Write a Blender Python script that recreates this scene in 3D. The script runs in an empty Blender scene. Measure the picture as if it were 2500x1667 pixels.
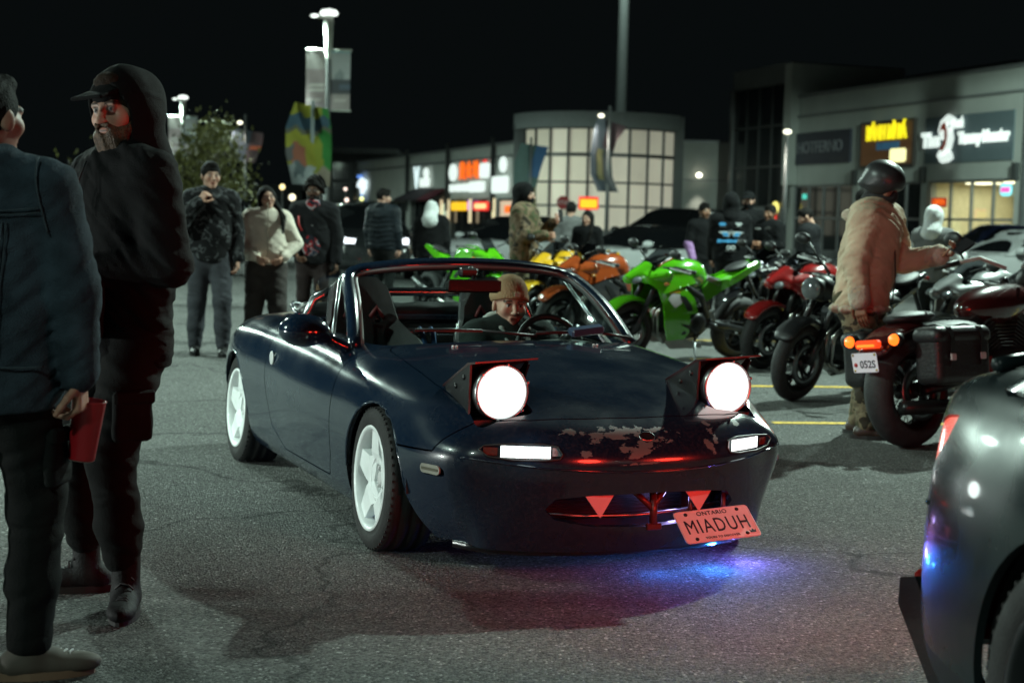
import bpy, bmesh, math, random
import numpy as np
from mathutils import Matrix, Vector, Euler
R = math.radians
PI = math.pi
SC = bpy.context.scene
COL = SC.collection

# ------------------------------------------------------------------ camera
CAM_H, PITCH, ROLL = 1.276, 0.077438, 0.024389
cd = bpy.data.cameras.new('camera')
cam = bpy.data.objects.new('camera', cd)
COL.objects.link(cam)
cd.sensor_width = 36.0
cd.lens = 53.37
cd.clip_start, cd.clip_end = 0.05, 1500
cd.dof.use_dof = True
cd.dof.focus_distance = 5.6
cd.dof.aperture_fstop = 3.5
_r, _u = Vector((1, 0, 0)), Vector((0, math.sin(PITCH), math.cos(PITCH)))
_f = Vector((0, math.cos(PITCH), -math.sin(PITCH)))
_r2 = _r * math.cos(ROLL) + _u * math.sin(ROLL)
_u2 = -_r * math.sin(ROLL) + _u * math.cos(ROLL)
cam.matrix_world = Matrix(((_r2.x, _u2.x, -_f.x, 0), (_r2.y, _u2.y, -_f.y, 0), (_r2.z, _u2.z, -_f.z, CAM_H), (0, 0, 0, 1)))
SC.camera = cam

# ------------------------------------------------------------------ world: night sky
wd = bpy.data.worlds.new('World')
SC.world = wd
wd.use_nodes = True
_n = wd.node_tree.nodes
_bg = _n['Background']
_sky = _n.new('ShaderNodeTexSky')
_sky.sky_type = 'NISHITA'
_sky.sun_disc = False
_sky.sun_elevation = R(-4)
_sky.sun_rotation = R(200)
_mix = _n.new('ShaderNodeMix')
_mix.data_type = 'RGBA'
_mix.inputs['Factor'].default_value = 0.985
_mix.inputs['B'].default_value = (0.0024, 0.0034, 0.0036, 1)
wd.node_tree.links.new(_sky.outputs['Color'], _mix.inputs['A'])
wd.node_tree.links.new(_mix.outputs['Result'], _bg.inputs['Color'])
_bg.inputs['Strength'].default_value = 1.0

SC.view_settings.view_transform = 'Standard'
SC.view_settings.look = 'None'
SC.view_settings.exposure = 0.0
SC.view_settings.gamma = 1.0
SC.render.engine = 'CYCLES'
cy = SC.cycles
cy.use_denoising = True
try:
    cy.denoiser = 'OPENIMAGEDENOISE'
    cy.denoising_input_passes = 'RGB_ALBEDO_NORMAL'
except Exception:
    pass
cy.max_bounces = 6
cy.diffuse_bounces = 2
cy.glossy_bounces = 3
cy.transmission_bounces = 4
cy.transparent_max_bounces = 12
cy.sample_clamp_indirect = 4.0
cy.sample_clamp_direct = 0.0
cy.caustics_reflective = False
cy.caustics_refractive = False
cy.use_light_tree = True
cy.use_adaptive_sampling = True
cy.adaptive_threshold = 0.01

# ------------------------------------------------------------------ materials
MATS = {}
def M(name, col=(.5, .5, .5), rough=.5, metal=0.0, coat=0.0, var=.12, vs=6.0, bump=0.0, bs=150.0,
      emit=None, es=0.0, trans=0.0, alpha=1.0, spec=.5, sheen=0.0, rvar=0.0, vcol=None, coatr=.05, lit=True, crease=0.0):
    if name in MATS:
        return MATS[name]
    m = bpy.data.materials.new(name)
    m.use_nodes = True
    nt = m.node_tree
    b = nt.nodes['Principled BSDF']
    L = nt.links.new
    tc = nt.nodes.new('ShaderNodeTexCoord')
    b.inputs['Roughness'].default_value = rough
    b.inputs['Metallic'].default_value = metal
    b.inputs['Coat Weight'].default_value = coat
    b.inputs['Coat Roughness'].default_value = coatr
    b.inputs['Specular IOR Level'].default_value = spec
    b.inputs['Transmission Weight'].default_value = trans
    b.inputs['Alpha'].default_value = alpha
    if sheen:
        b.inputs['Sheen Weight'].default_value = sheen
    base = None
    if vcol:
        at = nt.nodes.new('ShaderNodeAttribute')
        at.attribute_name = vcol
        base = at.outputs['Color']
    if var > 0:
        nz = nt.nodes.new('ShaderNodeTexNoise')
        nz.inputs['Scale'].default_value = vs
        nz.inputs['Detail'].default_value = 5
        L(tc.outputs['Object'], nz.inputs['Vector'])
        mr = nt.nodes.new('ShaderNodeMapRange')
        mr.inputs['From Min'].default_value = .3
        mr.inputs['From Max'].default_value = .7
        mr.inputs['To Min'].default_value = 1 - var
        mr.inputs['To Max'].default_value = 1 + var
        L(nz.outputs['Fac'], mr.inputs['Value'])
        vm = nt.nodes.new('ShaderNodeVectorMath')
        vm.operation = 'SCALE'
        if base is not None:
            L(base, vm.inputs[0])
        else:
            vm.inputs[0].default_value = col
        L(mr.outputs['Result'], vm.inputs['Scale'])
        L(vm.outputs['Vector'], b.inputs['Base Color'])
        if rvar:
            mr2 = nt.nodes.new('ShaderNodeMapRange')
            mr2.inputs['To Min'].default_value = max(0.02, rough - rvar)
            mr2.inputs['To Max'].default_value = rough + rvar
            L(nz.outputs['Fac'], mr2.inputs['Value'])
            L(mr2.outputs['Result'], b.inputs['Roughness'])
    elif base is not None:
        L(base, b.inputs['Base Color'])
    else:
        b.inputs['Base Color'].default_value = (*col, 1)
    if bump > 0:
        n2 = nt.nodes.new('ShaderNodeTexNoise')
        n2.inputs['Scale'].default_value = bs
        n2.inputs['Detail'].default_value = 3
        L(tc.outputs['Object'], n2.inputs['Vector'])
        bp = nt.nodes.new('ShaderNodeBump')
        bp.inputs['Strength'].default_value = bump
        bp.inputs['Distance'].default_value = 0.01
        L(n2.outputs['Fac'], bp.inputs['Height'])
        L(bp.outputs['Normal'], b.inputs['Normal'])
        if crease > 0:
            n3 = nt.nodes.new('ShaderNodeTexNoise')
            n3.noise_type = 'RIDGED_MULTIFRACTAL'
            n3.inputs['Scale'].default_value = 7.0
            n3.inputs['Detail'].default_value = 3
            n3.inputs['Distortion'].default_value = .7
            mp = nt.nodes.new('ShaderNodeMapping')
            mp.inputs['Scale'].default_value = (1.0, 1.0, 1.7)
            mp.inputs['Rotation'].default_value = (.5, .35, 0)
            L(tc.outputs['Object'], mp.inputs['Vector']); L(mp.outputs['Vector'], n3.inputs['Vector'])
            b3 = nt.nodes.new('ShaderNodeBump')
            b3.inputs['Strength'].default_value = crease
            b3.inputs['Distance'].default_value = .018
            L(n3.outputs['Fac'], b3.inputs['Height']); L(b3.outputs['Normal'], bp.inputs['Normal'])
    if emit is not None:
        b.inputs['Emission Color'].default_value = (*emit, 1)
        b.inputs['Emission Strength'].default_value = es
        if not lit:
            m.cycles.emission_sampling = 'NONE'
    MATS[name] = m
    return m

def glass(name, col=(.9, .95, .95), alpha=.12, rough=.02):
    """thin pane: mostly see-through with a clear reflection"""
    if name in MATS:
        return MATS[name]
    m = bpy.data.materials.new(name)
    m.use_nodes = True
    nt = m.node_tree
    nt.nodes.remove(nt.nodes['Principled BSDF'])
    out = nt.nodes['Material Output']
    tr = nt.nodes.new('ShaderNodeBsdfTransparent')
    tr.inputs['Color'].default_value = (*col, 1)
    gl = nt.nodes.new('ShaderNodeBsdfGlossy')
    gl.inputs['Roughness'].default_value = rough
    fr = nt.nodes.new('ShaderNodeFresnel')
    ge = nt.nodes.new('ShaderNodeNewGeometry')
    im = nt.nodes.new('ShaderNodeMapRange')
    im.inputs['To Min'].default_value = 1.45
    im.inputs['To Max'].default_value = 1 / 1.45
    nt.links.new(ge.outputs['Backfacing'], im.inputs['Value'])
    nt.links.new(im.outputs['Result'], fr.inputs['IOR'])
    ad = nt.nodes.new('ShaderNodeMath')
    ad.operation = 'ADD'
    ad.inputs[1].default_value = alpha * .3
    mx = nt.nodes.new('ShaderNodeMixShader')
    nt.links.new(fr.outputs['Fac'], ad.inputs[0])
    nt.links.new(ad.outputs['Value'], mx.inputs['Fac'])
    nt.links.new(tr.outputs['BSDF'], mx.inputs[1])
    nt.links.new(gl.outputs['BSDF'], mx.inputs[2])
    nt.links.new(mx.outputs['Shader'], out.inputs['Surface'])
    MATS[name] = m
    return m

# ------------------------------------------------------------------ objects
def tag(o, label=None, cat=None, group=None, kind=None):
    if label: o['label'] = label
    if cat: o['category'] = cat
    if group: o['group'] = group
    if kind: o['kind'] = kind
    return o

def empty(name, loc=(0, 0, 0), rz=0.0, label=None, cat=None, group=None):
    o = bpy.data.objects.new(name, None)
    o.empty_display_size = .1
    COL.objects.link(o)
    o.location = loc
    o.rotation_euler = (0, 0, rz)
    return tag(o, label, cat, group)

def link(name, me, mat=None, parent=None, smooth=True):
    if mat is not None:
        for m in (mat if isinstance(mat, (list, tuple)) else [mat]):
            me.materials.append(m)
    o = bpy.data.objects.new(name, me)
    COL.objects.link(o)
    if parent is not None:
        o.parent = parent
    return o

def mesh_np(name, V, F, mat=None, parent=None, smooth=True, normals=None, mi=None, col=None):
    me = bpy.data.meshes.new(name)
    V = np.asarray(V, dtype=np.float64)
    me.from_pydata(V.tolist(), [], [tuple(int(i) for i in f) for f in F])
    if smooth:
        me.polygons.foreach_set('use_smooth', np.ones(len(me.polygons), dtype=bool))
    if mi is not None:
        me.polygons.foreach_set('material_index', np.asarray(mi, dtype=np.int32))
    if col is not None:
        a = me.color_attributes.new('Col', 'FLOAT_COLOR', 'POINT')
        c4 = np.ones((len(V), 4), dtype=np.float32)
        c4[:, :3] = col
        a.data.foreach_set('color', c4.ravel())
    me.update()
    if normals is not None:
        me.normals_split_custom_set_from_vertices(np.asarray(normals, dtype=np.float64).tolist())
    return link(name, me, mat, parent)

def fast_mesh(name, V, Q, mat=None, parent=None, col=None, smooth=True):
    """V (n,3), Q (m,4) quads or (m,3)"""
    me = bpy.data.meshes.new(name)
    n, m, k = len(V), len(Q), Q.shape[1]
    me.vertices.add(n)
    me.vertices.foreach_set('co', np.ascontiguousarray(V, dtype=np.float32).ravel())
    me.loops.add(m * k)
    me.loops.foreach_set('vertex_index', np.ascontiguousarray(Q, dtype=np.int32).ravel())
    me.polygons.add(m)
    me.polygons.foreach_set('loop_start', np.arange(0, m * k, k, dtype=np.int32))
    me.polygons.foreach_set('use_smooth', np.full(m, smooth, dtype=bool))
    me.update(calc_edges=True)
    if col is not None:
        a = me.color_attributes.new('Col', 'FLOAT_COLOR', 'POINT')
        c4 = np.ones((n, 4), dtype=np.float32)
        c4[:, :3] = col
        a.data.foreach_set('color', c4.ravel())
    return link(name, me, mat, parent)

class MB:
    """collects simple solids; build() makes one mesh object"""
    def __init__(s):
        s.v, s.f, s.sm, s.mi, s.cur = [], [], [], [], 0
    def add(s, vs, fs, smooth=False):
        b = len(s.v)
        s.v += [tuple(v) for v in vs]
        for f in fs:
            s.f.append(tuple(b + i for i in f)); s.sm.append(smooth); s.mi.append(s.cur)
        return s
    def box(s, c, d, rot=None, bev=0.0):
        x, y, z = d[0] / 2, d[1] / 2, d[2] / 2
        if bev > 0:
            b = min(bev, x * .9, y * .9, z * .9)
            vs = []
            for sx in (-1, 1):
                for sy in (-1, 1):
                    for sz in (-1, 1):
                        vs += [(sx * x, sy * (y - b), sz * (z - b)), (sx * (x - b), sy * y, sz * (z - b)), (sx * (x - b), sy * (y - b), sz * z)]
            I = lambda a, b_, c_, k: ((a * 2 + b_) * 2 + c_) * 3 + k
            fs = []
            for a in (0, 1):
                fs.append([I(a, 0, 0, 0), I(a, 0, 1, 0), I(a, 1, 1, 0), I(a, 1, 0, 0)])
                fs.append([I(0, a, 0, 1), I(1, a, 0, 1), I(1, a, 1, 1), I(0, a, 1, 1)])
                fs.append([I(0, 0, a, 2), I(0, 1, a, 2), I(1, 1, a, 2), I(1, 0, a, 2)])
            for a in (0, 1):
                for c_ in (0, 1):
                    fs.append([I(a, c_, 0, 0), I(a, c_, 1, 0), I(a, c_, 1, 1), I(a, c_, 0, 1)])
                    fs.append([I(a, 0, c_, 0), I(a, 1, c_, 0), I(a, 1, c_, 2), I(a, 0, c_, 2)])
                    fs.append([I(0, a, c_, 1), I(1, a, c_, 1), I(1, a, c_, 2), I(0, a, c_, 2)])
                    for e in (0, 1):
                        fs.append([I(a, c_, e, 0), I(a, c_, e, 1), I(a, c_, e, 2)])
        else:
            vs = [(sx * x, sy * y, sz * z) for sx in (-1, 1) for sy in (-1, 1) for sz in (-1, 1)]
            fs = [(0, 1, 3, 2), (4, 6, 7, 5), (0, 4, 5, 1), (2, 3, 7, 6), (0, 2, 6, 4), (1, 5, 7, 3)]
        if rot is not None:
            m = Euler(rot).to_matrix()
            vs = [m @ Vector(v) for v in vs]
        return s.add([(v[0] + c[0], v[1] + c[1], v[2] + c[2]) for v in vs], fs)
    def tube(s, pts, r, n=10, cap=True, closed=False):
        pts = [Vector(p) for p in pts]
        rs = r if isinstance(r, (list, tuple)) else [r] * len(pts)
        vs, fs = [], []
        m = len(pts)
        prev = None
        for i, p in enumerate(pts):
            if closed:
                t = pts[(i + 1) % m] - pts[i - 1]
            else:
                t = pts[min(i + 1, m - 1)] - pts[max(i - 1, 0)]
            t.normalize()
            if prev is None:
                a = Vector((0, 0, 1)) if abs(t.z) < .9 else Vector((1, 0, 0))
                nx = t.cross(a).normalized()
            else:
                nx = (prev - t * prev.dot(t)).normalized()
            prev = nx
            ny = t.cross(nx)
            for k in range(n):
                a = 2 * PI * k / n
                vs.append(p + (nx * math.cos(a) + ny * math.sin(a)) * rs[i])
        for i in range(m if closed else m - 1):
            for k in range(n):
                i2 = (i + 1) % m
                fs.append((i * n + k, i * n + (k + 1) % n, i2 * n + (k + 1) % n, i2 * n + k))
        if cap and not closed:
            fs.append(tuple(range(n - 1, -1, -1)))
            fs.append(tuple((m - 1) * n + k for k in range(n)))
        return s.add(vs, fs, True)
    def lathe(s, prof, c=(0, 0, 0), axis='y', n=32, arc=2 * PI, a0=0.0, closed=False):
        """prof: (radius, along axis)"""
        vs, fs = [], []
        full = abs(arc - 2 * PI) < 1e-6
        m = n if full else n + 1
        for k in range(m):
            a = a0 + arc * k / n
            ca, sa = math.cos(a), math.sin(a)
            for r_, h in prof:
                if axis == 'y': v = (r_ * ca, h, r_ * sa)
                elif axis == 'x': v = (h, r_ * ca, r_ * sa)
                else: v = (r_ * ca, r_ * sa, h)
                vs.append((v[0] + c[0], v[1] + c[1], v[2] + c[2]))
        q = len(prof)
        for k in range(n):
            k2 = (k + 1) % m
            for j in range(q if closed else q - 1):
                j2 = (j + 1) % q
                fs.append((k * q + j, k * q + j2, k2 * q + j2, k2 * q + j))
        return s.add(vs, fs, True)
    def prism(s, poly, h0, h1, axis='y', T=None):
        """poly 2D: axis y -> (x,z); axis x -> (y,z); axis z -> (x,y)"""
        n = len(poly)
        def mk(p, h):
            if axis == 'y': v = (p[0], h, p[1])
            elif axis == 'x': v = (h, p[0], p[1])
            else: v = (p[0], p[1], h)
            return T @ Vector(v) if T is not None else v
        vs = [mk(p, h0) for p in poly] + [mk(p, h1) for p in poly]
        fs = [tuple(range(n)), tuple(range(2 * n - 1, n - 1, -1))]
        fs += [(i, n + i, n + (i + 1) % n, (i + 1) % n) for i in range(n)]
        return s.add(vs, fs)
    def sphere(s, c, r, n=12):
        r = r if isinstance(r, (list, tuple)) else (r, r, r)
        vs, fs = [(c[0], c[1], c[2] - r[2])], []
        m = n // 2
        for i in range(1, m):
            t = PI * i / m - PI / 2
            for k in range(n):
                a = 2 * PI * k / n
                vs.append((c[0] + r[0] * math.cos(t) * math.cos(a), c[1] + r[1] * math.cos(t) * math.sin(a), c[2] + r[2] * math.sin(t)))
        vs.append((c[0], c[1], c[2] + r[2]))
        for k in range(n):
            fs.append((0, 1 + (k + 1) % n, 1 + k))
            fs.append((len(vs) - 1, 1 + (m - 2) * n + k, 1 + (m - 2) * n + (k + 1) % n))
        for i in range(m - 2):
            for k in range(n):
                fs.append((1 + i * n + k, 1 + i * n + (k + 1) % n, 1 + (i + 1) * n + (k + 1) % n, 1 + (i + 1) * n + k))
        return s.add(vs, fs, True)
    def build(s, name, mat=None, parent=None, fix=True):
        me = bpy.data.meshes.new(name)
        me.from_pydata(s.v, [], s.f)
        me.polygons.foreach_set('use_smooth', np.array(s.sm, dtype=bool))
        me.polygons.foreach_set('material_index', np.array(s.mi, dtype=np.int32))
        if fix:
            bm = bmesh.new()
            bm.from_mesh(me)
            bmesh.ops.recalc_face_normals(bm, faces=bm.faces)
            bm.to_mesh(me)
            bm.free()
        me.update()
        return link(name, me, mat, parent)

def rrect(w, h, r, n=5, c=(0, 0)):
    out = []
    for sx, sy, a0 in ((1, 1, 0), (-1, 1, 90), (-1, -1, 180), (1, -1, 270)):
        for k in range(n + 1):
            a = R(a0 + 90 * k / n)
            out.append((c[0] + sx * (w / 2 - r) + r * math.cos(a), c[1] + sy * (h / 2 - r) + r * math.sin(a)))
    return out

def text_mesh(name, s, size, mat, parent, T, ext=.004, font=None, offset=0.0, align='CENTER', sx=1.0, spacing=1.0):
    cu = bpy.data.curves.new(name, 'FONT')
    cu.body = s
    cu.size = size
    cu.extrude = ext
    cu.offset = offset
    cu.resolution_u = 3
    cu.align_x = align
    cu.align_y = 'CENTER'
    cu.space_character = spacing
    o = bpy.data.objects.new(name, cu)
    COL.objects.link(o)
    dg = bpy.context.evaluated_depsgraph_get()
    me = bpy.data.meshes.new_from_object(o.evaluated_get(dg))
    bpy.data.objects.remove(o)
    me.name = name
    me.materials.clear()
    me.transform(T @ Matrix.Diagonal((sx, 1, 1, 1)))
    return link(name, me, mat, parent)

def frame_T(origin, xdir, up=(0, 0, 1)):
    """matrix whose local x runs along xdir, local y up, local z = x cross y (outward)"""
    x = Vector(xdir).normalized()
    y = Vector(up).normalized()
    z = x.cross(y).normalized()
    y = z.cross(x)
    o = Vector(origin)
    return Matrix(((x.x, y.x, z.x, o.x), (x.y, y.y, z.y, o.y), (x.z, y.z, z.z, o.z), (0, 0, 0, 1)))

def copy_tree(o, parent=None):
    c = o.copy()
    COL.objects.link(c)
    c.parent = parent
    for ch in list(o.children):
        copy_tree(ch, c)
    return c

# ------------------------------------------------------------------ surface tools
def sdpoly(X, Y, poly):
    """signed distance to polygon, positive inside"""
    P = np.asarray(poly, dtype=float)
    d = np.full(X.shape, 1e9)
    inside = np.zeros(X.shape, dtype=bool)
    n = len(P)
    for i in range(n):
        a, b = P[i], P[(i + 1) % n]
        e = b - a
        wx, wy = X - a[0], Y - a[1]
        t = np.clip((wx * e[0] + wy * e[1]) / (e @ e + 1e-12), 0, 1)
        d = np.minimum(d, (wx - e[0] * t) ** 2 + (wy - e[1] * t) ** 2)
        c1 = (a[1] > Y) != (b[1] > Y)
        with np.errstate(divide='ignore', invalid='ignore'):
            xi = a[0] + (Y - a[1]) / (e[1] if abs(e[1]) > 1e-12 else 1e-12) * e[0]
        inside ^= c1 & (X < xi)
    d = np.sqrt(d)
    return np.where(inside, d, -d)

def clip(V, N, F, s):
    """keep the part of triangle mesh where s >= 0"""
    keep = s >= 0
    cnt = keep[F].sum(1)
    full = F[cnt == 3]
    V2, N2 = [], []
    cache = {}
    nf = []
    base = len(V)
    def cut(a, b):
        k = (a, b) if a < b else (b, a)
        if k in cache:
            return cache[k]
        t = s[a] / (s[a] - s[b])
        t = min(max(t, 0.0), 1.0)
        V2.append(V[a] + (V[b] - V[a]) * t)
        N2.append(N[a] + (N[b] - N[a]) * t)
        cache[k] = base + len(V2) - 1
        return cache[k]
    for tri in F[(cnt == 1) | (cnt == 2)]:
        tri = [int(x) for x in tri]
        kk = [bool(keep[x]) for x in tri]
        if sum(kk) == 1:
            i = kk.index(True)
            a, b, c = tri[i], tri[(i + 1) % 3], tri[(i + 2) % 3]
            nf.append((a, cut(a, b), cut(a, c)))
        else:
            i = kk.index(False)
            a, b, c = tri[i], tri[(i + 1) % 3], tri[(i + 2) % 3]
            ab, ac = cut(a, b), cut(a, c)
            nf.append((ab, b, c))
            nf.append((ab, c, ac))
    F2 = np.vstack([full, np.array(nf, dtype=int)]) if nf else full
    if V2:
        V = np.vstack([V, np.array(V2)])
        N = np.vstack([N, np.array(N2)])
    used = np.unique(F2)
    mp = np.full(len(V), -1)
    mp[used] = np.arange(len(used))
    return V[used], N[used], mp[F2]

def boundary(F):
    from collections import Counter
    E = np.vstack([F[:, [0, 1]], F[:, [1, 2]], F[:, [2, 0]]])
    key = np.sort(E, 1)
    _, inv, cn = np.unique(key, axis=0, return_inverse=True, return_counts=True)
    return E[cn[inv.ravel()] == 1]

def panel_obj(name, V, N, F, mat, parent, depth=.012, mi=None):
    """shell with a folded-in edge so that it has thickness"""
    N = N / np.maximum(np.linalg.norm(N, axis=1, keepdims=True), 1e-9)
    B = boundary(F)
    nv = len(V)
    VV, NN, FF = [V], [N], [tuple(t) for t in F.tolist()]
    if depth > 0 and len(B):
        ids = np.unique(B)
        mp = {int(k): i for i, k in enumerate(ids)}
        m = len(ids)
        VV += [V[ids], V[ids] - N[ids] * depth]
        # edge strip normals: outward in-surface direction
        dirn = np.zeros((m, 3))
        for a, b in B:
            e = V[b] - V[a]
            o = np.cross(e, N[a])
            for q in (a, b):
                dirn[mp[int(q)]] += o
        dirn /= np.maximum(np.linalg.norm(dirn, axis=1, keepdims=True), 1e-9)
        NN += [dirn, dirn]
        for a, b in B:
            a, b = mp[int(a)], mp[int(b)]
            FF.append((nv + a, nv + m + a, nv + m + b, nv + b))
    return mesh_np(name, np.vstack(VV), FF, mat, parent, True, np.vstack(NN))

def subsurf(V, F, lvl, creases=None, fit=0):
    """Catmull-Clark through the given points (fit > 0 makes the surface interpolate them); returns triangles"""
    me = bpy.data.meshes.new('tmp')
    me.from_pydata([tuple(v) for v in V], [], F)
    me.update()
    if creases:
        at = me.attributes.new('crease_edge', 'FLOAT', 'EDGE')
        ek = {tuple(sorted(e.vertices)): e.index for e in me.edges}
        for (a, b), w in creases.items():
            k = tuple(sorted((a, b)))
            if k in ek:
                at.data[ek[k]].value = w
    o = bpy.data.objects.new('tmp', me)
    COL.objects.link(o)
    md = o.modifiers.new('s', 'SUBSURF')
    md.boundary_smooth = 'PRESERVE_CORNERS'
    V = np.array(V, dtype=float)
    W = V.copy()
    md.levels = 2
    md.use_limit_surface = False
    for it in range(fit):
        dg = bpy.context.evaluated_depsgraph_get()
        e = o.evaluated_get(dg).to_mesh()
        co = np.empty(len(e.vertices) * 3)
        e.vertices.foreach_get('co', co)
        co = co.reshape(-1, 3)[:len(V)]
        W = W + (V - co) * .9
        me.vertices.foreach_set('co', W.ravel())
        me.update()
    md.levels = lvl
    dg = bpy.context.evaluated_depsgraph_get()
    e = bpy.data.meshes.new_from_object(o.evaluated_get(dg))
    bm = bmesh.new()
    bm.from_mesh(e)
    bmesh.ops.recalc_face_normals(bm, faces=bm.faces)
    bmesh.ops.triangulate(bm, faces=bm.faces)
    bm.normal_update()
    Vo = np.array([v.co[:] for v in bm.verts])
    No = np.array([v.normal[:] for v in bm.verts])
    Fo = np.array([[v.index for v in f.verts] for f in bm.faces])
    bm.free()
    bpy.data.objects.remove(o)
    bpy.data.meshes.remove(me)
    bpy.data.meshes.remove(e)
    return Vo, No, Fo

# ------------------------------------------------------------------ signed distance bodies
class SDF:
    def __init__(s):
        s.p = []
    def cone(s, a, b, ra, rb=None, k=.02, sub=False, sc=None):
        s.p.append(('c', np.array(a, float), np.array(b, float), ra, ra if rb is None else rb, k, sub, sc)); return s
    def ell(s, c, r, rot=None, k=.02, sub=False):
        m = np.array(Euler(rot).to_matrix()) if rot is not None else np.eye(3)
        s.p.append(('e', np.array(c, float), np.array(r, float), m, None, k, sub, None)); return s
    def box(s, c, d, r=.01, rot=None, k=.01, sub=False):
        m = np.array(Euler(rot).to_matrix()) if rot is not None else np.eye(3)
        s.p.append(('b', np.array(c, float), np.array(d, float) / 2, m, r, k, sub, None)); return s
    def bounds(s):
        lo, hi = np.full(3, 1e9), np.full(3, -1e9)
        for q in s.p:
            if q[6]: continue
            l, h = s._bb(q)
            lo, hi = np.minimum(lo, l), np.maximum(hi, h)
        return lo, hi
    def _bb(s, q):
        if q[0] == 'c':
            e = max(q[3], q[4])
            ex = np.array([e, e, e])
            if q[7] is not None: ex = ex / np.array(q[7])
            return np.minimum(q[1], q[2]) - ex, np.maximum(q[1], q[2]) + ex
        if q[0] == 'e':
            ex = np.abs(q[3]) @ q[2]
            return q[1] - ex, q[1] + ex
        ex = np.abs(q[3]) @ q[2] + 0.001
        return q[1] - ex, q[1] + ex
    def _ev(s, q, X, Y, Z):
        if q[0] == 'c':
            _, a, b, ra, rb, k, sub, sc = q
            if sc is not None:
                mid = (a + b) / 2
                sc = np.array(sc)
                X = mid[0] + (X - mid[0]) * sc[0]; Y = mid[1] + (Y - mid[1]) * sc[1]; Z = mid[2] + (Z - mid[2]) * sc[2]
                a = mid + (a - mid) * sc; b = mid + (b - mid) * sc
            ba = b - a
            l2 = ba @ ba + 1e-12
            t = np.clip(((X - a[0]) * ba[0] + (Y - a[1]) * ba[1] + (Z - a[2]) * ba[2]) / l2, 0, 1)
            d = np.sqrt((X - a[0] - ba[0] * t) ** 2 + (Y - a[1] - ba[1] * t) ** 2 + (Z - a[2] - ba[2] * t) ** 2) - (ra + (rb - ra) * t)
            if sc is not None: d = d / sc.max()
            return d
        if q[0] == 'e':
            _, c, r, m = q[:4]
            dx, dy, dz = X - c[0], Y - c[1], Z - c[2]
            u = (m[0, 0] * dx + m[1, 0] * dy + m[2, 0] * dz) / r[0]
            v = (m[0, 1] * dx + m[1, 1] * dy + m[2, 1] * dz) / r[1]
            w = (m[0, 2] * dx + m[1, 2] * dy + m[2, 2] * dz) / r[2]
            k0 = np.sqrt(u * u + v * v + w * w)
            k1 = np.sqrt((u / r[0]) ** 2 + (v / r[1]) ** 2 + (w / r[2]) ** 2)
            return k0 * (k0 - 1) / np.maximum(k1, 1e-9)
        _, c, h, m, rr = q[:5]
        dx, dy, dz = X - c[0], Y - c[1], Z - c[2]
        u = np.abs(m[0, 0] * dx + m[1, 0] * dy + m[2, 0] * dz) - h[0] + rr
        v = np.abs(m[0, 1] * dx + m[1, 1] * dy + m[2, 1] * dz) - h[1] + rr
        w = np.abs(m[0, 2] * dx + m[1, 2] * dy + m[2, 2] * dz) - h[2] + rr
        return np.sqrt(np.maximum(u, 0) ** 2 + np.maximum(v, 0) ** 2 + np.maximum(w, 0) ** 2) + np.minimum(np.maximum(u, np.maximum(v, w)), 0) - rr
    def mesh(s, h=.012, noise=None, post=None):
        """surface nets -> V, Q"""
        lo, hi = s.bounds()
        lo, hi = lo - 4 * h - .01, hi + 4 * h + .01
        n = np.ceil((hi - lo) / h).astype(int) + 1
        xs = [lo[i] + h * np.arange(n[i]) for i in range(3)]
        D = np.full(tuple(n), .2, dtype=np.float32)
        for q in s.p:
            l, u = s._bb(q)
            mg = q[5] + 3 * h
            i0 = np.maximum(np.floor((l - mg - lo) / h).astype(int), 0)
            i1 = np.minimum(np.ceil((u + mg - lo) / h).astype(int) + 1, n)
            if (i1 <= i0).any(): continue
            sl = tuple(slice(i0[i], i1[i]) for i in range(3))
            X = xs[0][sl[0]][:, None, None]; Y = xs[1][sl[1]][None, :, None]; Z = xs[2][sl[2]][None, None, :]
            d = s._ev(q, X, Y, Z)
            k = q[5]
            cur = D[sl]
            if q[6]:
                d = -d
                hh = np.clip(.5 - .5 * (cur - d) / k, 0, 1)
                D[sl] = cur * (1 - hh) + d * hh + k * hh * (1 - hh)
            else:
                hh = np.clip(.5 + .5 * (d - cur) / k, 0, 1)
                D[sl] = d * (1 - hh) + cur * hh - k * hh * (1 - hh)
        X = xs[0][:, None, None]; Y = xs[1][None, :, None]; Z = xs[2][None, None, :]
        if noise is not None:
            D = D + noise(X, Y, Z)
        if post is not None:
            D = post(D, X, Y, Z)
        return nets(D, lo, h)

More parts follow.
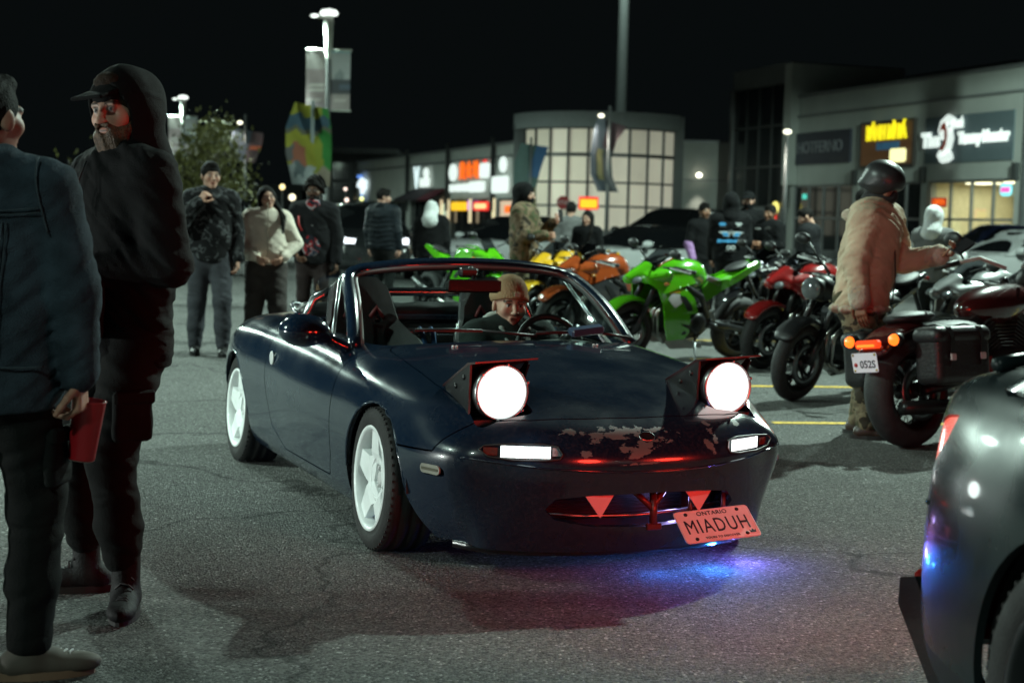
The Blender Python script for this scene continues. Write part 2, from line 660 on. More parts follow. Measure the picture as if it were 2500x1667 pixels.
def nets(D, lo, h):
    S = D < 0
    nx, ny, nz = D.shape
    cs = np.zeros((nx - 1, ny - 1, nz - 1), dtype=np.int8)
    for a in (0, 1):
        for b in (0, 1):
            for c in (0, 1):
                cs += S[a:nx - 1 + a, b:ny - 1 + b, c:nz - 1 + c]
    act = (cs > 0) & (cs < 8)
    idx = np.full(act.shape, -1, dtype=np.int64)
    cells = np.argwhere(act)
    idx[act] = np.arange(len(cells))
    acc = np.zeros((len(cells), 3))
    cnt = np.zeros(len(cells))
    i, j, k = cells.T
    corners = [(a, b, c) for a in (0, 1) for b in (0, 1) for c in (0, 1)]
    for p in corners:
        for ax in range(3):
            if p[ax]: continue
            q = list(p); q[ax] = 1
            da = D[i + p[0], j + p[1], k + p[2]]
            db = D[i + q[0], j + q[1], k + q[2]]
            cr = (da < 0) != (db < 0)
            t = np.where(cr, da / np.where(cr, da - db, 1), 0)
            for c in range(3):
                acc[:, c] += np.where(cr, p[c] + (t if c == ax else 0), 0)
            cnt += cr
    V = lo + (cells + acc / np.maximum(cnt, 1)[:, None]) * h
    Q = []
    for ax in range(3):
        b, c = (ax + 1) % 3, (ax + 2) % 3
        sl0 = [slice(None)] * 3; sl1 = [slice(None)] * 3
        sl0[ax] = slice(0, -1); sl1[ax] = slice(1, None)
        s0, s1 = S[tuple(sl0)], S[tuple(sl1)]
        cr = s0 != s1
        e = np.argwhere(cr)
        ok = (e[:, b] > 0) & (e[:, c] > 0) & (e[:, b] < D.shape[b] - 1) & (e[:, c] < D.shape[c] - 1)
        e = e[ok]
        fl = s0[e[:, 0], e[:, 1], e[:, 2]]
        def at(db, dc):
            g = e.copy(); g[:, b] += db; g[:, c] += dc
            return idx[g[:, 0], g[:, 1], g[:, 2]]
        q = np.stack([at(-1, -1), at(0, -1), at(0, 0), at(-1, 0)], 1)
        q[~fl] = q[~fl][:, ::-1]
        Q.append(q)
    Q = np.vstack(Q)
    Q = Q[(Q >= 0).all(1)]
    return V, Q

def wob(seed, amp, fx, fy, fz, sharp=0.0):
    """cheap cloth-fold field: sums of sines"""
    rg = np.random.RandomState(seed)
    T = [(rg.uniform(.6, 1.5, 3) * np.array([fx, fy, fz]), rg.uniform(0, 6.28), rg.uniform(.5, 1)) for _ in range(6)]
    def f(X, Y, Z):
        o = 0
        for w, ph, a in T:
            q = np.sin(w[0] * X + w[1] * Y + w[2] * Z + ph + 1.3 * np.sin(.6 * w[1] * X + .4 * w[2] * Z + ph * 2))
            o = o + a * (q if sharp == 0 else (1 - sharp) * q + sharp * (1.3 - 2.6 * np.abs(q) ** .7))
        return (o * amp / 3).astype(np.float32)
    return f
# ------------------------------------------------------------------ lamps that light the lot
def asphalt():
    m = bpy.data.materials.new('asphalt')
    m.use_nodes = True
    nt = m.node_tree
    b = nt.nodes['Principled BSDF']
    L = nt.links.new
    tc = nt.nodes.new('ShaderNodeTexCoord')
    def noise(sc, det, rough=.5):
        n = nt.nodes.new('ShaderNodeTexNoise')
        n.inputs['Scale'].default_value = sc; n.inputs['Detail'].default_value = det; n.inputs['Roughness'].default_value = rough
        L(tc.outputs['Object'], n.inputs['Vector'])
        return n.outputs['Fac']
    def mr(v, a, b_, c, d):
        n = nt.nodes.new('ShaderNodeMapRange')
        for k, x in zip(('From Min', 'From Max', 'To Min', 'To Max'), (a, b_, c, d)): n.inputs[k].default_value = x
        L(v, n.inputs['Value'])
        return n.outputs['Result']
    def mul(a, b_):
        n = nt.nodes.new('ShaderNodeMath'); n.operation = 'MULTIPLY'
        L(a, n.inputs[0]); L(b_, n.inputs[1]) if not isinstance(b_, float) else setattr(n.inputs[1], 'default_value', b_)
        return n.outputs['Value']
    big = mr(noise(.35, 6, .6), .3, .7, .82, 1.15)
    stain = mr(noise(1.7, 5, .65), .25, .5, .85, 1.0)
    vo = nt.nodes.new('ShaderNodeTexVoronoi')
    vo.inputs['Scale'].default_value = 120
    L(tc.outputs['Object'], vo.inputs['Vector'])
    sx = nt.nodes.new('ShaderNodeSeparateColor')
    L(vo.outputs['Color'], sx.inputs['Color'])
    stone = mr(sx.outputs['Red'], .0, 1.0, .38, 1.75)
    bright = mr(sx.outputs['Green'], .90, .98, 1.0, 2.6)
    cv = nt.nodes.new('ShaderNodeTexVoronoi'); cv.feature = 'DISTANCE_TO_EDGE'; cv.inputs['Scale'].default_value = .42
    wv = nt.nodes.new('ShaderNodeTexNoise'); wv.inputs['Scale'].default_value = 2.2; wv.inputs['Detail'].default_value = 6
    L(tc.outputs['Object'], wv.inputs['Vector'])
    av = nt.nodes.new('ShaderNodeVectorMath'); av.operation = 'MULTIPLY_ADD'; av.inputs[1].default_value = (.9, .9, 0)
    L(wv.outputs['Color'], av.inputs[0]); L(tc.outputs['Object'], av.inputs[2])
    L(av.outputs['Vector'], cv.inputs['Vector'])
    crack = mr(cv.outputs['Distance'], .0, .010, .35, 1.0)
    oil = mr(noise(.9, 3, .4), .64, .72, 1.0, .62)
    val = mul(mul(mul(mul(mul(mul(big, stain), stone), bright), crack), oil), .098)
    cmb = nt.nodes.new('ShaderNodeCombineColor')
    L(val, cmb.inputs[0]); L(mul(val, 1.02), cmb.inputs[1]); L(mul(val, .98), cmb.inputs[2])
    L(cmb.outputs['Color'], b.inputs['Base Color'])
    b.inputs['Roughness'].default_value = .85
    b.inputs['Specular IOR Level'].default_value = .25
    h1 = mr(vo.outputs['Distance'], 0, .8, 1, 0)
    ad = nt.nodes.new('ShaderNodeMath'); ad.operation = 'ADD'
    L(h1, ad.inputs[0]); L(mul(noise(260, 3), .6), ad.inputs[1])
    bp = nt.nodes.new('ShaderNodeBump')
    bp.inputs['Strength'].default_value = 1.0
    bp.inputs['Distance'].default_value = .006
    L(ad.outputs['Value'], bp.inputs['Height'])
    L(bp.outputs['Normal'], b.inputs['Normal'])
    return m

m = MB()
m.add([(-700, -300, 0), (700, -300, 0), (700, 1100, 0), (-700, 1100, 0)], [(0, 1, 2, 3)])
tag(m.build('ground', asphalt()), kind='structure')
YL = M('yellow_line_paint', (.62, .40, .03), .7, var=.45, vs=25)
def line(x0, y0, x1, y1, w=.10):
    d = Vector((x1 - x0, y1 - y0, 0)).normalized() * w / 2
    n = Vector((-d.y, d.x, 0))
    m = MB()
    m.add([(x0 + n.x, y0 + n.y, .004), (x0 - n.x, y0 - n.y, .004), (x1 - n.x, y1 - n.y, .004), (x1 + n.x, y1 + n.y, .004)], [(0, 1, 2, 3)])
    return tag(m.build('parking_line', YL), kind='structure')
for yy in (10.0, 12.3, 14.75, 17.2, 19.7):
    line(1.74, yy, 6.9, yy + .65)

LED = (.74, 1.0, .87)
def lamp_light(loc, energy, size=R(150), target=None, col=LED, soft=.14, blend=.6):
    ld = bpy.data.lights.new('lamp_light', 'SPOT')
    ld.energy = energy; ld.color = col; ld.spot_size = size; ld.spot_blend = blend; ld.shadow_soft_size = soft
    o = bpy.data.objects.new('lamp_light', ld)
    COL.objects.link(o)
    o.location = loc
    d = (Vector(target) - Vector(loc)) if target is not None else Vector((0, 0, -1))
    o.rotation_euler = d.to_track_quat('-Z', 'Y').to_euler()
    return o
# ================================================================== buildings, posts, banners, trees
WALL = M('render_grey', (.36, .38, .355), .9, var=.10, vs=.6, bump=.25, bs=8)
WALL2 = M('render_dark', (.13, .14, .14), .9, var=.12, vs=.6)
STEEL = M('mullion_grey', (.20, .21, .21), .5, .3, var=.1)
DARKM = M('mullion_dark', (.045, .05, .05), .5, .3, var=.1)
PANE = M('dark_pane', (.012, .014, .015), .08, var=.3, vs=2, coat=.6)
def E_(name, col, s, lit=False): return M(name, tuple(min(.8, c) for c in col), .4, emit=col, es=s, var=0, lit=lit)
NEON_W = E_('sign_white', (.86, 1.0, .93), .85)
NEON_Y = E_('sign_yellow', (1.0, .80, .015), .95)
NEON_O = E_('sign_orange', (1.0, .16, .015), .95)
NEON_R = E_('sign_red', (1.0, .04, .03), .9)
NEON_YO = E_('sign_amber', (1.0, .55, .02), 1.0)
NEON_P = E_('sign_pink', (1.0, .12, .45), .9)
NEON_C = E_('sign_cyan', (.25, .85, 1.0), .9)
WARM = E_('shop_warm', (1.0, .80, .50), .9)
def bx(name, x0, x1, y0, y1, z0, z1, mat, par):
    m = MB(); m.box(((x0 + x1) / 2, (y0 + y1) / 2, (z0 + z1) / 2), (x1 - x0, y1 - y0, z1 - z0))
    return m.build(name, mat, par)
def face_T(s, z, y=-.05): return frame_T((s, y, z), (1, 0, 0))
def window(par, s0, s1, z0, z1, cols, rows, pane=PANE, fm=STEEL, y=.12):
    w = None
    for c in range(cols):
        for r in range(rows):
            a, b = s0 + (s1 - s0) * c / cols, s0 + (s1 - s0) * (c + 1) / cols
            p, q = z0 + (z1 - z0) * r / rows, z0 + (z1 - z0) * (r + 1) / rows
            bx('pane', a + .04, b - .04, y, y + .02, p + .04, q - .04, pane, par)
    for c in range(cols + 1):
        s = s0 + (s1 - s0) * c / cols
        bx('mullion', s - .05, s + .05, y - .06, y + .06, z0, z1, fm, par)
    for r in range(rows + 1):
        z = z0 + (z1 - z0) * r / rows
        bx('transom', s0, s1, y - .05, y + .05, z - .05, z + .05, fm, par)

# ---- right-hand row of shops
rb = empty('shop_building', (14.2, 77, 0), math.atan2(-17, 5.7), 'grey shop row with lit bakery front and glass corner tower on the right', 'building')
bx('upper_wall', -.9, 27, 0, .4, 3.55, 7.9, WALL, rb)
bx('parapet_cap', -1.0, 27, -.12, .5, 7.9, 8.05, STEEL, rb)
bx('ledge', -.9, 27, -.10, -.002, 6.92, 7.02, STEEL, rb)
bx('rear_volume', -.9, 27, 6, 22, 0, 7.8, WALL2, rb)
bx('roof', -.9, 27, .4, 6, 7.6, 7.8, WALL2, rb)
for s in (-.9, 5.35, 11.0, 17.5, 23.4):
    bx('pier', s, s + .5, -.03, .42, 0, 3.55, WALL, rb)
for s in (5.6, 11.2, 17.6):
    bx('wall_lamp_box', s - .14, s + .14, -.22, -.03, 3.45, 4.15, DARKM, rb)
bx('plinth', -.4, 17.5, .02, .38, 0, .3, WALL2, rb)
window(rb, -.35, 5.3, .3, 3.5, 4, 2)
window(rb, 5.9, 10.95, .3, 3.5, 4, 2)
# dark sign board: HOTFERNO
sb = bx('sign_board', -.66, 5.1, -.14, -.002, 4.55, 6.12, M('board_navy', (.03, .034, .05), .5, var=.1), rb)
text_mesh('lettering', 'HOTFERNO', .82, M('letter_grey', (.22, .23, .25), .5, var=0), rb, face_T(2.3, 5.35, -.16), .02)
bx('small_strip', 3.4, 4.6, -.155, -.141, 4.72, 4.80, M('letter_dim', (.04, .044, .05), .5, var=0), rb)
# brown sign board with yellow letters
bx('sign_board', 6.05, 10.5, -.16, -.002, 4.22, 6.32, M('board_frame', (.05, .045, .04), .5, var=.1), rb)
brown = bx('sign_face', 6.2, 10.35, -.18, -.161, 4.34, 6.2, M('board_brown', (.055, .028, .012), .5, var=.7, vs=.9, emit=(.35, .17, .06), es=.10, lit=False), rb)
text_mesh('lettering', 'BÁNH MÌ BÁ', .86, NEON_Y, rb, face_T(8.3, 5.76, -.22), .03, offset=.05, sx=.68)
bx('sign_patch', 7.5, 9.4, -.19, -.181, 5.0, 5.35, M('patch_blue', (.03, .10, .17), .5, emit=(.05, .17, .30), es=.25, var=.5, vs=2, lit=False), rb)
m = MB(); m.prism(rrect(1.25, .60, .12, 4, (9.35, 4.72)), -.24, -.20, 'y'); m.build('lit_box', E_('sign_lemon', (1.0, .95, .45), 1.2), rb)
# white script sign on a teal panel
bx('sign_panel', 11.2, 17.3, -.06, -.002, 4.28, 6.25, M('panel_teal', (.10, .135, .15), .7, var=.05), rb)
text_mesh('lettering', 'The', .80, NEON_W, rb, face_T(11.75, 5.25, -.16), .03, offset=.06)
text_mesh('lettering', 'weet', .55, NEON_W, rb, face_T(13.6, 5.92, -.16), .03, offset=.06, sx=.75)
text_mesh('lettering', 'Tummy Monster', .62, NEON_W, rb, face_T(15.45, 5.26, -.16), .03, offset=.055, sx=.80)
m = MB()
Sp = [(13.35, 6.0), (13.05, 6.12), (12.75, 5.95), (12.62, 5.62), (12.72, 5.42), (12.95, 5.5), (13.1, 5.62), (13.18, 5.3), (13.05, 4.95), (12.75, 4.72), (12.6, 4.6), (12.75, 4.45), (13.05, 4.48), (13.3, 4.6)]
m.tube([(a, -.16, b) for a, b in Sp], .20, 8)
m.build('logo_outline', NEON_W, rb)
m = MB()
m.prism([(12.72, 5.55), (12.85, 5.85), (13.08, 5.98), (13.2, 5.75), (13.28, 5.4), (13.2, 5.0), (12.98, 4.76), (12.78, 4.86), (13.0, 5.0), (13.1, 5.3), (13.08, 5.6), (12.92, 5.68)], -.40, -.37, 'y')
m.build('logo_core', M('logo_brown', (.10, .022, .012), .6, emit=(.30, .05, .02), es=.35, var=0, lit=False), rb)
# lit bakery interior
window(rb, 11.55, 17.45, .3, 3.5, 4, 2, glass('shop_glass', (.92, .95, .90), .05))
bx('shop_back_wall', 11.2, 17.6, 4.6, 4.8, 0, 3.6, M('shop_cream', (.62, .55, .38), .8, var=.1), rb)
bx('shop_floor', 11.2, 17.6, .4, 4.6, .02, .06, M('shop_cream'), rb)
bx('shop_side_wall', 11.0, 11.15, .4, 4.8, 0, 3.6, M('shop_cream'), rb)
bx('shop_side_wall', 17.62, 17.75, .4, 4.8, 0, 3.6, M('shop_cream'), rb)
bx('shop_ceiling', 11.15, 17.62, .4, 4.6, 3.5, 3.56, M('shop_cream'), rb)
bx('counter', 12.2, 16.0, 2.6, 3.3, .06, 1.15, M('counter_wood', (.22, .12, .05), .5, var=.3), rb)
for k in range(3):
    bx('menu_board', 12.0 + k * 1.5, 13.3 + k * 1.5, 4.5, 4.58, 2.2, 3.0, E_('menu_glow', (1, .82, .6), .9), rb)
bx('dark_door', 13.2, 14.2, 4.5, 4.59, .06, 2.1, WALL2, rb)
for k in range(2): bx('ceiling_lamp', 12.2 + k * 2.6, 13.6 + k * 2.6, 1.4, 2.2, 3.44, 3.49, E_('shop_lamp', (1, .93, .72), 3.0), rb)
ld = bpy.data.lights.new('shop_light', 'AREA'); ld.shape = 'RECTANGLE'; ld.size = 5; ld.size_y = 3; ld.energy = 210; ld.color = (.95, 1.0, .82)
lo = bpy.data.objects.new('shop_light', ld); COL.objects.link(lo); lo.parent = rb; lo.location = (14.4, 2.4, 3.40)
m = MB(); m.prism(rrect(.75, .5, .2, 5, (16.9, 3.1)), .0, .03, 'y'); m.build('window_sign', NEON_C, rb)
bx('window_sign_core', 16.62, 17.18, -.03, -.004, 3.0, 3.2, NEON_P, rb)
text_mesh('open_sign', 'OPEN', .34, NEON_O, rb, face_T(12.3, 2.62, .02), .01, offset=.01)
bx('open_sign_backing', 11.75, 12.85, .035, .05, 2.42, 2.82, M('sign_backing', (.06, .004, .004), .5, emit=(.8, .03, .02), es=.35, var=0, lit=False), rb)
text_mesh('amber_sign', 'OPEN', .30, NEON_YO, rb, face_T(8.0, 3.2, .02), .01, offset=.015)
bx('teal_sign', .5, .9, .03, .05, 2.85, 3.1, E_('sign_teal', (.1, .75, .6), .7), rb)
# yellow ring sign on the post beside the dark windows, red tag under it
m = MB(); m.lathe([(.15, -.6), (.29, -.6), (.31, -.55), (.29, -.5), (.15, -.5)], c=(-1.2, 0, 2.42), n=24, closed=True); m.build('ring_sign', E_('ring_yellow', (1.0, .86, .22), 1.1), rb)
m = MB(); m.box((-1.25, -.55, 1.92), (.24, .06, .46)); m.build('ring_sign_tag', NEON_R, rb)
m = MB(); m.tube([(-1.2, -.5, 2.42), (-.8, -.1, 2.42)], .04, 6); m.build('ring_sign_bracket', DARKM, rb)
# glass corner tower
bx('tower_fascia', -6.55, -.15, -.5, 6, 8.72, 9.7, WALL2, rb)
bx('tower_edge', -.75, -.05, -.52, 6, 3.55, 9.62, WALL, rb)
bx('tower_base', -6.5, -.9, -.45, 1, 0, 2.45, WALL2, rb)
bx('tower_core', -6.4, -.8, 2.5, 6, 0, 8.7, WALL2, rb)
window(rb, -6.45, -.8, 2.45, 8.7, 4, 3, PANE, DARKM, -.35)
bx('corner_column', -6.75, -6.45, -.55, -.2, 0, 8.7, STEEL, rb)
bx('rear_block', 0, 9, 6, 14, 7.8, 9.3, WALL2, rb)
for (s, z, w_, h_, mt) in ((-4.3, 3.6, 1.2, .55, E_('tower_cyan', (.35, .75, .85), .45)), (-4.0, 3.05, .5, .3, NEON_O), (-2.2, 5.4, .9, .45, E_('tower_blue', (.25, .60, .85), .35))):
    bx('reflected_sign', s, s + w_, -.20, -.17, z, z + h_, mt, rb)

# ---- centre block with the curved glass front
cb = empty('cinema_building', (0, 0, 0), 0, 'curved glass-fronted block with warm lit panes behind the black van', 'building')
_A, _B, _C = Vector((.15, 84.2)), Vector((3.7, 80.6)), Vector((8.5, 82.6))
def circ(a, b, c):
    d = 2 * (a.x * (b.y - c.y) + b.x * (c.y - a.y) + c.x * (a.y - b.y))
    ux = ((a.length_squared) * (b.y - c.y) + (b.length_squared) * (c.y - a.y) + (c.length_squared) * (a.y - b.y)) / d
    uy = ((a.length_squared) * (c.x - b.x) + (b.length_squared) * (a.x - c.x) + (c.length_squared) * (b.x - a.x)) / d
    return Vector((ux, uy))
cc = circ(_A, _B, _C)
rad = (_A - cc).length
a0 = math.atan2(_A.y - cc.y, _A.x - cc.x); a1 = math.atan2(_C.y - cc.y, _C.x - cc.x)
if a0 > 0: a0 -= 2 * PI
if a1 > 0: a1 -= 2 * PI
def ap(t, off=0.0):
    a = a0 + (a1 - a0) * t
    return Vector((cc.x + (rad + off) * math.cos(a), cc.y + (rad + off) * math.sin(a)))
def arc_band(name, t0, t1, z0, z1, off0, off1, mat, n=24):
    m = MB(); vs, fs = [], []
    for k in range(n + 1):
        t = t0 + (t1 - t0) * k / n
        for off, z in ((off0, z0), (off1, z0), (off1, z1), (off0, z1)):
            p = ap(t, off); vs.append((p.x, p.y, z))
    for k in range(n):
        for q in range(4): fs.append((k * 4 + q, k * 4 + (q + 1) % 4, k * 4 + 4 + (q + 1) % 4, k * 4 + 4 + q))
    fs += [(0, 1, 2, 3), (n * 4 + 3, n * 4 + 2, n * 4 + 1, n * 4)]
    m.add(vs, fs)
    return m.build(name, mat, cb)
arc_band('fascia', 0, 1, 6.42, 7.25, -.4, .35, M('fascia_slate', (.22, .24, .24), .7, var=.08))
arc_band('base_wall', 0, 1, 0, 1.0, -.3, .15, WALL2)
rgl = random.Random(5)
paneM = []
for k in range(6):
    f = .42 + .09 * k
    paneM.append(M('lit_pane_%d' % k, (.7, .62, .48), .5, emit=(f * .96, f * .92, f * .74), es=.32, var=.2, vs=.35, lit=False))
NC = 9
ts = [.10 + .90 * k / NC for k in range(NC + 1)]
zr = [1.0, 2.3, 3.55, 5.0, 6.4]
for k in range(NC):
    for r in range(4):
        vs = []
        for t in (ts[k], ts[k + 1]):
            p = ap(t); vs += [(p.x, p.y, zr[r] + .05), (p.x, p.y, zr[r + 1] - .05)]
        m = MB(); m.add(vs, [(0, 2, 3, 1)])
        m.build('pane', paneM[min(5, max(0, (4, 5, 4, 2)[r] + rgl.choice((-1, 0, 0, 1)) - (2 if k < 2 else 0)))], cb)
for k in range(NC + 1):
    p = ap(ts[k], .05)
    m = MB(); m.box((p.x, p.y, 3.7), (.13, .13, 5.4)); m.build('mullion', DARKM, cb)
for r, z in enumerate(zr):
    arc_band('transom', .10, 1, z - (.09 if r == 3 else .045), z + (.09 if r == 3 else .045), -.02, .10, DARKM)
p = ap(.05)
m = MB(); m.box((p.x, p.y + .3, 3.4), (.9, .5, 6.6)); m.build('end_pier', WALL2, cb)
m = MB(); m.box((8.75, 84.0, 3.6), (.5, 3.2, 7.2)); m.build('end_pier', WALL2, cb)
m = MB(); m.box((4.4, 94, 3.4), (8.0, 18, 6.8)); m.build('rear_volume', WALL2, cb)
ww = bx('wing_wall', 8.9, 13.0, 85, 85.5, 0, 6.0, WALL, cb)
bx('wing_cap', 8.9, 13.0, 84.95, 85.55, 6.0, 6.12, STEEL, cb)
bx('wing_cap', 8.9, 13.0, 84.93, 84.999, 3.9, 3.96, STEEL, cb)
m = MB(); m.sphere((10.147, 84.65, 4.2), (.16, .15, .12), 12); m.build('wall_lamp', E_('wall_lamp_glow', (1, .95, .75), 6), cb)
lamp_light((10.147, 84.25, 4.15), 260, R(52), (10.15, 84.9, 0), (1, .97, .80), .1)

# ---- left wing of shops
lw = empty('shop_wing', (-12.3, 123, 0), math.atan2(-36, 12.8), 'long low shop wing with bright red and white lettered signs left of the curved block', 'building')
bx('upper_wall', -2, 38.2, 0, .4, 2.75, 5.9, WALL, lw)
bx('parapet_cap', -2, 38.2, -.15, .5, 5.9, 6.05, STEEL, lw)
bx('ledge', -2, 38.2, -.12, -.002, 5.15, 5.28, WALL2, lw)
bx('rear_volume', -2, 38.2, 5, 20, 0, 5.8, WALL2, lw)
for s in (-2, 5.2, 13.5, 23.3, 33.0, 37.6):
    bx('pier', s, s + .6, -.1, .42, 0, 2.75, WALL, lw)
for s in (13.7, 23.6, 32.9):
    bx('downpipe', s, s + .25, -.30, -.12, 2.0, 6.4, DARKM, lw)
for s0, s1 in ((-1.3, 5.1), (5.9, 13.4), (14.2, 23.2), (24.0, 32.9), (33.7, 37.5)):
    window(lw, s0, s1, .2, 2.7, 4, 1, PANE, DARKM)
text_mesh('lettering', 'V', 2.1, E_('sign_ice', (.75, .95, .95), 1.0), lw, face_T(16.3, 4.25, -.2), .05, offset=.05, sx=.9)
m = MB(); m.sphere((18.9, -.25, 4.6), (.7, .1, .38), 14); m.build('lit_badge', NEON_W, lw)
m = MB(); m.prism(rrect(2.3, .62, .15, 3, (18.6, 3.95)), -.3, -.2, 'y'); m.build('lit_box', NEON_W, lw)
def awn(s0, s1, z0, z1, mat, nm):
    m = MB(); m.add([(s0, -.1, z1), (s1, -.1, z1), (s1 + .2, -1.4, z0), (s0 - .8, -1.4, z0)], [(0, 1, 2, 3)])
    m.add([(s0, -.1, z1 - .1), (s1, -.1, z1 - .1), (s1 + .2, -1.4, z0 - .1), (s0 - .8, -1.4, z0 - .1)], [(3, 2, 1, 0)])
    return m.build(nm, mat, lw)
awn(15.2, 20.5, 2.75, 3.55, M('awning_dark', (.020, .016, .022), .8, var=.2), 'awning')
awn(21.0, 23.6, 2.75, 3.5, M('awning_crimson', (.10, .008, .02), .8, var=.2), 'awning')
def oval(cx, cz, rx, rz_): return [(cx + rx * math.cos(R(15 * k)), cz + rz_ * math.sin(R(15 * k))) for k in range(24)]
m = MB(); m.prism(oval(25.2, 4.48, .82, .56), -.3, -.2, 'y'); m.build('lit_disc', NEON_W, lw)
for i, ch in enumerate('黄金地'):
    text_mesh('lettering', ch, 1.18, NEON_O, lw, face_T(26.95 + 1.42 * i, 4.46, -.2), .04, offset=.03, sx=1.0)
m = MB(); m.prism(rrect(1.85, .92, .25, 4, (31.7, 4.45)), -.3, -.2, 'y'); m.build('lit_box', NEON_W, lw)
m = MB(); m.box((31.7, -.25, 5.02), (.5, .08, .16)); m.build('lit_cap', NEON_R, lw)
for i, (wc, hc) in enumerate(((.75, .40), (.45, .34), (.5, .42), (.5, .38), (.55, .44), (.5, .38), (.8, .58), (.7, .58), (.75, .60), (.7, .56))):
    m = MB(); m.prism(rrect(wc + .16, hc + .08, .12, 3, (25.0 + .70 * i, 3.42 + hc * .12)), -.3 - .004 * (i % 2), -.2, 'y'); m.build('lit_letter', NEON_W, lw)
m = MB(); m.prism(oval(35.1, 4.72, .62, .46), -.3, -.2, 'y'); m.build('lit_disc', NEON_W, lw)
m = MB(); m.prism(rrect(3.0, 1.0, .25, 4, (34.6, 3.55)), -.3, -.2, 'y'); m.build('lit_box', NEON_W, lw)
for s0, s1, mt in ((24.6, 27.9, NEON_YO), (29.3, 32.2, NEON_R)):
    m = MB(); m.prism(rrect(s1 - s0, .55, .15, 3, ((s0 + s1) / 2, 2.3)), -.16, -.1, 'y'); m.build('led_board', mt, lw)
m = MB(); m.prism(rrect(2.2, .3, .1, 3, (30.75, 2.3)), -.2, -.161, 'y'); m.build('led_text_bar', E_('led_cream', (1, .7, .3), 1.0), lw)
m = MB(); m.box((28.4, -.1, 2.35), (.8, .05, .6)); m.build('led_purple', E_('led_purple', (.7, .2, 1.0), .8), lw)
for s in (23.9, 28.6, 33.2, 22.3):
    m = MB(); m.box((s, -.13, 2.0), (.45, .05, 1.5)); m.build('lit_column', E_('column_glow', (1, .78, .48), .75), lw)
bx('lit_shopfront', 34.0, 37.3, .0, .05, .4, 2.6, E_('shop_tan', (.62, .45, .32), .8), lw)
bx('shopfront_sign', 35.0, 36.3, -.06, -.01, 1.9, 2.3, NEON_O, lw)
bx('lit_shopfront', 21.8, 23.1, .0, .05, .4, 2.5, E_('shop_pale', (.45, .55, .48), .5), lw)
# bluish cluster sign and red vertical dots farther left
m = MB(); m.prism([(-.9, 4.2), (.4, 4.7), (1.2, 4.5), (2.1, 4.4), (2.0, 3.7), (1.4, 3.6), (1.2, 3.3), (.2, 3.35), (.1, 3.8), (-.9, 3.9)], -.3, -.2, 'y'); m.build('lit_badge', E_('sign_icy', (.8, .95, 1.0), 1.2), lw)
m = MB(); m.box((.2, -.35, 4.75), (1.6, .06, .22)); m.build('badge_bar', E_('sign_blue', (.15, .35, 1.0), .9), lw)
m = MB(); m.lathe([(0, 0), (.25, 0), (.25, -.1), (0, -.1)], c=(.9, -.3, 3.05), n=14); m.build('badge_dot', E_('sign_blue2', (.2, .45, 1.0), .9), lw)

# ---- far dark block on the left and lower shed
def plain_block(name, label, x0, x1, y, depth, h, cols, rows, mat=WALL2, z0=1.2):
    b = empty(name, ((x0 + x1) / 2, y, 0), 0, label, 'building')
    w = (x1 - x0) / 2
    bx('wall', -w, w, 0, depth, 0, h, mat, b)
    bx('roof_slab', -w - .4, w + .4, -.5, depth, h, h + .5, mat, b)
    for c in range(cols):
        for r in range(rows):
            a = -w + 2 * w * (c + .12) / cols; e = -w + 2 * w * (c + .88) / cols
            p = z0 + (h - z0 - .5) * r / rows; q = z0 + (h - z0 - .5) * (r + .82) / rows
            bx('window', a, e, -.06, -.003, p, q, PANE, b)
    return b
plain_block('office_block', 'dark two-storey block with jutting flat roof behind the banner post', -19.2, -11.5, 142, 14, 7.4, 4, 3, M('render_dim', (.09, .095, .095), .9, var=.1, vs=.5))
plain_block('low_shed', 'low dark shed behind the woman in the cream jacket', -29, -21, 150, 12, 4.0, 4, 1, M('render_dim'))
plain_block('distant_store', 'dim flat store far behind the trees on the left', -75, -34, 175, 15, 5.2, 9, 1)

# ---- lamp posts
POST = M('post_paint', (.10, .105, .105), .5, .3, var=.1)
POSTW = M('post_pale', (.55, .58, .52), .5, var=.05)
LAMPW = E_('lamp_white', (.90, 1.0, .93), 1.8)
def double_banner(root, z1, z0, w, gap, flip=False):
    for sg in (-1, 1):
        x0, x1 = (gap, gap + w) if sg > 0 else (-gap - w, -gap)
        n, mz = 8, 24
        V, F, Cc = [], [], []
        rg = random.Random(sg + 5)
        for i in range(n + 1):
            for j in range(mz + 1):
                u, v = i / n, j / mz
                V.append((x0 + (x1 - x0) * u, .05 * math.sin(3 * u + 4 * v), z0 + (z1 - z0) * v))
                if sg < 0:
                    c = (.42, .40, .38) if v > .68 else (.30, .25, .25)
                    if (.50 < v < .53 or .40 < v < .45 or .32 < v < .37) and .15 < u < .88: c = (.62, .60, .56)
                    if .15 < v < .18 and .1 < u < .85: c = (.5, .46, .45)
                    if v < .12: c = (.34, .29, .31)
                else:
                    c = (.46, .50, .50)
                    if v > .96: c = (.12, .50, .56)
                    if .50 < v < .72 and abs(u - .55 - .1 * math.sin(9 * v)) < (.72 - v) * 1.6: c = (.25, .30, .31)
                    if .26 < v <= .50: c = (.035, .055, .065) if not (.34 < v < .44 and u > .45) else (.07, .12, .17)
                    if v <= .26: c = (.40, .36, .35)
                    if .15 < v < .20 and .15 < u < .8: c = (.62, .58, .56)
                Cc.append(c)
        for i in range(n):
            for j in range(mz):
                a = i * (mz + 1) + j
                F.append((a, a + mz + 1, a + mz + 2, a + 1))
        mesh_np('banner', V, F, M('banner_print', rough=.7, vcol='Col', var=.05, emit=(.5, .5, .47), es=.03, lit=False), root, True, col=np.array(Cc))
        for zz, rr_ in ((z1 + .03, .05), (z0 - .02, .03)):
            m = MB(); m.tube([(0, 0, zz), (x0 if sg < 0 else x1 + .05, 0, zz)], rr_, 8)
            m.build('banner_arm', POSTW, root)
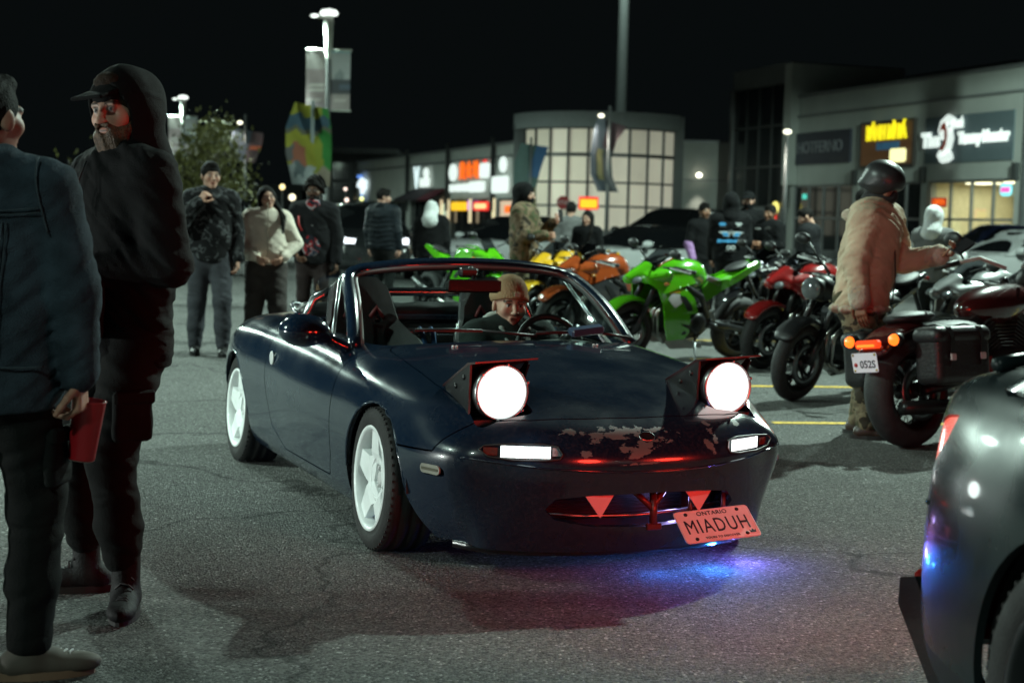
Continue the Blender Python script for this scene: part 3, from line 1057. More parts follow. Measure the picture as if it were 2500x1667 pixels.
def lamp_post(loc, h, label, banner=None, glow=None, rz=0.0, energy=0, head=1.0, small=False, wide=False):
    r = empty('lamp_post', loc, rz, label, 'lamp post')
    m = MB(); m.lathe([(.16, 0), (.16, .5), (.11, .55), (.085, h - 1.7)], axis='z', n=12); m.build('post', POST, r)
    m = MB(); m.lathe([(.09, h - 1.75), (.13, h - 1.5), (.18, h - .4), (.15, h - .2)], axis='z', n=12); m.build('upper_post', POSTW, r)
    m = MB(); m.lathe([(0, h - .22), (.30 * head, h - .19), (.34 * head, h - .12), (.28 * head, h - .02), (0, h + .05)], axis='z', n=20); m.build('lamp_head', glow or LAMPW, r)
    if not small:
        m = MB(); m.sphere((-.52, 0, h - .22), (.16, .12, .07), 10); m.build('side_lamp', glow or LAMPW, r)
        m = MB(); m.tube([(-.55, 0, h - .25), (0, 0, h - .3)], .04, 6); m.build('side_arm', POSTW, r)
    if banner: double_banner(r, *banner)
    if energy:
        l = lamp_light((-1.2, 0, h - .35), energy, R(180) if wide else R(165), blend=.12 if wide else .6); l.parent = r
    return r
lamp_post((-6.95, 56, 0), 8.85, 'tall lit lamp post with pale double banner behind the three walkers', (7.38, 5.25, .72, .09), energy=9000)
lamp_post((-21.42, 98, 0), 8.9, 'far lit lamp post with washed-out double banner above the trees', (7.55, 5.2, .82, .09), energy=9000)
lamp_post((-38.5, 150, 0), 8.9, 'farthest lit lamp post just past the hooded man\'s shoulder', None, energy=9000)
def globe_post(loc, h, lx, label, banner=None):
    r = empty('banner_post', loc, 0, label, 'lamp post')
    m = MB(); m.tube([(0, 0, 0), (0, 0, h)], [.09, .06], 8); m.build('post', POST, r)
    m = MB(); m.tube([(0, 0, h - .42), (lx, 0, h - .36)], .03, 6); m.build('arm', POST, r)
    m = MB(); m.sphere((lx, 0, h - .38), (.13, .11, .08), 12); m.build('lamp_head', E_('globe_warm', (1, .95, .72), 2.5), r)
    return r
gp = globe_post((-12.43, 70, 0), 5.95, -.26, 'slim post with a single small lamp and dark flags between trees and banner')
def sail(root, pts_l, pts_r, colf, name='flag', n=28, mz=70, wav=.10):
    V, F, Cc = [], [], []
    for j in range(mz + 1):
        v = j / mz
        def ev(P):
            k = min(int(v * (len(P) - 1)), len(P) - 2); t = v * (len(P) - 1) - k
            return P[k][0] * (1 - t) + P[k + 1][0] * t, P[k][1] * (1 - t) + P[k + 1][1] * t
        a, b = ev(pts_l), ev(pts_r)
        for i in range(n + 1):
            u = i / n
            V.append((a[0] + (b[0] - a[0]) * u, wav * math.sin(5 * u + 6 * v), a[1] + (b[1] - a[1]) * u))
            Cc.append(colf(u, v))
    for j in range(mz):
        for i in range(n):
            q = j * (n + 1) + i
            F.append((q, q + 1, q + n + 2, q + n + 1))
    return mesh_np(name, V, F, M('flag_print', rough=.75, vcol='Col', var=.08, vs=3), root, True, col=np.array(Cc))
sail(gp, [(-.75, 3.9), (-.7, 4.6), (-.5, 5.35)], [(.45, 3.75), (.75, 4.6), (.85, 5.1)], lambda u, v: (.03, .04, .055) if u < .6 else ((.30, .06, .02) if .35 < v < .45 and u > .65 else (.035, .018, .022)))
# colourful sail flag
ff = empty('sail_flag', (-6.42, 48, 0), 0, 'yellow and green sail flag on a pale pole below the tall lamp post', 'flag')
m = MB(); m.tube([(0, 0, 0), (0, 0, 4.95)], .055, 8); m.build('pole', M('pole_pale', (.45, .52, .53), .4, .3, var=.05), ff)
def flagc(u, v):
    u, v = u + .05 * math.sin(11 * v + 2 * u) + .03 * math.sin(23 * v), v + .03 * math.sin(9 * u + 3) + .02 * math.sin(21 * u)
    c = (.42, .42, .05)
    if u > .78: c = (.05, .30, .06)
    elif u > .62: c = (.36, .40, .05)
    if .60 < v < .84 and u < .93: c = (.07, .14, .20)
    if .60 < v < .66: c = (.17, .17, .12)
    if .22 < v < .45 and .1 < u < .42: c = (.45, .16, .10)
    if .26 < v < .42 and u < .14: c = (.16, .16, .17)
    if v < .22 and u < .62: c = (.45, .50, .52) if abs(u - .28) > .12 or v < .06 else (.16, .20, .22)
    if v < .16 and u > .62: c = (.42, .36, .28)
    return c
sail(ff, [(-.62, 2.35), (-.85, 3.3), (-.83, 4.1), (-.55, 4.9)], [(.58, 2.30), (.60, 3.3), (.58, 4.1), (.50, 4.7)], flagc)
# dark sail flags on a lamp pole before the curved glass
gc = globe_post((3.61, 60, 0), 5.95, -.33, 'dark curled sail flag on a slim lamp pole before the curved glass')
def darkf(u, v):
    if .18 < v < .58 and abs(u - .42) < .20: return (.14, .12, .05) if abs(u - .42) < .13 else (.02, .02, .02)
    return (.045, .055, .07) if u < .5 else (.05, .025, .03) if v > .6 else (.05, .055, .06)
sail(gc, [(-.4, 2.62), (-.68, 3.3), (-.72, 4.1), (-.6, 5.0), (-.45, 5.55)], [(.42, 2.6), (.18, 3.2), (.12, 3.9), (.3, 4.6), (.68, 5.15)], darkf)
gd = empty('sail_flag', (.62, 66, 0), 0, 'murky teal sail flag left of the curved glass front', 'flag')
m = MB(); m.tube([(0, 0, 0), (0, 0, 5.0)], .05, 8); m.build('pole', POST, gd)
sail(gd, [(-.6, 2.0), (-.75, 2.8), (-.7, 3.9), (-.45, 4.75)], [(.3, 1.9), (.25, 2.8), (.45, 3.7), (.75, 4.6)], lambda u, v: (.02, .07, .16) if (u > .6 and v > .5) else (.04, .075, .07) if v > .35 else (.10, .085, .04))
# small post lamp before the tower
sp = empty('lamp_post', (9.71, 55, 0), 0, 'slim pale post with a small lit lamp before the glass tower', 'lamp post')
m = MB(); m.tube([(0, 0, 0), (0, 0, 4.7)], [.09, .06], 8); m.build('post', POST, sp)
m = MB(); m.sphere((0, 0, 4.80), (.15, .13, .09), 12); m.build('lamp_head', E_('globe_warm', (1, .95, .72), 2.5), sp)
# tall mast behind the centre block, dark post at the right edge
ms = empty('light_mast', (8.75, 130, 0), 0, 'thick pale mast rising behind the curved block', 'mast')
m = MB(); m.lathe([(.52, 0), (.46, 16), (.40, 30)], axis='z', n=14); m.build('mast_tube', M('mast_grey', (.40, .43, .43), .6, .2, var=.1), ms)
m = MB(); m.box((0, 0, 30.2), (2.4, 2.4, .5)); m.build('lamp_crown', POST, ms)
ms2 = empty('dark_pole', (18.2, 54.5, 0), 0, 'dark pole against the wall at the right edge of the picture', 'pole')
m = MB(); m.lathe([(.22, 0), (.20, 5), (.17, 12)], axis='z', n=12); m.build('pole_tube', DARKM, ms2)
# ---- signs near the van
st = empty('stop_sign', (2.44, 78, 0), 0, 'red octagonal stop sign by the camouflage jacket\'s raised hand', 'sign')
m = MB(); m.prism([(.36 * math.cos(R(22.5 + 45 * k)), 2.4 + .36 * math.sin(R(22.5 + 45 * k))) for k in range(8)], -.02, 0, 'y'); m.build('sign_plate', M('sign_plate_red', (.28, .015, .015), .5, var=.05), st)
text_mesh('lettering', 'STOP', .26, M('letter_white', (.6, .6, .6), .5, var=0), st, frame_T((0, -.03, 2.4), (1, 0, 0)), .004)
m = MB(); m.tube([(0, .03, 0), (0, .03, 2.7)], .035, 8); m.build('post', POST, st)
ys = empty('yellow_sign', (3.55, 74, 0), 0, 'small lit yellow sign under the curved glass', 'sign')
m = MB(); m.box((0, 0, 2.35), (.95, .1, .62)); m.build('sign_frame', NEON_R, ys)
m = MB(); m.box((0, -.07, 2.33), (.8, .03, .40)); m.build('sign_face', NEON_YO, ys)
m = MB(); m.tube([(0, .1, 0), (0, .1, 2.4)], .05, 6); m.build('post', POST, ys)
# ---- trees by the left lamp posts
def leaf_tree(loc, h, w, label, seed, col=(.10, .10, .02), n=2600):
    r = empty('tree', loc, 0, label, 'tree')
    rg = random.Random(seed)
    m = MB()
    m.tube([(0, 0, 0), (.05, 0, h * .3), (-.04, .05, h * .65), (0, 0, h * .9)], [.10, .08, .05, .015], 8)
    tips = []
    for k in range(14):
        a = rg.uniform(0, 6.28); z = h * rg.uniform(.22, .8); l = w * .55 * (1.1 - z / h) + .15
        tip = (l * math.cos(a), l * math.sin(a), z + l * .55)
        m.tube([(0, 0, z), (tip[0] * .55, tip[1] * .55, z + l * .22), tip], [.035, .02, .008], 5)
        tips.append(tip)
    m.build('trunk', M('bark', (.05, .04, .03), .9, var=.3, vs=12), r)
    V, F, Cc = [], [], []
    cl = [(rg.gauss(0, w * .30) * (1.15 - t), rg.gauss(0, w * .30) * (1.15 - t), h * (.16 + .84 * t), .12 * w + .16 * w * rg.random() * (1.2 - t)) for t in [rg.random() for _ in range(46)]]
    for k in range(n):
        c = rg.choice(cl)
        p = Vector((c[0] + rg.gauss(0, c[3]), c[1] + rg.gauss(0, c[3]), c[2] + rg.gauss(0, c[3] * .8)))
        if p.z < .15: p.z = .15 + rg.random() * .3
        s = rg.uniform(.05, .11)
        q = Euler((rg.uniform(0, 6), rg.uniform(0, 6), rg.uniform(0, 6))).to_matrix()
        b = len(V)
        for a, e in ((-1, 0), (0, -.5), (1, 0), (0, .5)):
            V.append(p + q @ Vector((a * s, e * s, 0)))
        F.append((b, b + 1, b + 2, b + 3))
        g = rg.uniform(.55, 1.5)
        Cc += [(col[0] * g, col[1] * g, col[2] * g)] * 4
    mesh_np('crown', V, F, M('leaves', rough=.7, vcol='Col', var=.1), r, False, col=np.array(Cc))
    return r
for k, (x, y, h, w, lb) in enumerate(((-11.0, 46, 2.9, 3.0, 'olive shrub below the far double banner, nearest the hooded man'), (-9.1, 44, 3.6, 2.4, 'olive tree with a pointed crown left of the dark flags'),
                                  (-10.3, 52, 4.4, 2.6, 'taller thin olive tree in front of the far double banner'), (-13.2, 50, 3.0, 3.2, 'wide olive shrub partly hidden by the hooded man'))):
    leaf_tree((x, y, 0), h, w, lb, 11 + k)
# two round shop-lamp globes in the left distance
for k, (x, y, z, r_, cn, cl, lb) in enumerate(((-17.6, 115, 3.6, .34, 'globe_amber', (1, .80, .38), 'upper amber round lamp on the left of the woman'), (-17.9, 112, 2.9, .42, 'globe_cream', (1, .90, .62), 'lower cream round lamp above the woman\'s head'),
                                               (-16.4, 112, 2.8, .40, 'globe_cream', (1, .9, .62), 'second cream round lamp right of the woman\'s head'), (-11.9, 118, 2.9, .26, 'globe_lime', (.9, .95, .35), 'small lime lamp right of the bearded walker'),
                                               (-12.5, 112, 3.5, .2, 'globe_rose', (1, .75, .65), 'topmost rose lamp of the vertical pair'), (-12.4, 112, 2.7, .24, 'globe_rose', (1, .75, .65), 'lower rose lamp of the vertical pair'),
                                               (-24.7, 112, 2.2, .50, 'globe_cream', (1, .9, .62), 'bright cream lamp beside the first walker\'s shoulder'))):
    b = empty('street_lamp', (x, y, 0), 0, lb, 'lamp')
    m = MB(); m.sphere((0, 0, z), r_ * .6, 12); m.build('lamp_globe', E_(cn, cl, 2.2), b)
    m = MB(); m.tube([(0, 0, 0), (0, 0, z)], .05, 6); m.build('post', POST, b)

# unseen lamp posts; those labelled added bring extra light, the others fit the shadows
for k, (x, y, en, lb) in enumerate(((-8.2, 21.5, 6000, 'lamp post left of the picture behind the walkers'), (-13.0, 4.25, 13000, 'lamp post left of the picture level with the roadster'), (7.9, 16.5, 9500, 'lamp post right of the picture level with the motorcycles'),
                                (-20, 40, 4500, 'added lamp post left of the picture that lights the trees and flags'), (-27.5, 68, 17000, 'added lamp post left of the picture that lights the curved block and shop wing'), (19.5, 46, 11000, 'added lamp post right of the picture that lights the shop wall'), (-3.5, -7, 1700, 'added fill lamp post behind the camera'))):
    lamp_post((x, y, 0), 9.0, lb, None, energy=en, wide=y > 30)
for par, zz, en in ((sp, 4.55, 500), (gc, 5.3, 350), (gp, 5.3, 500)):
    l = lamp_light((-.9, -.3, zz), en, R(170), None, (1, .97, .82)); l.parent = par
l = lamp_light((0, -1.9, 29.5), 14000, R(120)); l.parent = ms  # unseen lamp added below the crown to brighten the mast tube
# ================================================================== cars
def box_cage(T, Fr, S, Bk):
    """rounded-box patch layout, y >= 0 half, mirrored.  T[i][j] top, Fr[k][j] front, S[i][k] side, Bk[k][j] back
    T j=last is the shoulder; S[i] lists k=1..K; Fr/Bk rows k=1..K for j=0..J-1 (corner column is S[0]/S[-1])."""
    V, idx, faces = [], {}, []
    def vid(key, p, sgn):
        k = (key, sgn if abs(p[1]) > 1e-9 else 1)
        if k not in idx:
            idx[k] = len(V)
            V.append((p[0], p[1] * sgn, p[2]))
        return idx[k]
    nI, J, K = len(T), len(T[0]) - 1, len(S[0])
    for sgn in (1, -1):
        t = lambda i, j: vid(('t', i, j), T[i][j], sgn)
        def sd(i, k): return t(i, J) if k == 0 else vid(('s', i, k), S[i][k - 1], sgn)
        def fr(k, j):
            if k == 0: return t(0, j)
            return sd(0, k) if j == J else vid(('f', k, j), Fr[k - 1][j], sgn)
        def bk(k, j):
            if k == 0: return t(nI - 1, j)
            return sd(nI - 1, k) if j == J else vid(('b', k, j), Bk[k - 1][j], sgn)
        def add(*f): faces.append(tuple(f) if sgn > 0 else tuple(reversed(f)))
        for i in range(nI - 1):
            for j in range(J): add(t(i, j), t(i, j + 1), t(i + 1, j + 1), t(i + 1, j))
            for k in range(K): add(sd(i, k), sd(i, k + 1), sd(i + 1, k + 1), sd(i + 1, k))
        for k in range(K):
            for j in range(J):
                add(fr(k, j), fr(k + 1, j), fr(k + 1, j + 1), fr(k, j + 1))
                add(bk(k, j), bk(k, j + 1), bk(k + 1, j + 1), bk(k + 1, j))
    return V, faces

def wheel(name, parent, loc, side, tr, tw, rr, style, rim_mat, camber=0.0, steer=0.0, tyre=None):
    """wheel as a part: tyre + rim + hub; outer face towards side (+1: +y, -1: -y)"""
    w = empty(name, loc)
    w.parent = parent
    w.rotation_euler = (camber * side, 0, steer)
    tyre = tyre or M('tyre_rubber', (.012, .012, .012), .75, var=.3, vs=30, bump=.3, bs=120)
    h = tw / 2
    m = MB()
    pr = [(rr * 1.0, -h * .8), (rr * 1.04, -h * .98), (tr * .86, -h), (tr * .955, -h * .93), (tr * .99, -h * .8)]
    for gx in (-.45, 0, .45):
        pr += [(tr, h * gx - .012), (tr - .007, h * gx - .006), (tr - .007, h * gx + .006), (tr, h * gx + .012)]
    pr += [(tr * .99, h * .8), (tr * .955, h * .93), (tr * .86, h), (rr * 1.04, h * .98), (rr * 1.0, h * .8)]
    m.lathe(pr, n=64)
    for k in range(56):
        for e in (-1, 1):
            a = 2 * PI * k / 56
            m.box((tr * .9625 * math.cos(a), e * h * .78, tr * .9625 * math.sin(a)), (.014, h * .26, .010), rot=(0, -a, 0))
    m.build('tyre', tyre, w)
    s = side
    m = MB()
    m.lathe([(rr * 1.045, s * h * .96), (rr * 1.03, s * h * 1.02), (rr * .985, s * h * 1.01), (rr * .955, s * h * .94), (rr * .93, s * h * .5), (rr * .90, -s * h * .2), (rr * .93, -s * h * .9)], n=64)
    if style == 'star':
        for k in range(5):
            a = R(90 + 72 * k)
            T = Matrix.Rotation(-a, 4, 'Y')
            r1, r0 = rr * .95, rr * .26
            ins, outw, mid = .088, .036, .050
            y1, y0 = s * h * .78, s * h * .46
            P = [(r0, -ins * .8, s * h * .60), (r1 * .52, -mid, s * h * .80), (r1, -outw, s * h * .84), (r1, outw, s * h * .84), (r1 * .52, mid, s * h * .80), (r0, ins * .8, s * h * .60)]
            vs = [T @ Vector((p[0], p[2], p[1])) for p in P] + [T @ Vector((p[0], p[2] - s * .03, p[1] * 1.12)) for p in P]
            n = 6
            m.add(vs, [tuple(range(n)), tuple(range(2 * n - 1, n - 1, -1))] + [(i, n + i, n + (i + 1) % n, (i + 1) % n) for i in range(n)])
        m.lathe([(rr * .47, s * h * .50), (rr * .45, s * h * .69), (rr * .40, s * h * .72), (rr * .37, s * h * .69), (rr * .35, s * h * .40), (rr * .20, s * h * .36), (0, s * h * .36)], n=40)
    else:
        for k in range(10):
            a = R(36 * k + (9 if k % 2 else -9))
            T = Matrix.Rotation(-a, 4, 'Y')
            P = [(rr * .2, -.016), (rr * .93, -.012), (rr * .93, .012), (rr * .2, .016)]
            vs = [T @ Vector((p[0], s * h * (.62 + .25 * (p[0] > rr * .5)), p[1])) for p in P] + [T @ Vector((p[0], s * h * .45, p[1] * 1.5)) for p in P]
            m.add(vs, [(0, 1, 2, 3), (7, 6, 5, 4)] + [(i, 4 + i, 4 + (i + 1) % 4, (i + 1) % 4) for i in range(4)])
        m.lathe([(rr * .26, s * h * .45), (rr * .25, s * h * .68), (rr * .15, s * h * .72), (0, s * h * .70)], n=32)
    m.build('rim', rim_mat, w)
    m = MB()
    for k in range(5 if style != 'star' else 4):
        a = R(45 + 90 * k) if style == 'star' else R(72 * k)
        m.lathe([(.010, s * h * .34), (.010, s * h * .52), (.007, s * h * .55), (0, s * h * .55)], c=(rr * .26 * math.cos(a), 0, rr * .26 * math.sin(a)), n=6)
    m.lathe([(.03, s * h * .34), (.028, s * h * .56), (.02, s * h * .60), (0, s * h * .60)], n=16)
    m.build('lug_nuts', M('chrome', (.75, .76, .78), .12, 1.0, var=0), w)
    m = MB()
    m.lathe([(rr * .70, -s * .02), (rr * .70, -s * .002), (rr * .3, 0), (0, 0)], c=(0, 0, 0), n=32)
    m.build('brake_disc', M('brake_steel', (.16, .16, .17), .35, 1.0, var=.2), w)
    return w
# ------------------------------------------------------------------ the roadster
def paint(name, base, rough=.22, patches=None, coat=1.0, scr=.05, dust=.06, spec=.5):
    m = bpy.data.materials.new(name)
    m.use_nodes = True
    nt = m.node_tree
    b = nt.nodes['Principled BSDF']
    L = nt.links.new
    tc = nt.nodes.new('ShaderNodeTexCoord')
    n1 = nt.nodes.new('ShaderNodeTexNoise')
    n1.inputs['Scale'].default_value = 3.0
    n1.inputs['Detail'].default_value = 8
    L(tc.outputs['Object'], n1.inputs['Vector'])
    mr = nt.nodes.new('ShaderNodeMapRange')
    mr.inputs['From Min'].default_value = .35
    mr.inputs['From Max'].default_value = .75
    mr.inputs['To Min'].default_value = rough * .7
    mr.inputs['To Max'].default_value = rough * 1.6
    L(n1.outputs['Fac'], mr.inputs['Value'])
    L(mr.outputs['Result'], b.inputs['Roughness'])
    b.inputs['Coat Weight'].default_value = coat
    b.inputs['Coat Roughness'].default_value = scr
    b.inputs['Specular IOR Level'].default_value = spec
    # dust and swirl haze
    n2 = nt.nodes.new('ShaderNodeTexNoise')
    n2.inputs['Scale'].default_value = 90
    n2.inputs['Detail'].default_value = 4
    L(tc.outputs['Object'], n2.inputs['Vector'])
    mr2 = nt.nodes.new('ShaderNodeMapRange')
    mr2.inputs['From Min'].default_value = .45
    mr2.inputs['From Max'].default_value = .8
    mr2.inputs['To Max'].default_value = dust
    L(n2.outputs['Fac'], mr2.inputs['Value'])
    mx = nt.nodes.new('ShaderNodeMix')
    mx.data_type = 'RGBA'
    mx.inputs['A'].default_value = (*base, 1)
    mx.inputs['B'].default_value = (.25, .27, .27, 1)
    L(mr2.outputs['Result'], mx.inputs['Factor'])
    out = mx.outputs['Result']
    if patches:
        # peeled lacquer: jagged islands with a shape of their own
        sep = nt.nodes.new('ShaderNodeSeparateXYZ')
        mp = nt.nodes.new('ShaderNodeMapping')
        mp.inputs['Rotation'].default_value = (.5, 0, 0)
        mp.inputs['Scale'].default_value = (1, 1.0, 2.2)
        L(tc.outputs['Object'], mp.inputs['Vector'])
        wn = nt.nodes.new('ShaderNodeTexNoise')
        wn.inputs['Scale'].default_value = 16.0
        wn.inputs['Detail'].default_value = 9
        wn.inputs['Roughness'].default_value = .62
        L(mp.outputs['Vector'], wn.inputs['Vector'])
        L(tc.outputs['Object'], sep.inputs['Vector'])
        acc = None
        def math_(op, a, b_=None):
            nd = nt.nodes.new('ShaderNodeMath')
            nd.operation = op
            for i, x in enumerate((a, b_)):
                if x is None: continue
                if isinstance(x, (int, float)): nd.inputs[i].default_value = x
                else: L(x, nd.inputs[i])
            return nd.outputs['Value']
        for (cy_, cz_, ry, rz_, tilt) in patches:
            u = math_('SUBTRACT', sep.outputs['Y'], cy_)
            v = math_('SUBTRACT', sep.outputs['Z'], cz_)
            v = math_('SUBTRACT', v, math_('MULTIPLY', u, tilt))
            d = math_('ADD', math_('POWER', math_('ABSOLUTE', math_('DIVIDE', u, ry)), 2.0), math_('POWER', math_('ABSOLUTE', math_('DIVIDE', v, rz_)), 2.0))
            e = math_('SUBTRACT', 1.0, d)
            acc = e if acc is None else math_('MAXIMUM', acc, e)
        fld = math_('ADD', math_('MULTIPLY', acc, .55), math_('MULTIPLY', math_('SUBTRACT', wn.outputs['Fac'], .56), 4.2))
        msk = math_('GREATER_THAN', fld, .12)
        msk = math_('MULTIPLY', msk, math_('GREATER_THAN', acc, -.35))
        mx2 = nt.nodes.new('ShaderNodeMix')
        mx2.data_type = 'RGBA'
        mx2.inputs['B'].default_value = (.075, .145, .145, 1)
        L(out, mx2.inputs['A'])
        L(msk, mx2.inputs['Factor'])
        out = mx2.outputs['Result']
        cw = math_('SUBTRACT', 1.0, math_('MULTIPLY', msk, .95))
        L(cw, b.inputs['Coat Weight'])
        ro = math_('ADD', mr.outputs['Result'], math_('MULTIPLY', msk, .35))
        L(ro, b.inputs['Roughness'])
    L(out, b.inputs['Base Color'])
    return m

def roadster():
    root = empty('roadster', (.2001, 6.1306, 0), .4032 - PI / 2,
                 'dark navy two-seat convertible with raised round headlights and white star wheels', 'car')
    NAVY = (.004, .0135, .031)
    pm = paint('navy_paint', NAVY, .22)
    pb = paint('navy_paint_peeling', NAVY, .24, patches=[(-.10, .530, .20, .030, -.02), (-.02, .500, .14, .030, .15), (-.04, .470, .08, .022, .3), (.285, .525, .022, .040, -.9), (.255, .480, .022, .035, -.8), (.42, .550, .03, .015, .2), (-.06, .432, .10, .005, .05), (-.25, .475, .03, .016, 0)])
    chrome = M('chrome')
    black = M('black_plastic', (.010, .010, .011), .45, var=.2)
    satin = M('satin_black', (.012, .012, .012), .6, var=.2)
    # ---- surface points (x forward from the front axle, y left, z up)
    T = [
        [(.665, 0, .578), (.652, .24, .577), (.612, .43, .574), (.560, .545, .567), (.515, .600, .556)],
        [(.44, 0, .640), (.435, .25, .637), (.415, .46, .628), (.375, .605, .622), (.33, .690, .596)],
        [(.16, 0, .694), (.155, .26, .690), (.14, .49, .676), (.11, .635, .664), (.08, .735, .628)],
        [(-.14, 0, .738), (-.14, .27, .733), (-.14, .51, .716), (-.15, .655, .697), (-.16, .752, .655)],
        [(-.44, 0, .772), (-.45, .28, .767), (-.47, .53, .748), (-.50, .675, .722), (-.50, .762, .675)],
        [(-.80, 0, .785), (-.80, .30, .782), (-.80, .55, .766), (-.80, .690, .735), (-.80, .770, .690)],
        [(-1.20, 0, .785), (-1.20, .30, .782), (-1.20, .55, .770), (-1.20, .700, .745), (-1.20, .776, .700)],
        [(-1.60, 0, .790), (-1.60, .30, .786), (-1.60, .56, .774), (-1.60, .705, .752), (-1.60, .785, .708)],
        [(-1.98, 0, .800), (-1.98, .30, .795), (-1.98, .56, .782), (-1.98, .705, .760), (-1.98, .790, .712)],
        [(-2.35, 0, .795), (-2.35, .30, .790), (-2.35, .55, .776), (-2.35, .690, .752), (-2.35, .775, .702)],
        [(-2.75, 0, .765), (-2.74, .29, .760), (-2.72, .51, .745), (-2.69, .625, .720), (-2.67, .700, .672)],
        [(-3.00, 0, .730), (-2.99, .26, .726), (-2.95, .44, .712), (-2.90, .540, .690), (-2.86, .600, .650)]]
    S = [
        [(.555, .648, .506), (.578, .680, .440), (.556, .666, .330), (.528, .632, .205), (.500, .598, .120)],
        [(.34, .735, .530), (.34, .765, .440), (.34, .760, .330), (.34, .730, .205), (.33, .690, .120)],
        [(.08, .778, .555), (.08, .800, .450), (.08, .800, .330), (.08, .785, .205), (.08, .755, .125)],
        [(-.16, .796, .585), (-.16, .812, .460), (-.16, .808, .330), (-.16, .790, .205), (-.16, .755, .125)],
        [(-.50, .806, .600), (-.50, .824, .470), (-.50, .815, .330), (-.50, .795, .205), (-.50, .760, .130)],
        [(-.80, .812, .610), (-.80, .832, .480), (-.80, .818, .335), (-.80, .797, .205), (-.80, .760, .132)],
        [(-1.20, .815, .620), (-1.20, .835, .490), (-1.20, .820, .340), (-1.20, .797, .205), (-1.20, .760, .134)],
        [(-1.60, .820, .625), (-1.60, .836, .495), (-1.60, .822, .345), (-1.60, .800, .210), (-1.60, .765, .138)],
        [(-1.98, .826, .625), (-1.98, .842, .500), (-1.98, .830, .350), (-1.98, .808, .220), (-1.98, .775, .150)],
        [(-2.35, .815, .620), (-2.35, .832, .500), (-2.35, .822, .360), (-2.35, .800, .240), (-2.35, .765, .170)],
        [(-2.70, .745, .590), (-2.71, .765, .490), (-2.71, .755, .370), (-2.70, .735, .260), (-2.69, .705, .200)],
        [(-2.92, .625, .575), (-2.96, .640, .480), (-2.95, .630, .370), (-2.93, .615, .270), (-2.90, .595, .210)]]
    ys = [0, .25, .45, .575]
    def row(xs, zs): return [(x, y, z) for x, y, z in zip(xs, ys, zs)]
    Fr = [row((.752, .737, .682, .616), (.522, .521, .517, .512)),
          row((.803, .786, .724, .652), (.442, .442, .441, .440)),
          row((.786, .768, .706, .634), (.330, .330, .330, .330)),
          row((.770, .752, .686, .612), (.205, .205, .205, .205)),
          row((.752, .733, .667, .592), (.110, .110, .112, .116))]
    Bk = [row((-3.07, -3.06, -3.03, -2.98), (.66, .655, .64, .61)),
          row((-3.12, -3.11, -3.07, -3.02), (.50, .50, .49, .485)),
          row((-3.10, -3.09, -3.06, -3.01), (.38, .38, .375, .372)),
          row((-3.07, -3.06, -3.03, -2.98), (.28, .28, .275, .272)),
          row((-3.04, -3.03, -3.00, -2.95), (.22, .22, .215, .212))]
    V, F = box_cage(T, Fr, S, Bk)
    V, N, F = subsurf(V, F, 4, fit=6)
    x, y, z = V.T
    g = .0032
    hood_half = [(.663, 0), (.652, .20), (.620, .40), (.560, .560), (.40, .592), (.15, .600), (-.15, .598), (-.43, .585), (-.52, .54), (-.475, .38), (-.445, .2), (-.44, 0)]
    hood_poly = hood_half + [(a, -b) for a, b in reversed(hood_half[1:-1])]
    def fields(V):
        x, y, z = V.T
        s = {}
        s['hood'] = np.where(z > .5, sdpoly(x, y, hood_poly), -1)
        s['bump'] = sdpoly(x, z, [(2, -1), (2, .63), (.70, .63), (.545, .585), (.475, .455), (.20, .447), (.20, -1)])
        s['arch'] = np.where(np.abs(y) > .35, np.minimum(np.hypot(x, z - .275) - .298, np.hypot(x + 2.265, z - .275) - .305), 1)
        # below the hubs the openings go straight down
        s['arch'] = np.minimum(s['arch'], np.where((z < .275) & (np.abs(y) > .35), np.minimum(np.where(x > 0, x - .298 - (.275 - z) * .55, -x - .298), np.abs(x + 2.265) - .305), 1))
        ck = rrect(1.33, 1.22, .22, 6, (-1.12, 0))
        s['cockpit'] = np.where(z > .60, -sdpoly(x, y, ck), 1)
        s['door'] = np.where(np.abs(y) > .45, sdpoly(x, z, [(-.50, .9), (-.485, .60), (-.51, .30), (-.56, .205), (-1.30, .205), (-1.50, .30), (-1.58, .55), (-1.56, .9)]), -1)
        # pods for the pop-up lamps
        s['pod'] = np.where(z > .45, np.maximum(sdpoly(x, y, rrect(.25, .215, .04, 4, (.452, .4725))), sdpoly(x, y, rrect(.25, .215, .04, 4, (.452, -.4725)))), -1)
        sg = lambda sy: sdpoly(y * sy, z, [(.335, .470), (.350, .452), (.40, .444), (.50, .446), (.575, .458), (.60, .476), (.585, .492), (.50, .498), (.40, .502), (.35, .494)])
        s['sig'] = np.where(x > .45, np.maximum(sg(1), sg(-1)), -1)
        mo = [(-.385, .268), (-.35, .232), (-.22, .205), (0, .196), (.22, .205), (.35, .232), (.385, .268), (.35, .308), (.22, .320), (0, .322), (-.22, .320), (-.35, .308)]
        s['mouth'] = np.where(x > .5, sdpoly(y, z, mo), -1)
        s['mark'] = np.where(np.abs(y) > .5, sdpoly(x, z, rrect(.115, .036, .017, 4, (.475, .385))), -1)
        return s
    def cutp(*conds):
        v, n, f = V, N, F
        for fn in conds:
            s = fn(fields(v))
            v, n, f = clip(v, n, f, s)
        return v, n, f
    P = lambda name, geo, mat, depth=.014: panel_obj(name, *geo, mat, root, depth)
    P('hood', cutp(lambda s: s['hood'] - g, lambda s: -s['pod'] - g), pm)
    bp = P('front_bumper', cutp(lambda s: -s['hood'] - g, lambda s: s['bump'] - g, lambda s: s['arch'], lambda s: -s['sig'], lambda s: -s['mouth'], lambda s: -s['mark'], lambda s: -s['pod'] - g), pb, .03)
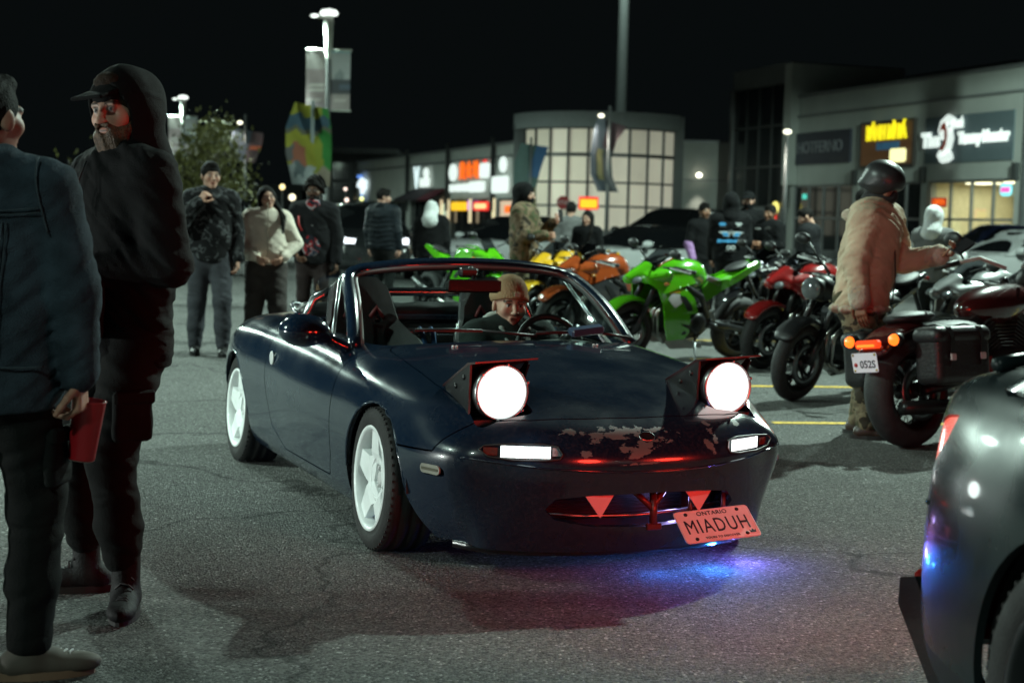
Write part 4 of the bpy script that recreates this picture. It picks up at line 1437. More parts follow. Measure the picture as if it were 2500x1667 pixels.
    fend = cutp(lambda s: -s['hood'] - g, lambda s: -s['bump'] - g, lambda s: s['arch'], lambda s: s['cockpit'], lambda s: -s['pod'] - g, lambda s: -s['door'] - g)
    P('body_shell', fend, pm, .02)
    for sg in (1, -1):
        dv, dn, df = cutp(lambda s: s['door'] - g, lambda s: s['cockpit'])
        v, n, f = clip(dv, dn, df, dv[:, 1] * sg)
        d = panel_obj('door', v, n, f, pm, root, .02)
        m = MB()
        m.lathe([(.0, sg * .0), (.030, 0), (.034, sg * .005), (.030, sg * .009), (.018, sg * .004), (0, sg * .004)], c=(-1.46, sg * .822, .615), n=20)
        m.build('door_handle', chrome, d)
    # wheel arches' inner liners, floor
    for ax in (0, -2.265):
        for sg in (1, -1):
            m = MB()
            m.lathe([(.325, sg * .40), (.325, sg * .765)], c=(ax, 0, .275), n=24, arc=PI)
            m.lathe([(.325, sg * .40), (.0, sg * .40)], c=(ax, 0, .275), n=24, arc=PI)
            m.build('wheel_liner', satin, root)
    m = MB()
    m.box((-1.12, 0, .16), (1.6, 1.46, .03))
    m.box((.25, 0, .17), (.55, .78, .03))
    m.box((-2.62, 0, .24), (.5, .78, .03))
    m.box((-.05, 0, .40), (.04, .80, .46))
    m.build('underfloor', satin, root)
    # rolled arch lip, a little chewed at the front
    for ax, rr_, zz in ((0, .300, .275), (-2.265, .307, .275)):
        for sg in (1, -1):
            m = MB()
            pts = []
            rg = random.Random(3)
            for k in range(41):
                a = R(2 + 176 * k / 40)
                px, pz = ax + rr_ * math.cos(a), zz + rr_ * math.sin(a)
                j = np.argmin((V[:, 0] - px) ** 2 + (V[:, 2] - pz) ** 2 + (V[:, 1] * sg < .3) * 9)
                w = rg.uniform(-.004, .004) if (ax == 0 and 40 < math.degrees(a) < 120) else 0
                pts.append((px + w, V[j, 1] - sg * .003 + w, pz + w))
            m.tube(pts, .0055, 6)
            m.build('arch_lip', pm, root)
    # bumper seam moulding line, lower lip
    m = MB()
    ln = []
    for yy in np.linspace(-.66, .66, 45):
        zl = .404 + .046 * (yy / .66) ** 2
        sel = np.where((V[:, 0] > .45) & (np.abs(V[:, 2] - zl) < .03))[0]
        j = sel[np.argmin((V[sel, 1] - yy) ** 2 + (V[sel, 2] - zl) ** 2)]
        ln.append(V[j] + N[j] * .001)
    ln = np.array(ln)
    for _ in range(4): ln[1:-1] = (ln[:-2] + 2 * ln[1:-1] + ln[2:]) / 4
    m.tube([tuple(p) for p in ln], .0045, 6)
    m.build('bumper_moulding', pm, root)
    m = MB()
    vs, fs = [], []
    lipx = [(.44, -.62), (.505, -.59), (.585, -.525), (.658, -.41), (.712, -.245), (.732, 0), (.712, .245), (.658, .41), (.585, .525), (.505, .59), (.44, .62)]
    sp = []
    for i in range(len(lipx) - 1):
        for t in np.linspace(0, 1, 6)[:-1]:
            sp.append((lipx[i][0] * (1 - t) + lipx[i + 1][0] * t, lipx[i][1] * (1 - t) + lipx[i + 1][1] * t))
    sp.append(lipx[-1])
    for (px, py) in sp:
        vs += [(px - .10, py * .93, .150), (px + .004, py, .135), (px + .016, py * 1.015, .108), (px + .010, py * 1.01, .094), (px - .10, py * .93, .095)]
    for i in range(len(sp) - 1):
        for k in range(5):
            fs.append((i * 5 + k, i * 5 + (k + 1) % 5, (i + 1) * 5 + (k + 1) % 5, (i + 1) * 5 + k))
    m.add(vs, fs, True)
    m.build('front_lip', M('gloss_black', (.006, .007, .009), .25, coat=.6, var=.2), root)
    # ---- pop-up lamps
    lensm = M('headlamp_glow', (.9, .9, .9), .3, emit=(.82, 1.0, .95), es=1.25, var=0)
    plate_m = M('lamp_housing_black', (.010, .011, .012), .38, var=.25)
    lid_m = M('lamp_lid_dark_red', (.035, .008, .010), .3, coat=.4, var=.2)
    for sg in (1, -1):
        hl = empty('popup_headlight', (0, 0, 0)); hl.parent = root
        cx, cy_, cz = .512, sg * .4725, .665
        m = MB()
        tl = R(4)
        m.lathe([(.106, -.03), (.106, 0), (.103, .010), (.098, .012), (.095, .0)], c=(cx, cy_, cz), axis='x', n=48)
        for k in range(6):
            a = R(60 * k + 20)
            m.box((cx + .012, cy_ + .103 * math.cos(a), cz + .103 * math.sin(a)), (.012, .012, .012), bev=.003)
        m.build('retainer_ring', M('dull_steel', (.30, .31, .32), .3, 1.0, var=.2), hl)
        m = MB()
        m.lathe([(.096, .002), (.089, .012), (.064, .022), (.03, .028), (0, .030)], c=(cx, cy_, cz), axis='x', n=40)
        m.build('lens', lensm, hl)
        m = MB()
        m.lathe([(.105, -.01), (.10, -.07), (.05, -.13), (0, -.14)], c=(cx, cy_, cz), axis='x', n=24)
        m.build('lamp_bowl', plate_m, hl)
        for e in (-1, 1):
            yy = cy_ + e * .114
            m = MB()
            m.prism([(.485, .585), (.495, .765), (.47, .772), (.245, .665), (.26, .635)] if e == -1 else [(.33, .63), (.36, .70), (.47, .772), (.495, .765), (.45, .70), (.40, .63)], yy - .004, yy + .004, 'y')
            for bx_, bz_ in ((.36, .675), (.44, .715)):
                m.lathe([(.010, e * .004), (.010, e * .009), (0, e * .010)], c=(bx_, yy, bz_), n=8)
            m.build('side_plate', plate_m, hl)
        m = MB()
        a0, a1 = (cy_ - .119, cy_ + .126) if sg < 0 else (cy_ - .119, cy_ + .126)
        prof = [(.222, .672), (.40, .746), (.48, .778), (.548, .786), (.548, .780), (.48, .769), (.40, .737), (.222, .663)]
        m.prism(prof, a0, a1, 'y')
        lid = m.build('lid', lid_m, hl)
        for v_ in lid.data.vertices: v_.co.z += .05 * (v_.co.y - cy_)
        m = MB()
        m.box((.45, cy_, .555), (.12, .22, .02))
        m.box((.36, cy_, .60), (.012, .22, .10))
        m.build('bucket', plate_m, hl)
        # spot the lamp throws
        ld = bpy.data.lights.new('headlamp_beam', 'SPOT')
        ld.energy = 4
        ld.color = (.82, 1.0, .95)
        ld.spot_size = R(64)
        ld.spot_blend = .9
        ld.shadow_soft_size = .07
        lo = bpy.data.objects.new('headlamp_beam', ld)
        COL.objects.link(lo)
        lo.parent = hl
        lo.location = (cx + .05, cy_, cz)
        lo.rotation_euler = Vector((1, 0, -.12)).to_track_quat('-Z', 'Y').to_euler()
    # ---- turn signals
    glow2 = M('signal_glow', (.9, .9, .9), .3, emit=(.80, 1.0, .97), es=2.2, var=0)
    amber = M('amber_lens', (.10, .018, .010), .2, coat=1, var=.3, vs=60)
    for sg in (1, -1):
        sl = empty('turn_signal', (0, 0, 0)); sl.parent = root
        def at(yv, zv, off):
            sel = np.where(V[:, 0] > .4)[0]
            j = sel[np.argmin((V[sel, 1] - yv * sg) ** 2 + (V[sel, 2] - zv) ** 2)]
            return V[j] + N[j] * off
        def lensgrid(y0, y1, z0, z1, off, name, mt, ny=10, nz=4):
            vs, fs = [], []
            for a in range(ny + 1):
                for b in range(nz + 1):
                    p = at(y0 + (y1 - y0) * a / ny, z0 + (z1 - z0) * b / nz, 0)
                    q = at(y0 + (y1 - y0) * a / ny, (z0 + z1) / 2, 0)
                    nn = np.array([.93, .37 * sg, 0])
                    vs.append(q * np.array([1, 0, 0]) + np.array([0, (y0 + (y1 - y0) * a / ny) * sg, z0 + (z1 - z0) * b / nz]) + nn * off)
            for a in range(ny):
                for b in range(nz):
                    i = a * (nz + 1) + b
                    fs.append((i, i + nz + 1, i + nz + 2, i + 1))
            m = MB(); m.add(vs, fs, True)
            return m.build(name, mt, sl)
        lensgrid(.325, .61, .435, .51, -.032, 'housing', black, 14, 6)
        lensgrid(.375, .535, .452, .494, -.014, 'lit_lens', glow2, 12, 4)
        lensgrid(.545, .590, .458, .486, -.014, 'amber_lens', amber, 5, 3)
        lensgrid(.335, .368, .460, .490, -.018, 'clear_end', M('clear_plastic', (.3, .32, .33), .12, coat=1, var=.3, vs=80), 4, 3)
        m = MB()
        out = [(.335, .470), (.350, .452), (.40, .444), (.50, .446), (.575, .458), (.60, .476), (.585, .492), (.50, .498), (.40, .502), (.35, .494)]
        m.tube([tuple(at(a, b, .0015)) for a, b in out], .004, 6, closed=True)
        m.build('bezel', black, sl)
        ld = bpy.data.lights.new('signal_light', 'POINT')
        ld.energy = .2; ld.color = (.8, 1, .97); ld.shadow_soft_size = .04
        lo = bpy.data.objects.new('signal_light', ld); COL.objects.link(lo); lo.parent = sl
        lo.location = tuple(at(.45, .472, .05))
        # side marker
        m = MB()
        j = np.argmin((V[:, 0] - .475) ** 2 + (V[:, 2] - .385) ** 2 + (V[:, 1] * sg < 0) * 9)
        T2 = frame_T(V[j] - N[j] * .004, (-.95 * 1, 0.31 * sg, 0)) if sg > 0 else frame_T(V[j] - N[j] * .004, (.95, .31, 0))
        pl = rrect(.112, .034, .016, 4)
        m.prism(pl, 0, .007, 'z', T=T2)
        mk = m.build('side_marker', M('smoked_marker', (.22, .21, .17), .3, coat=1, var=.2), root)
        m = MB()
        m.prism(rrect(.095, .010, .004, 3), .007, .009, 'z', T=T2)
        m.build('marker_insert', M('marker_dark', (.06, .055, .03), .3, var=.2), mk)
    # ---- mouth: radiator, bar, brackets, triangles, plate
    m = MB()
    m.box((.40, 0, .27), (.02, .95, .30))
    m.build('duct_wall', satin, root)
    m = MB()
    m.box((.46, 0, .27), (.03, .62, .17))
    rad = m.build('radiator', M('radiator_alu', (.03, .03, .033), .5, .8, var=.3, vs=40), root)
    for k in range(12):
        m = MB()
        m.box((.478, 0, .195 + k * .0135), (.006, .60, .004))
        m.build('fin', M('radiator_fin', (.06, .06, .065), .4, 1, var=.2), rad)
    m = MB()
    m.tube([(.56, -.50, .315), (.62, -.25, .318), (.64, 0, .320), (.62, .25, .318), (.56, .5, .315)], .016, 8)
    m.tube([(.60, -.40, .235), (.66, -.2, .225), (.68, 0, .222), (.66, .2, .225), (.60, .4, .235)], .008, 8)
    m.build('crash_bar', M('bar_alu', (.45, .46, .48), .35, 1, var=.2), root)
    redm = M('tow_bracket_red', (.07, .010, .010), .4, coat=.3, var=.2)
    m = MB()
    m.tube([(.70, .06, .335), (.755, .035, .27), (.765, .03, .20)], .014, 8)
    m.tube([(.70, -.03, .325), (.755, .03, .26)], .012, 8)
    m.tube([(.70, .12, .335), (.758, .03, .265)], .012, 8)
    m.box((.768, .03, .195), (.02, .06, .025), bev=.004)
    m.build('tow_bracket', redm, root)
    # ---- pennants hanging in the mouth
    tri = M('pennant_cloth', (.66, .44, .45), .8, var=.1)
    for yc, xx, zt in ((-.19, .762, .334), (.225, .742, .334)):
        m = MB()
        w = .068
        m.prism([(yc - w, zt), (yc + w, zt), (yc + .005, zt - .098)], xx, xx + .004, 'x')
        m.build('triangle_pennant', tri, root)
    # licence plate on the right of the picture, slightly tilted
    pl = empty('licence_plate', (0, 0, 0)); pl.parent = root
    xd = Vector((.056, .996, .064)); upv = Vector((-.80, 0, .60))
    TP = frame_T((.802, .275, .196), xd, upv)
    m = MB()
    m.prism(rrect(.305, .152, .014, 4), 0, .002, 'z', T=TP)
    m.build('plate_sheet', M('plate_white', (.72, .70, .70), .5, coat=0.0, var=.06, vs=20), pl)
    m = MB()
    rim_ = rrect(.297, .144, .011, 4)
    m.tube([TP @ Vector((a, b, .003)) for a, b in rim_], .0018, 5, closed=True)
    m.build('plate_rim', M('plate_white'), pl)
    ink = M('plate_ink', (.01, .012, .03), .5, var=0)
    def ptxt(s, size, px, py, sx=1.0, off=0.0, sp=1.0):
        return text_mesh('lettering', s, size, ink, pl, TP @ Matrix.Translation((px, py, .003)), .0006, offset=off, sx=sx, spacing=sp)
    ptxt('MIADUH', .092, 0, -.006, .66, .0, 1.16)
    ptxt('ONTARIO', .026, 0, .055, 1.0, .0002, 1.08)
    ptxt('YOURS TO DISCOVER', .0135, 0, -.059, 1.0, .0001, 1.05)
    m = MB()
    TC = TP @ Matrix.Translation((.125, -.050, .003))
    m.prism([(-.011, -.008), (.011, -.008), (.013, .006), (.006, 0), (0, .010), (-.006, 0), (-.013, .006)], 0, .0006, 'z', T=TC)
    m.build('crown_mark', ink, pl)
    for bx_, by_ in ((-.105, .058), (.105, .058), (-.105, -.060), (.10, -.058)):
        m = MB()
        m.lathe([(.0075, .002), (.0075, .005), (.004, .0075), (0, .0075)], n=8, axis='z')
        o = m.build('bolt', M('black_plastic'), pl)
        o.data.transform(TP @ Matrix.Translation((bx_, by_, 0)))
    for yy in (.20, .34):
        m = MB()
        m.tube([(.66, yy + .05, .322), (.70, yy + .02, .28), (.735, yy, .235)], .009, 6)
        m.build('plate_bracket', redm, root)
    # purple and blue glow strip tucked behind the lip
    m = MB()
    m.tube([(.60, .10, .30), (.61, .22, .305), (.59, .38, .31)], .006, 6)
    m.build('neon_strip', M('neon_violet', (.5, .4, .9), .3, emit=(.45, .40, 1.0), es=9, var=0), root)
    m = MB()
    m.tube([(.58, .28, .125), (.56, .44, .125)], .006, 6)
    m.build('neon_strip', M('neon_blue', (.3, .4, .9), .3, emit=(.10, .35, 1.0), es=9, var=0), root)
    for lc, en, colr, spot, dr in (((.60, .20, .27), .40, (.50, .40, 1.0), None, None), ((.70, .34, .082), 5.0, (.03, .25, 1.0), None, None), ((.70, .10, .082), 1.6, (.03, .20, 1.0), None, None), ((.64, .52, .085), 5.0, (.20, .15, 1.0), None, None)):
        ld = bpy.data.lights.new('neon_light', 'SPOT' if spot else 'POINT')
        ld.energy = en; ld.color = colr; ld.shadow_soft_size = .02
        lo = bpy.data.objects.new('neon_light', ld); COL.objects.link(lo); lo.parent = root
        lo.location = lc
        if spot:
            ld.spot_size = R(spot); ld.spot_blend = 1.0
            lo.rotation_euler = Vector(dr).to_track_quat('-Z', 'Y').to_euler()
    # bonnet emblem and small hardware
    m = MB()
    m.lathe([(.026, 0), (.024, .004), (.018, .002), (0, .003)], axis='x', n=20)
    o = m.build('nose_emblem', M('dull_steel'), root)
    sel = np.where(V[:, 0] > .5)[0]
    j = sel[np.argmin(V[sel, 1] ** 2 + (V[sel, 2] - .520) ** 2)]
    nn = Vector(N[j])
    o.data.transform(Matrix.Translation(Vector(V[j])) @ nn.to_track_quat('X', 'Z').to_matrix().to_4x4() @ Matrix.Diagonal((1, 1.25, .8, 1)))
    for yy in (-.32, .32):
        m = MB()
        sel = np.where((V[:, 2] > .6) & (V[:, 0] > -.5) & (V[:, 0] < 0))[0]
        j = sel[np.argmin((V[sel, 0] + .36) ** 2 + (V[sel, 1] - yy) ** 2)]
        for e in (-.008, .008):
            m.sphere((V[j][0], V[j][1] + e, V[j][2] + .003), (.009, .006, .006), 8)
        m.build('washer_nozzle', chrome, root)
    # ---- windscreen
    ws = empty('windscreen', (0, 0, 0)); ws.parent = root
    def bow(t):  # t -1..1 across
        return t
    n = 24
    base, top = [], []
    for k in range(n + 1):
        t = -1 + 2 * k / n
        base.append(Vector((-.45 - .215 * abs(t) ** 2.2, .640 * t, .757 - .024 * t * t)))
        top.append(Vector((-1.045 - .085 * abs(t) ** 2.4, .542 * t, 1.074 - .042 * abs(t) ** 2.6)))
    vs, fs = [], []
    m_ = 12
    for k in range(n + 1):
        for q in range(m_ + 1):
            u = q / m_
            p = base[k].lerp(top[k], u)
            p = p + Vector((.02, 0, .03)) * math.sin(PI * u)
            vs.append(p)
    for k in range(n):
        for q in range(m_):
            i = k * (m_ + 1) + q
            fs.append((i, i + m_ + 1, i + m_ + 2, i + 1))
    m = MB(); m.add(vs, fs, True)
    m.build('windscreen_glass', glass('windscreen_pane', (.80, .88, .86), .10), ws)
    def col_pts(k): return [base[k].lerp(top[k], u) + Vector((.02, 0, .03)) * math.sin(PI * u) for u in np.linspace(0, 1, 13)]
    def strip(pts, inw, out, mat_, name, par, th=.018):
        """flat bar following pts, width vectors inw/out, thickness along the glass normal"""
        vs, fs = [], []
        for i, p in enumerate(pts):
            t = (pts[min(i + 1, len(pts) - 1)] - pts[max(i - 1, 0)]).normalized()
            side = Vector((0, 1, 0)) if abs(t.y) < .7 else Vector((.82, 0, -.57))
            side = (side - t * side.dot(t)).normalized()
            nr = t.cross(side).normalized()
            for a, b in ((inw, -th), (out, -th * .8), (out * 1.08, 0), (out, th * .8), (inw, th)):
                vs.append(p + side * a + nr * b)
        q = 5
        for i in range(len(pts) - 1):
            for k in range(q):
                fs.append((i * q + k, i * q + (k + 1) % q, (i + 1) * q + (k + 1) % q, (i + 1) * q + k))
        m = MB(); m.add(vs, fs, False)
        fs2 = [tuple(range(q)), tuple(len(pts) * q - 1 - k for k in range(q))]
        m.add(vs, fs2, False)
        return m.build(name, mat_, par)
    whole = col_pts(0) + [top[k] for k in range(1, n)] + list(reversed(col_pts(n)))
    # rounded corner path
    wp = np.array([tuple(p) for p in whole])
    for _ in range(3): wp[1:-1] = (wp[:-2] + 2 * wp[1:-1] + wp[2:]) / 4
    wh = [Vector(p) for p in wp]
    cen = Vector((-.78, 0, .93))
    def offs(pts, d, up):
        o = []
        for i, p in enumerate(pts):
            t = (pts[min(i + 1, len(pts) - 1)] - pts[max(i - 1, 0)]).normalized()
            nr = Vector((.55, 0, .83))
            s_ = t.cross(nr).normalized()
            if s_.dot(p - cen) < 0: s_ = -s_
            o.append(p + s_ * d + nr * up)
        return o
    def band(d0, d1, u0, u1, name, mt):
        A, B, C, D = offs(wh, d0, u1), offs(wh, d1, u1 * .6), offs(wh, d1, u0), offs(wh, d0, u0)
        vs, fs = [], []
        for a, b, c, d in zip(A, B, C, D): vs += [a, b, c, d]
        for i in range(len(wh) - 1):
            for k in range(4): fs.append((i * 4 + k, i * 4 + (k + 1) % 4, (i + 1) * 4 + (k + 1) % 4, (i + 1) * 4 + k))
        fs += [(0, 1, 2, 3), tuple(len(vs) - 1 - k for k in range(4))]
        m = MB(); m.add(vs, fs, True)
        return m.build(name, mt, ws)
    band(.004, .052, -.03, .016, 'pillar_and_header', pm)
    band(-.016, .006, -.012, .008, 'rubber_seal', M('grey_seal', (.16, .165, .165), .5, var=.1))
    # cowl seal / dark dash top edge
    m = MB()
    m.tube([p + Vector((.012, 0, -.012)) for p in base], .014, 8)
    m.build('cowl_seal', black, ws)
    # quarter windows + vent frames beside the pillars
    for sg in (1, -1):
        m = MB()
        k = n if sg > 0 else 0
        b0, t0 = base[k] + Vector((-.05, sg * .035, -.01)), top[k] + Vector((-.05, sg * .03, -.01))
        b1 = b0 + Vector((-.23, sg * .012, .0))
        t1 = t0 + Vector((-.03, 0, -.02))
        m.tube([t1, b1], .009, 6)
        m.tube([t0 + Vector((.02, 0, 0)), t1], .008, 6)
        m.tube([b0 + Vector((.06, 0, 0)), b1], .008, 6)
        q = m.build('quarter_frame', M('dull_steel'), root)
        m = MB()
        m.add([b0, b1, t1, t0], [(0, 1, 2, 3)])
        m.build('quarter_glass', glass('side_glass', (.62, .68, .66), .2), q)
    # ---- wipers and a folded paper on the cowl
    for (p0, p1, p2) in (((-.47, .10, .79), (-.52, -.14, .812), (-.585, -.42, .815)), ((-.50, .58, .775), (-.50, .40, .805), (-.47, .10, .808))):
        m = MB()
        m.tube([p0, p1], [.008, .006], 6)
        m.tube([p1, p2], [.006, .004], 6)
        m.box(((p1[0] + p2[0]) / 2, (p1[1] + p2[1]) / 2, (p1[2] + p2[2]) / 2 - .006), (.010, abs(p2[1] - p1[1]) * 1.05, .006), rot=(0, 0, math.atan2(p2[0] - p1[0], -(p2[1] - p1[1]))))
        m.build('wiper', black, ws)
    m = MB()
    m.box((-.475, .34, .812), (.05, .17, .035), rot=(.1, .3, .16), bev=.008)
    m.build('wiper_motor_cover', M('blue_plastic', (.05, .08, .14), .3, coat=.5, var=.2), ws)
    # ---- door mirrors
    for sg in (-1,):
        s = SDF()
        s.ell((-.66, sg * .895, .808), (.075, .105, .068), k=.03)
        s.ell((-.625, sg * .89, .803), (.06, .098, .056), k=.03)
        s.cone((-.64, sg * .80, .775), (-.64, sg * .72, .735), .028, .034, k=.03)
        v, q = s.mesh(.008)
        mo = fast_mesh('door_mirror', v, q, pm, root)
        m = MB()
        m.lathe([(.0, 0), (.068, 0)], c=(-.738, sg * .895, .808), axis='x', n=24)
        m.build('mirror_face', M('mirror_silver', (.8, .8, .8), .03, 1, var=0), mo)
    # ---- interior
    inn = M('interior_black', (.012, .012, .012), .7, var=.3, vs=20, bump=.3, bs=300)
    m = MB()
    m.box((-1.15, 0, .23), (1.35, 1.30, .03))
    m.box((-1.80, 0, .48), (.03, 1.30, .54))
    for e in (-1, 1): m.box((-1.12, e * .635, .46), (1.33, .03, .50))
    m.box((-1.15, 0, .36), (1.2, .2, .26), bev=.04)
    m.build('cabin_tub', inn, root)
    m = MB()
    vs, fs = [], []
    pr = [(-.50, .715), (-.58, .738), (-.70, .738), (-.80, .71), (-.84, .64), (-.82, .52), (-.70, .45)]
    for k in range(13):
        t = -1 + 2 * k / 12
        for (a, b) in pr:
            hump = .022 * math.exp(-((t * .62 - .33) / .18) ** 2) if b > .7 else 0
            vs.append((a - .06 * abs(t) ** 2, .62 * t, b + hump - .01 * t * t))
    for k in range(12):
        for j in range(len(pr) - 1):
            i = k * len(pr) + j
            fs.append((i, i + 1, i + len(pr) + 1, i + len(pr)))
    m.add(vs, fs, True)
    m.build('dashboard', inn, root)
    # steering wheel
    sw = empty('steering_wheel', (0, 0, 0)); sw.parent = root
    TS = Matrix.Translation((-.90, .365, .690)) @ Matrix.Rotation(R(-24), 4, 'Y')
    m = MB()
    m.tube([(0, .165 * math.cos(2 * PI * k / 40), .165 * math.sin(2 * PI * k / 40)) for k in range(40)], .0155, 8, closed=True)
    o = m.build('wheel_rim', M('wheel_leather', (.010, .010, .010), .5, var=.2), sw); o.data.transform(TS)
    m = MB()
    for a in (R(0), R(180), R(270)):
        m.tube([(.02, 0, 0), (0, .165 * math.cos(a), .165 * math.sin(a))], [.022, .010], 6)
    m.lathe([(.045, .0), (.045, .03), (0, .035)], axis='x', n=16)
    m.tube([(.03, 0, 0), (.30, 0, .0)], .02, 8)
    o = m.build('hub_and_spokes', M('dull_steel'), sw); o.data.transform(TS)
    # bucket seats
    sm = M('seat_fabric', (.013, .013, .014), .85, var=.2, vs=30, bump=.4, bs=400, sheen=.2)
    shell = M('seat_shell', (.02, .022, .024), .25, coat=.7, var=.1)
    red = M('seat_red', (.10, .008, .010), .7, var=.2)
    for sg in (1, -1):
        yc = sg * .345
        st = empty('bucket_seat', (0, 0, 0)); st.parent = root
        outl = [(0, .86), (.09, .855), (.135, .80), (.15, .72), (.17, .60), (.235, .48), (.265, .36), (.255, .16), (.22, .0), (0, -.04)]
        full = outl + [(-a, b) for a, b in reversed(outl[1:-1])]
        fx = np.array([p[0] for p in full]); fz = np.array([p[1] for p in full])
        gx, gz = np.meshgrid(np.linspace(-.28, .28, 57), np.linspace(-.05, .87, 93), indexing='ij')
        Vg = np.stack([np.zeros(gx.size), gx.ravel(), gz.ravel()], 1)
        I = np.arange(gx.size).reshape(gx.shape)
        Fg = np.vstack([np.stack([I[:-1, :-1].ravel(), I[1:, :-1].ravel(), I[1:, 1:].ravel()], 1), np.stack([I[:-1, :-1].ravel(), I[1:, 1:].ravel(), I[:-1, 1:].ravel()], 1)])
        s_ = sdpoly(Vg[:, 1], Vg[:, 2], full)
        # belt slots near the shoulders
        sl = np.maximum(sdpoly(Vg[:, 1], Vg[:, 2], rrect(.06, .04, .015, 3, (.07, .60))), sdpoly(Vg[:, 1], Vg[:, 2], rrect(.06, .04, .015, 3, (-.07, .60))))
        s_ = np.minimum(s_, -sl)
        Vc, Nc, Fc = clip(Vg, np.tile([1., 0, 0], (len(Vg), 1)), Fg, s_)
        edge = np.clip(np.abs(Vc[:, 1]) / .25, 0, 1.1)
        depth = .17 * edge ** 2.5 * np.exp(-((Vc[:, 2] - .38) / .30) ** 2) + .10 * edge ** 2 * np.exp(-((Vc[:, 2] - .80) / .15) ** 2)
        tilt = R(20)
        for nm, off, mt in (('seat_back', .02, sm), ('seat_shell', -.012, shell)):
            Vx = Vc.copy()
            Vx[:, 0] = depth + off
            X = Vx[:, 0] * math.cos(tilt) - Vx[:, 2] * math.sin(tilt)
            Z = Vx[:, 0] * math.sin(tilt) * .4 + Vx[:, 2] * math.cos(tilt)
            Vx = np.stack([-1.40 + X, yc + Vx[:, 1], .30 + Z * .86], 1)
            e1 = np.cross(Vx[Fc[:, 1]] - Vx[Fc[:, 0]], Vx[Fc[:, 2]] - Vx[Fc[:, 0]])
            Nn = np.zeros_like(Vx)
            for q in range(3): np.add.at(Nn, Fc[:, q], e1)
            panel_obj(nm, Vx, Nn, Fc, mt, st, .025)
        m = MB()
        m.box((-1.18, yc, .31), (.46, .44, .10), bev=.03)
        m.box((-1.16, yc + .20, .37), (.42, .07, .12), bev=.03)
        m.box((-1.16, yc - .20, .37), (.42, .07, .12), bev=.03)
        m.build('seat_cushion', sm, st)
        for e in (-1, 1):
            m = MB()
            m.tube([(-1.565, yc + e * .10, .80), (-1.575, yc + e * .07, .85), (-1.575, yc + e * .035, .80)], .012, 6)
            m.build('slot_trim', red, st)
        for e in (-1, 1):
            m = MB()
            m.prism([(yc + e * .05 - .022, 0), (yc + e * .05 + .022, 0), (yc + e * .07 + .022, .3), (yc + e * .07 - .022, .3)], 0, .004, 'x')
            o = m.build('harness_strap', M('strap_grey', (.05, .055, .06), .8, var=.1), st)
            o.data.transform(Matrix.Translation((-1.50, 0, .55)) @ Matrix.Rotation(R(-35), 4, 'Y'))
    # roll bar and harness bar
    steel = M('roll_bar_steel', (.42, .44, .46), .25, 1, var=.15)
    m = MB()
    pts = []
    for k in range(25):
        t = -1 + 2 * k / 24
        pts.append((-1.70, .56 * math.copysign(abs(t) ** .6, t) if abs(t) > .5 else .56 * t / .5 * .66, .95 - .40 * max(0, (abs(t) - .5) / .5) ** 2.2))
    m.tube([(-1.70, -.60, .40), (-1.70, -.60, .80), (-1.70, -.56, .88), (-1.70, -.48, .92), (-1.70, .48, .92), (-1.70, .56, .88), (-1.70, .60, .80), (-1.70, .60, .40)], .022, 10)
    m.tube([(-1.66, -.60, .72), (-1.66, .60, .72)], .019, 10)
    m.tube([(-1.66, -.60, .62), (-1.66, .60, .62)], .014, 10)
    m.build('roll_bar', steel, root)
    m = MB()
    for e in (.09, .15):
        m.tube([(-1.64, -e + .12, .74), (-1.62, -e + .13, .72), (-1.60, -e * .6 + .10, .60)], .013, 6)
    m.build('harness_loop', M('strap_blue', (.03, .10, .25), .7, var=.1), root)
    # wind deflector and folded top stack behind the seats
    s = SDF()
    s.cone((-1.92, -.52, .80), (-1.92, .52, .80), .055, k=.03)
    s.cone((-2.02, -.50, .79), (-2.02, .50, .79), .06, k=.03)
    v, q = s.mesh(.014, wob(4, .006, 25, 25, 25))
    fast_mesh('folded_top', v, q, M('soft_top_vinyl', (.012, .012, .012), .5, var=.2), root)
    for e in (-1, 1):
        m = MB()
        m.tube([(-1.86, e * .60, .80), (-1.93, e * .61, .835), (-2.02, e * .58, .845), (-2.10, e * .50, .83)], .010, 8)
        m.build('top_frame', steel, root)
    vs, fs = [], []
    for k in range(13):
        a = PI * k / 12
        r_ = .26
        vs += [(-1.84 - .10 * math.sin(a), -.31 + r_ * math.cos(a), .80), (-1.86 - .10 * math.sin(a), -.31 + r_ * math.cos(a) * .9, .80 + .24 * math.sin(a))]
    m = MB(); m.add(vs, [(2 * k, 2 * k + 2, 2 * k + 3, 2 * k + 1) for k in range(12)], True)
    m.build('wind_deflector', glass('deflector_acrylic', (.75, .80, .80), .5), root)
    # mirror inside
    im = MB()
    im.box((-.93, -.02, .985), (.035, .265, .062), rot=(0, .15, -.1), bev=.018)
    o = im.build('rear_view_mirror', M('satin_black'), root)
    im = MB()
    im.box((-.912, -.02, .987), (.004, .25, .05), rot=(0, .15, -.1), bev=.001)
    im.build('mirror_edge', M('mirror_red_trim', (.035, .008, .009), .4, var=.1), o)
    im = MB()
    im.tube([(-.95, -.01, .99), (-.965, -.01, 1.03), (-1.0, -.01, 1.065)], .013, 8)
    im.box((-.975, -.03, 1.045), (.04, .09, .045), bev=.01)
    im.build('mirror_mount', black, o)
    # tail lights (not seen from the front but part of the car)
    for sg in (1, -1):
        j = np.argmin((V[:, 0] + 3.0) ** 2 + (V[:, 1] - sg * .56) ** 2 + (V[:, 2] - .60) ** 2)
        m = MB()
        m.sphere(tuple(V[j]), (.04, .10, .05), 14)
        m.build('tail_light', M('tail_lens_red', (.30, .01, .01), .2, coat=1, var=.1), root)
    # wheels: white five-spoke
    wm = M('white_wheel_paint', (.82, .85, .85), .35, coat=.4, var=.06, vs=14)
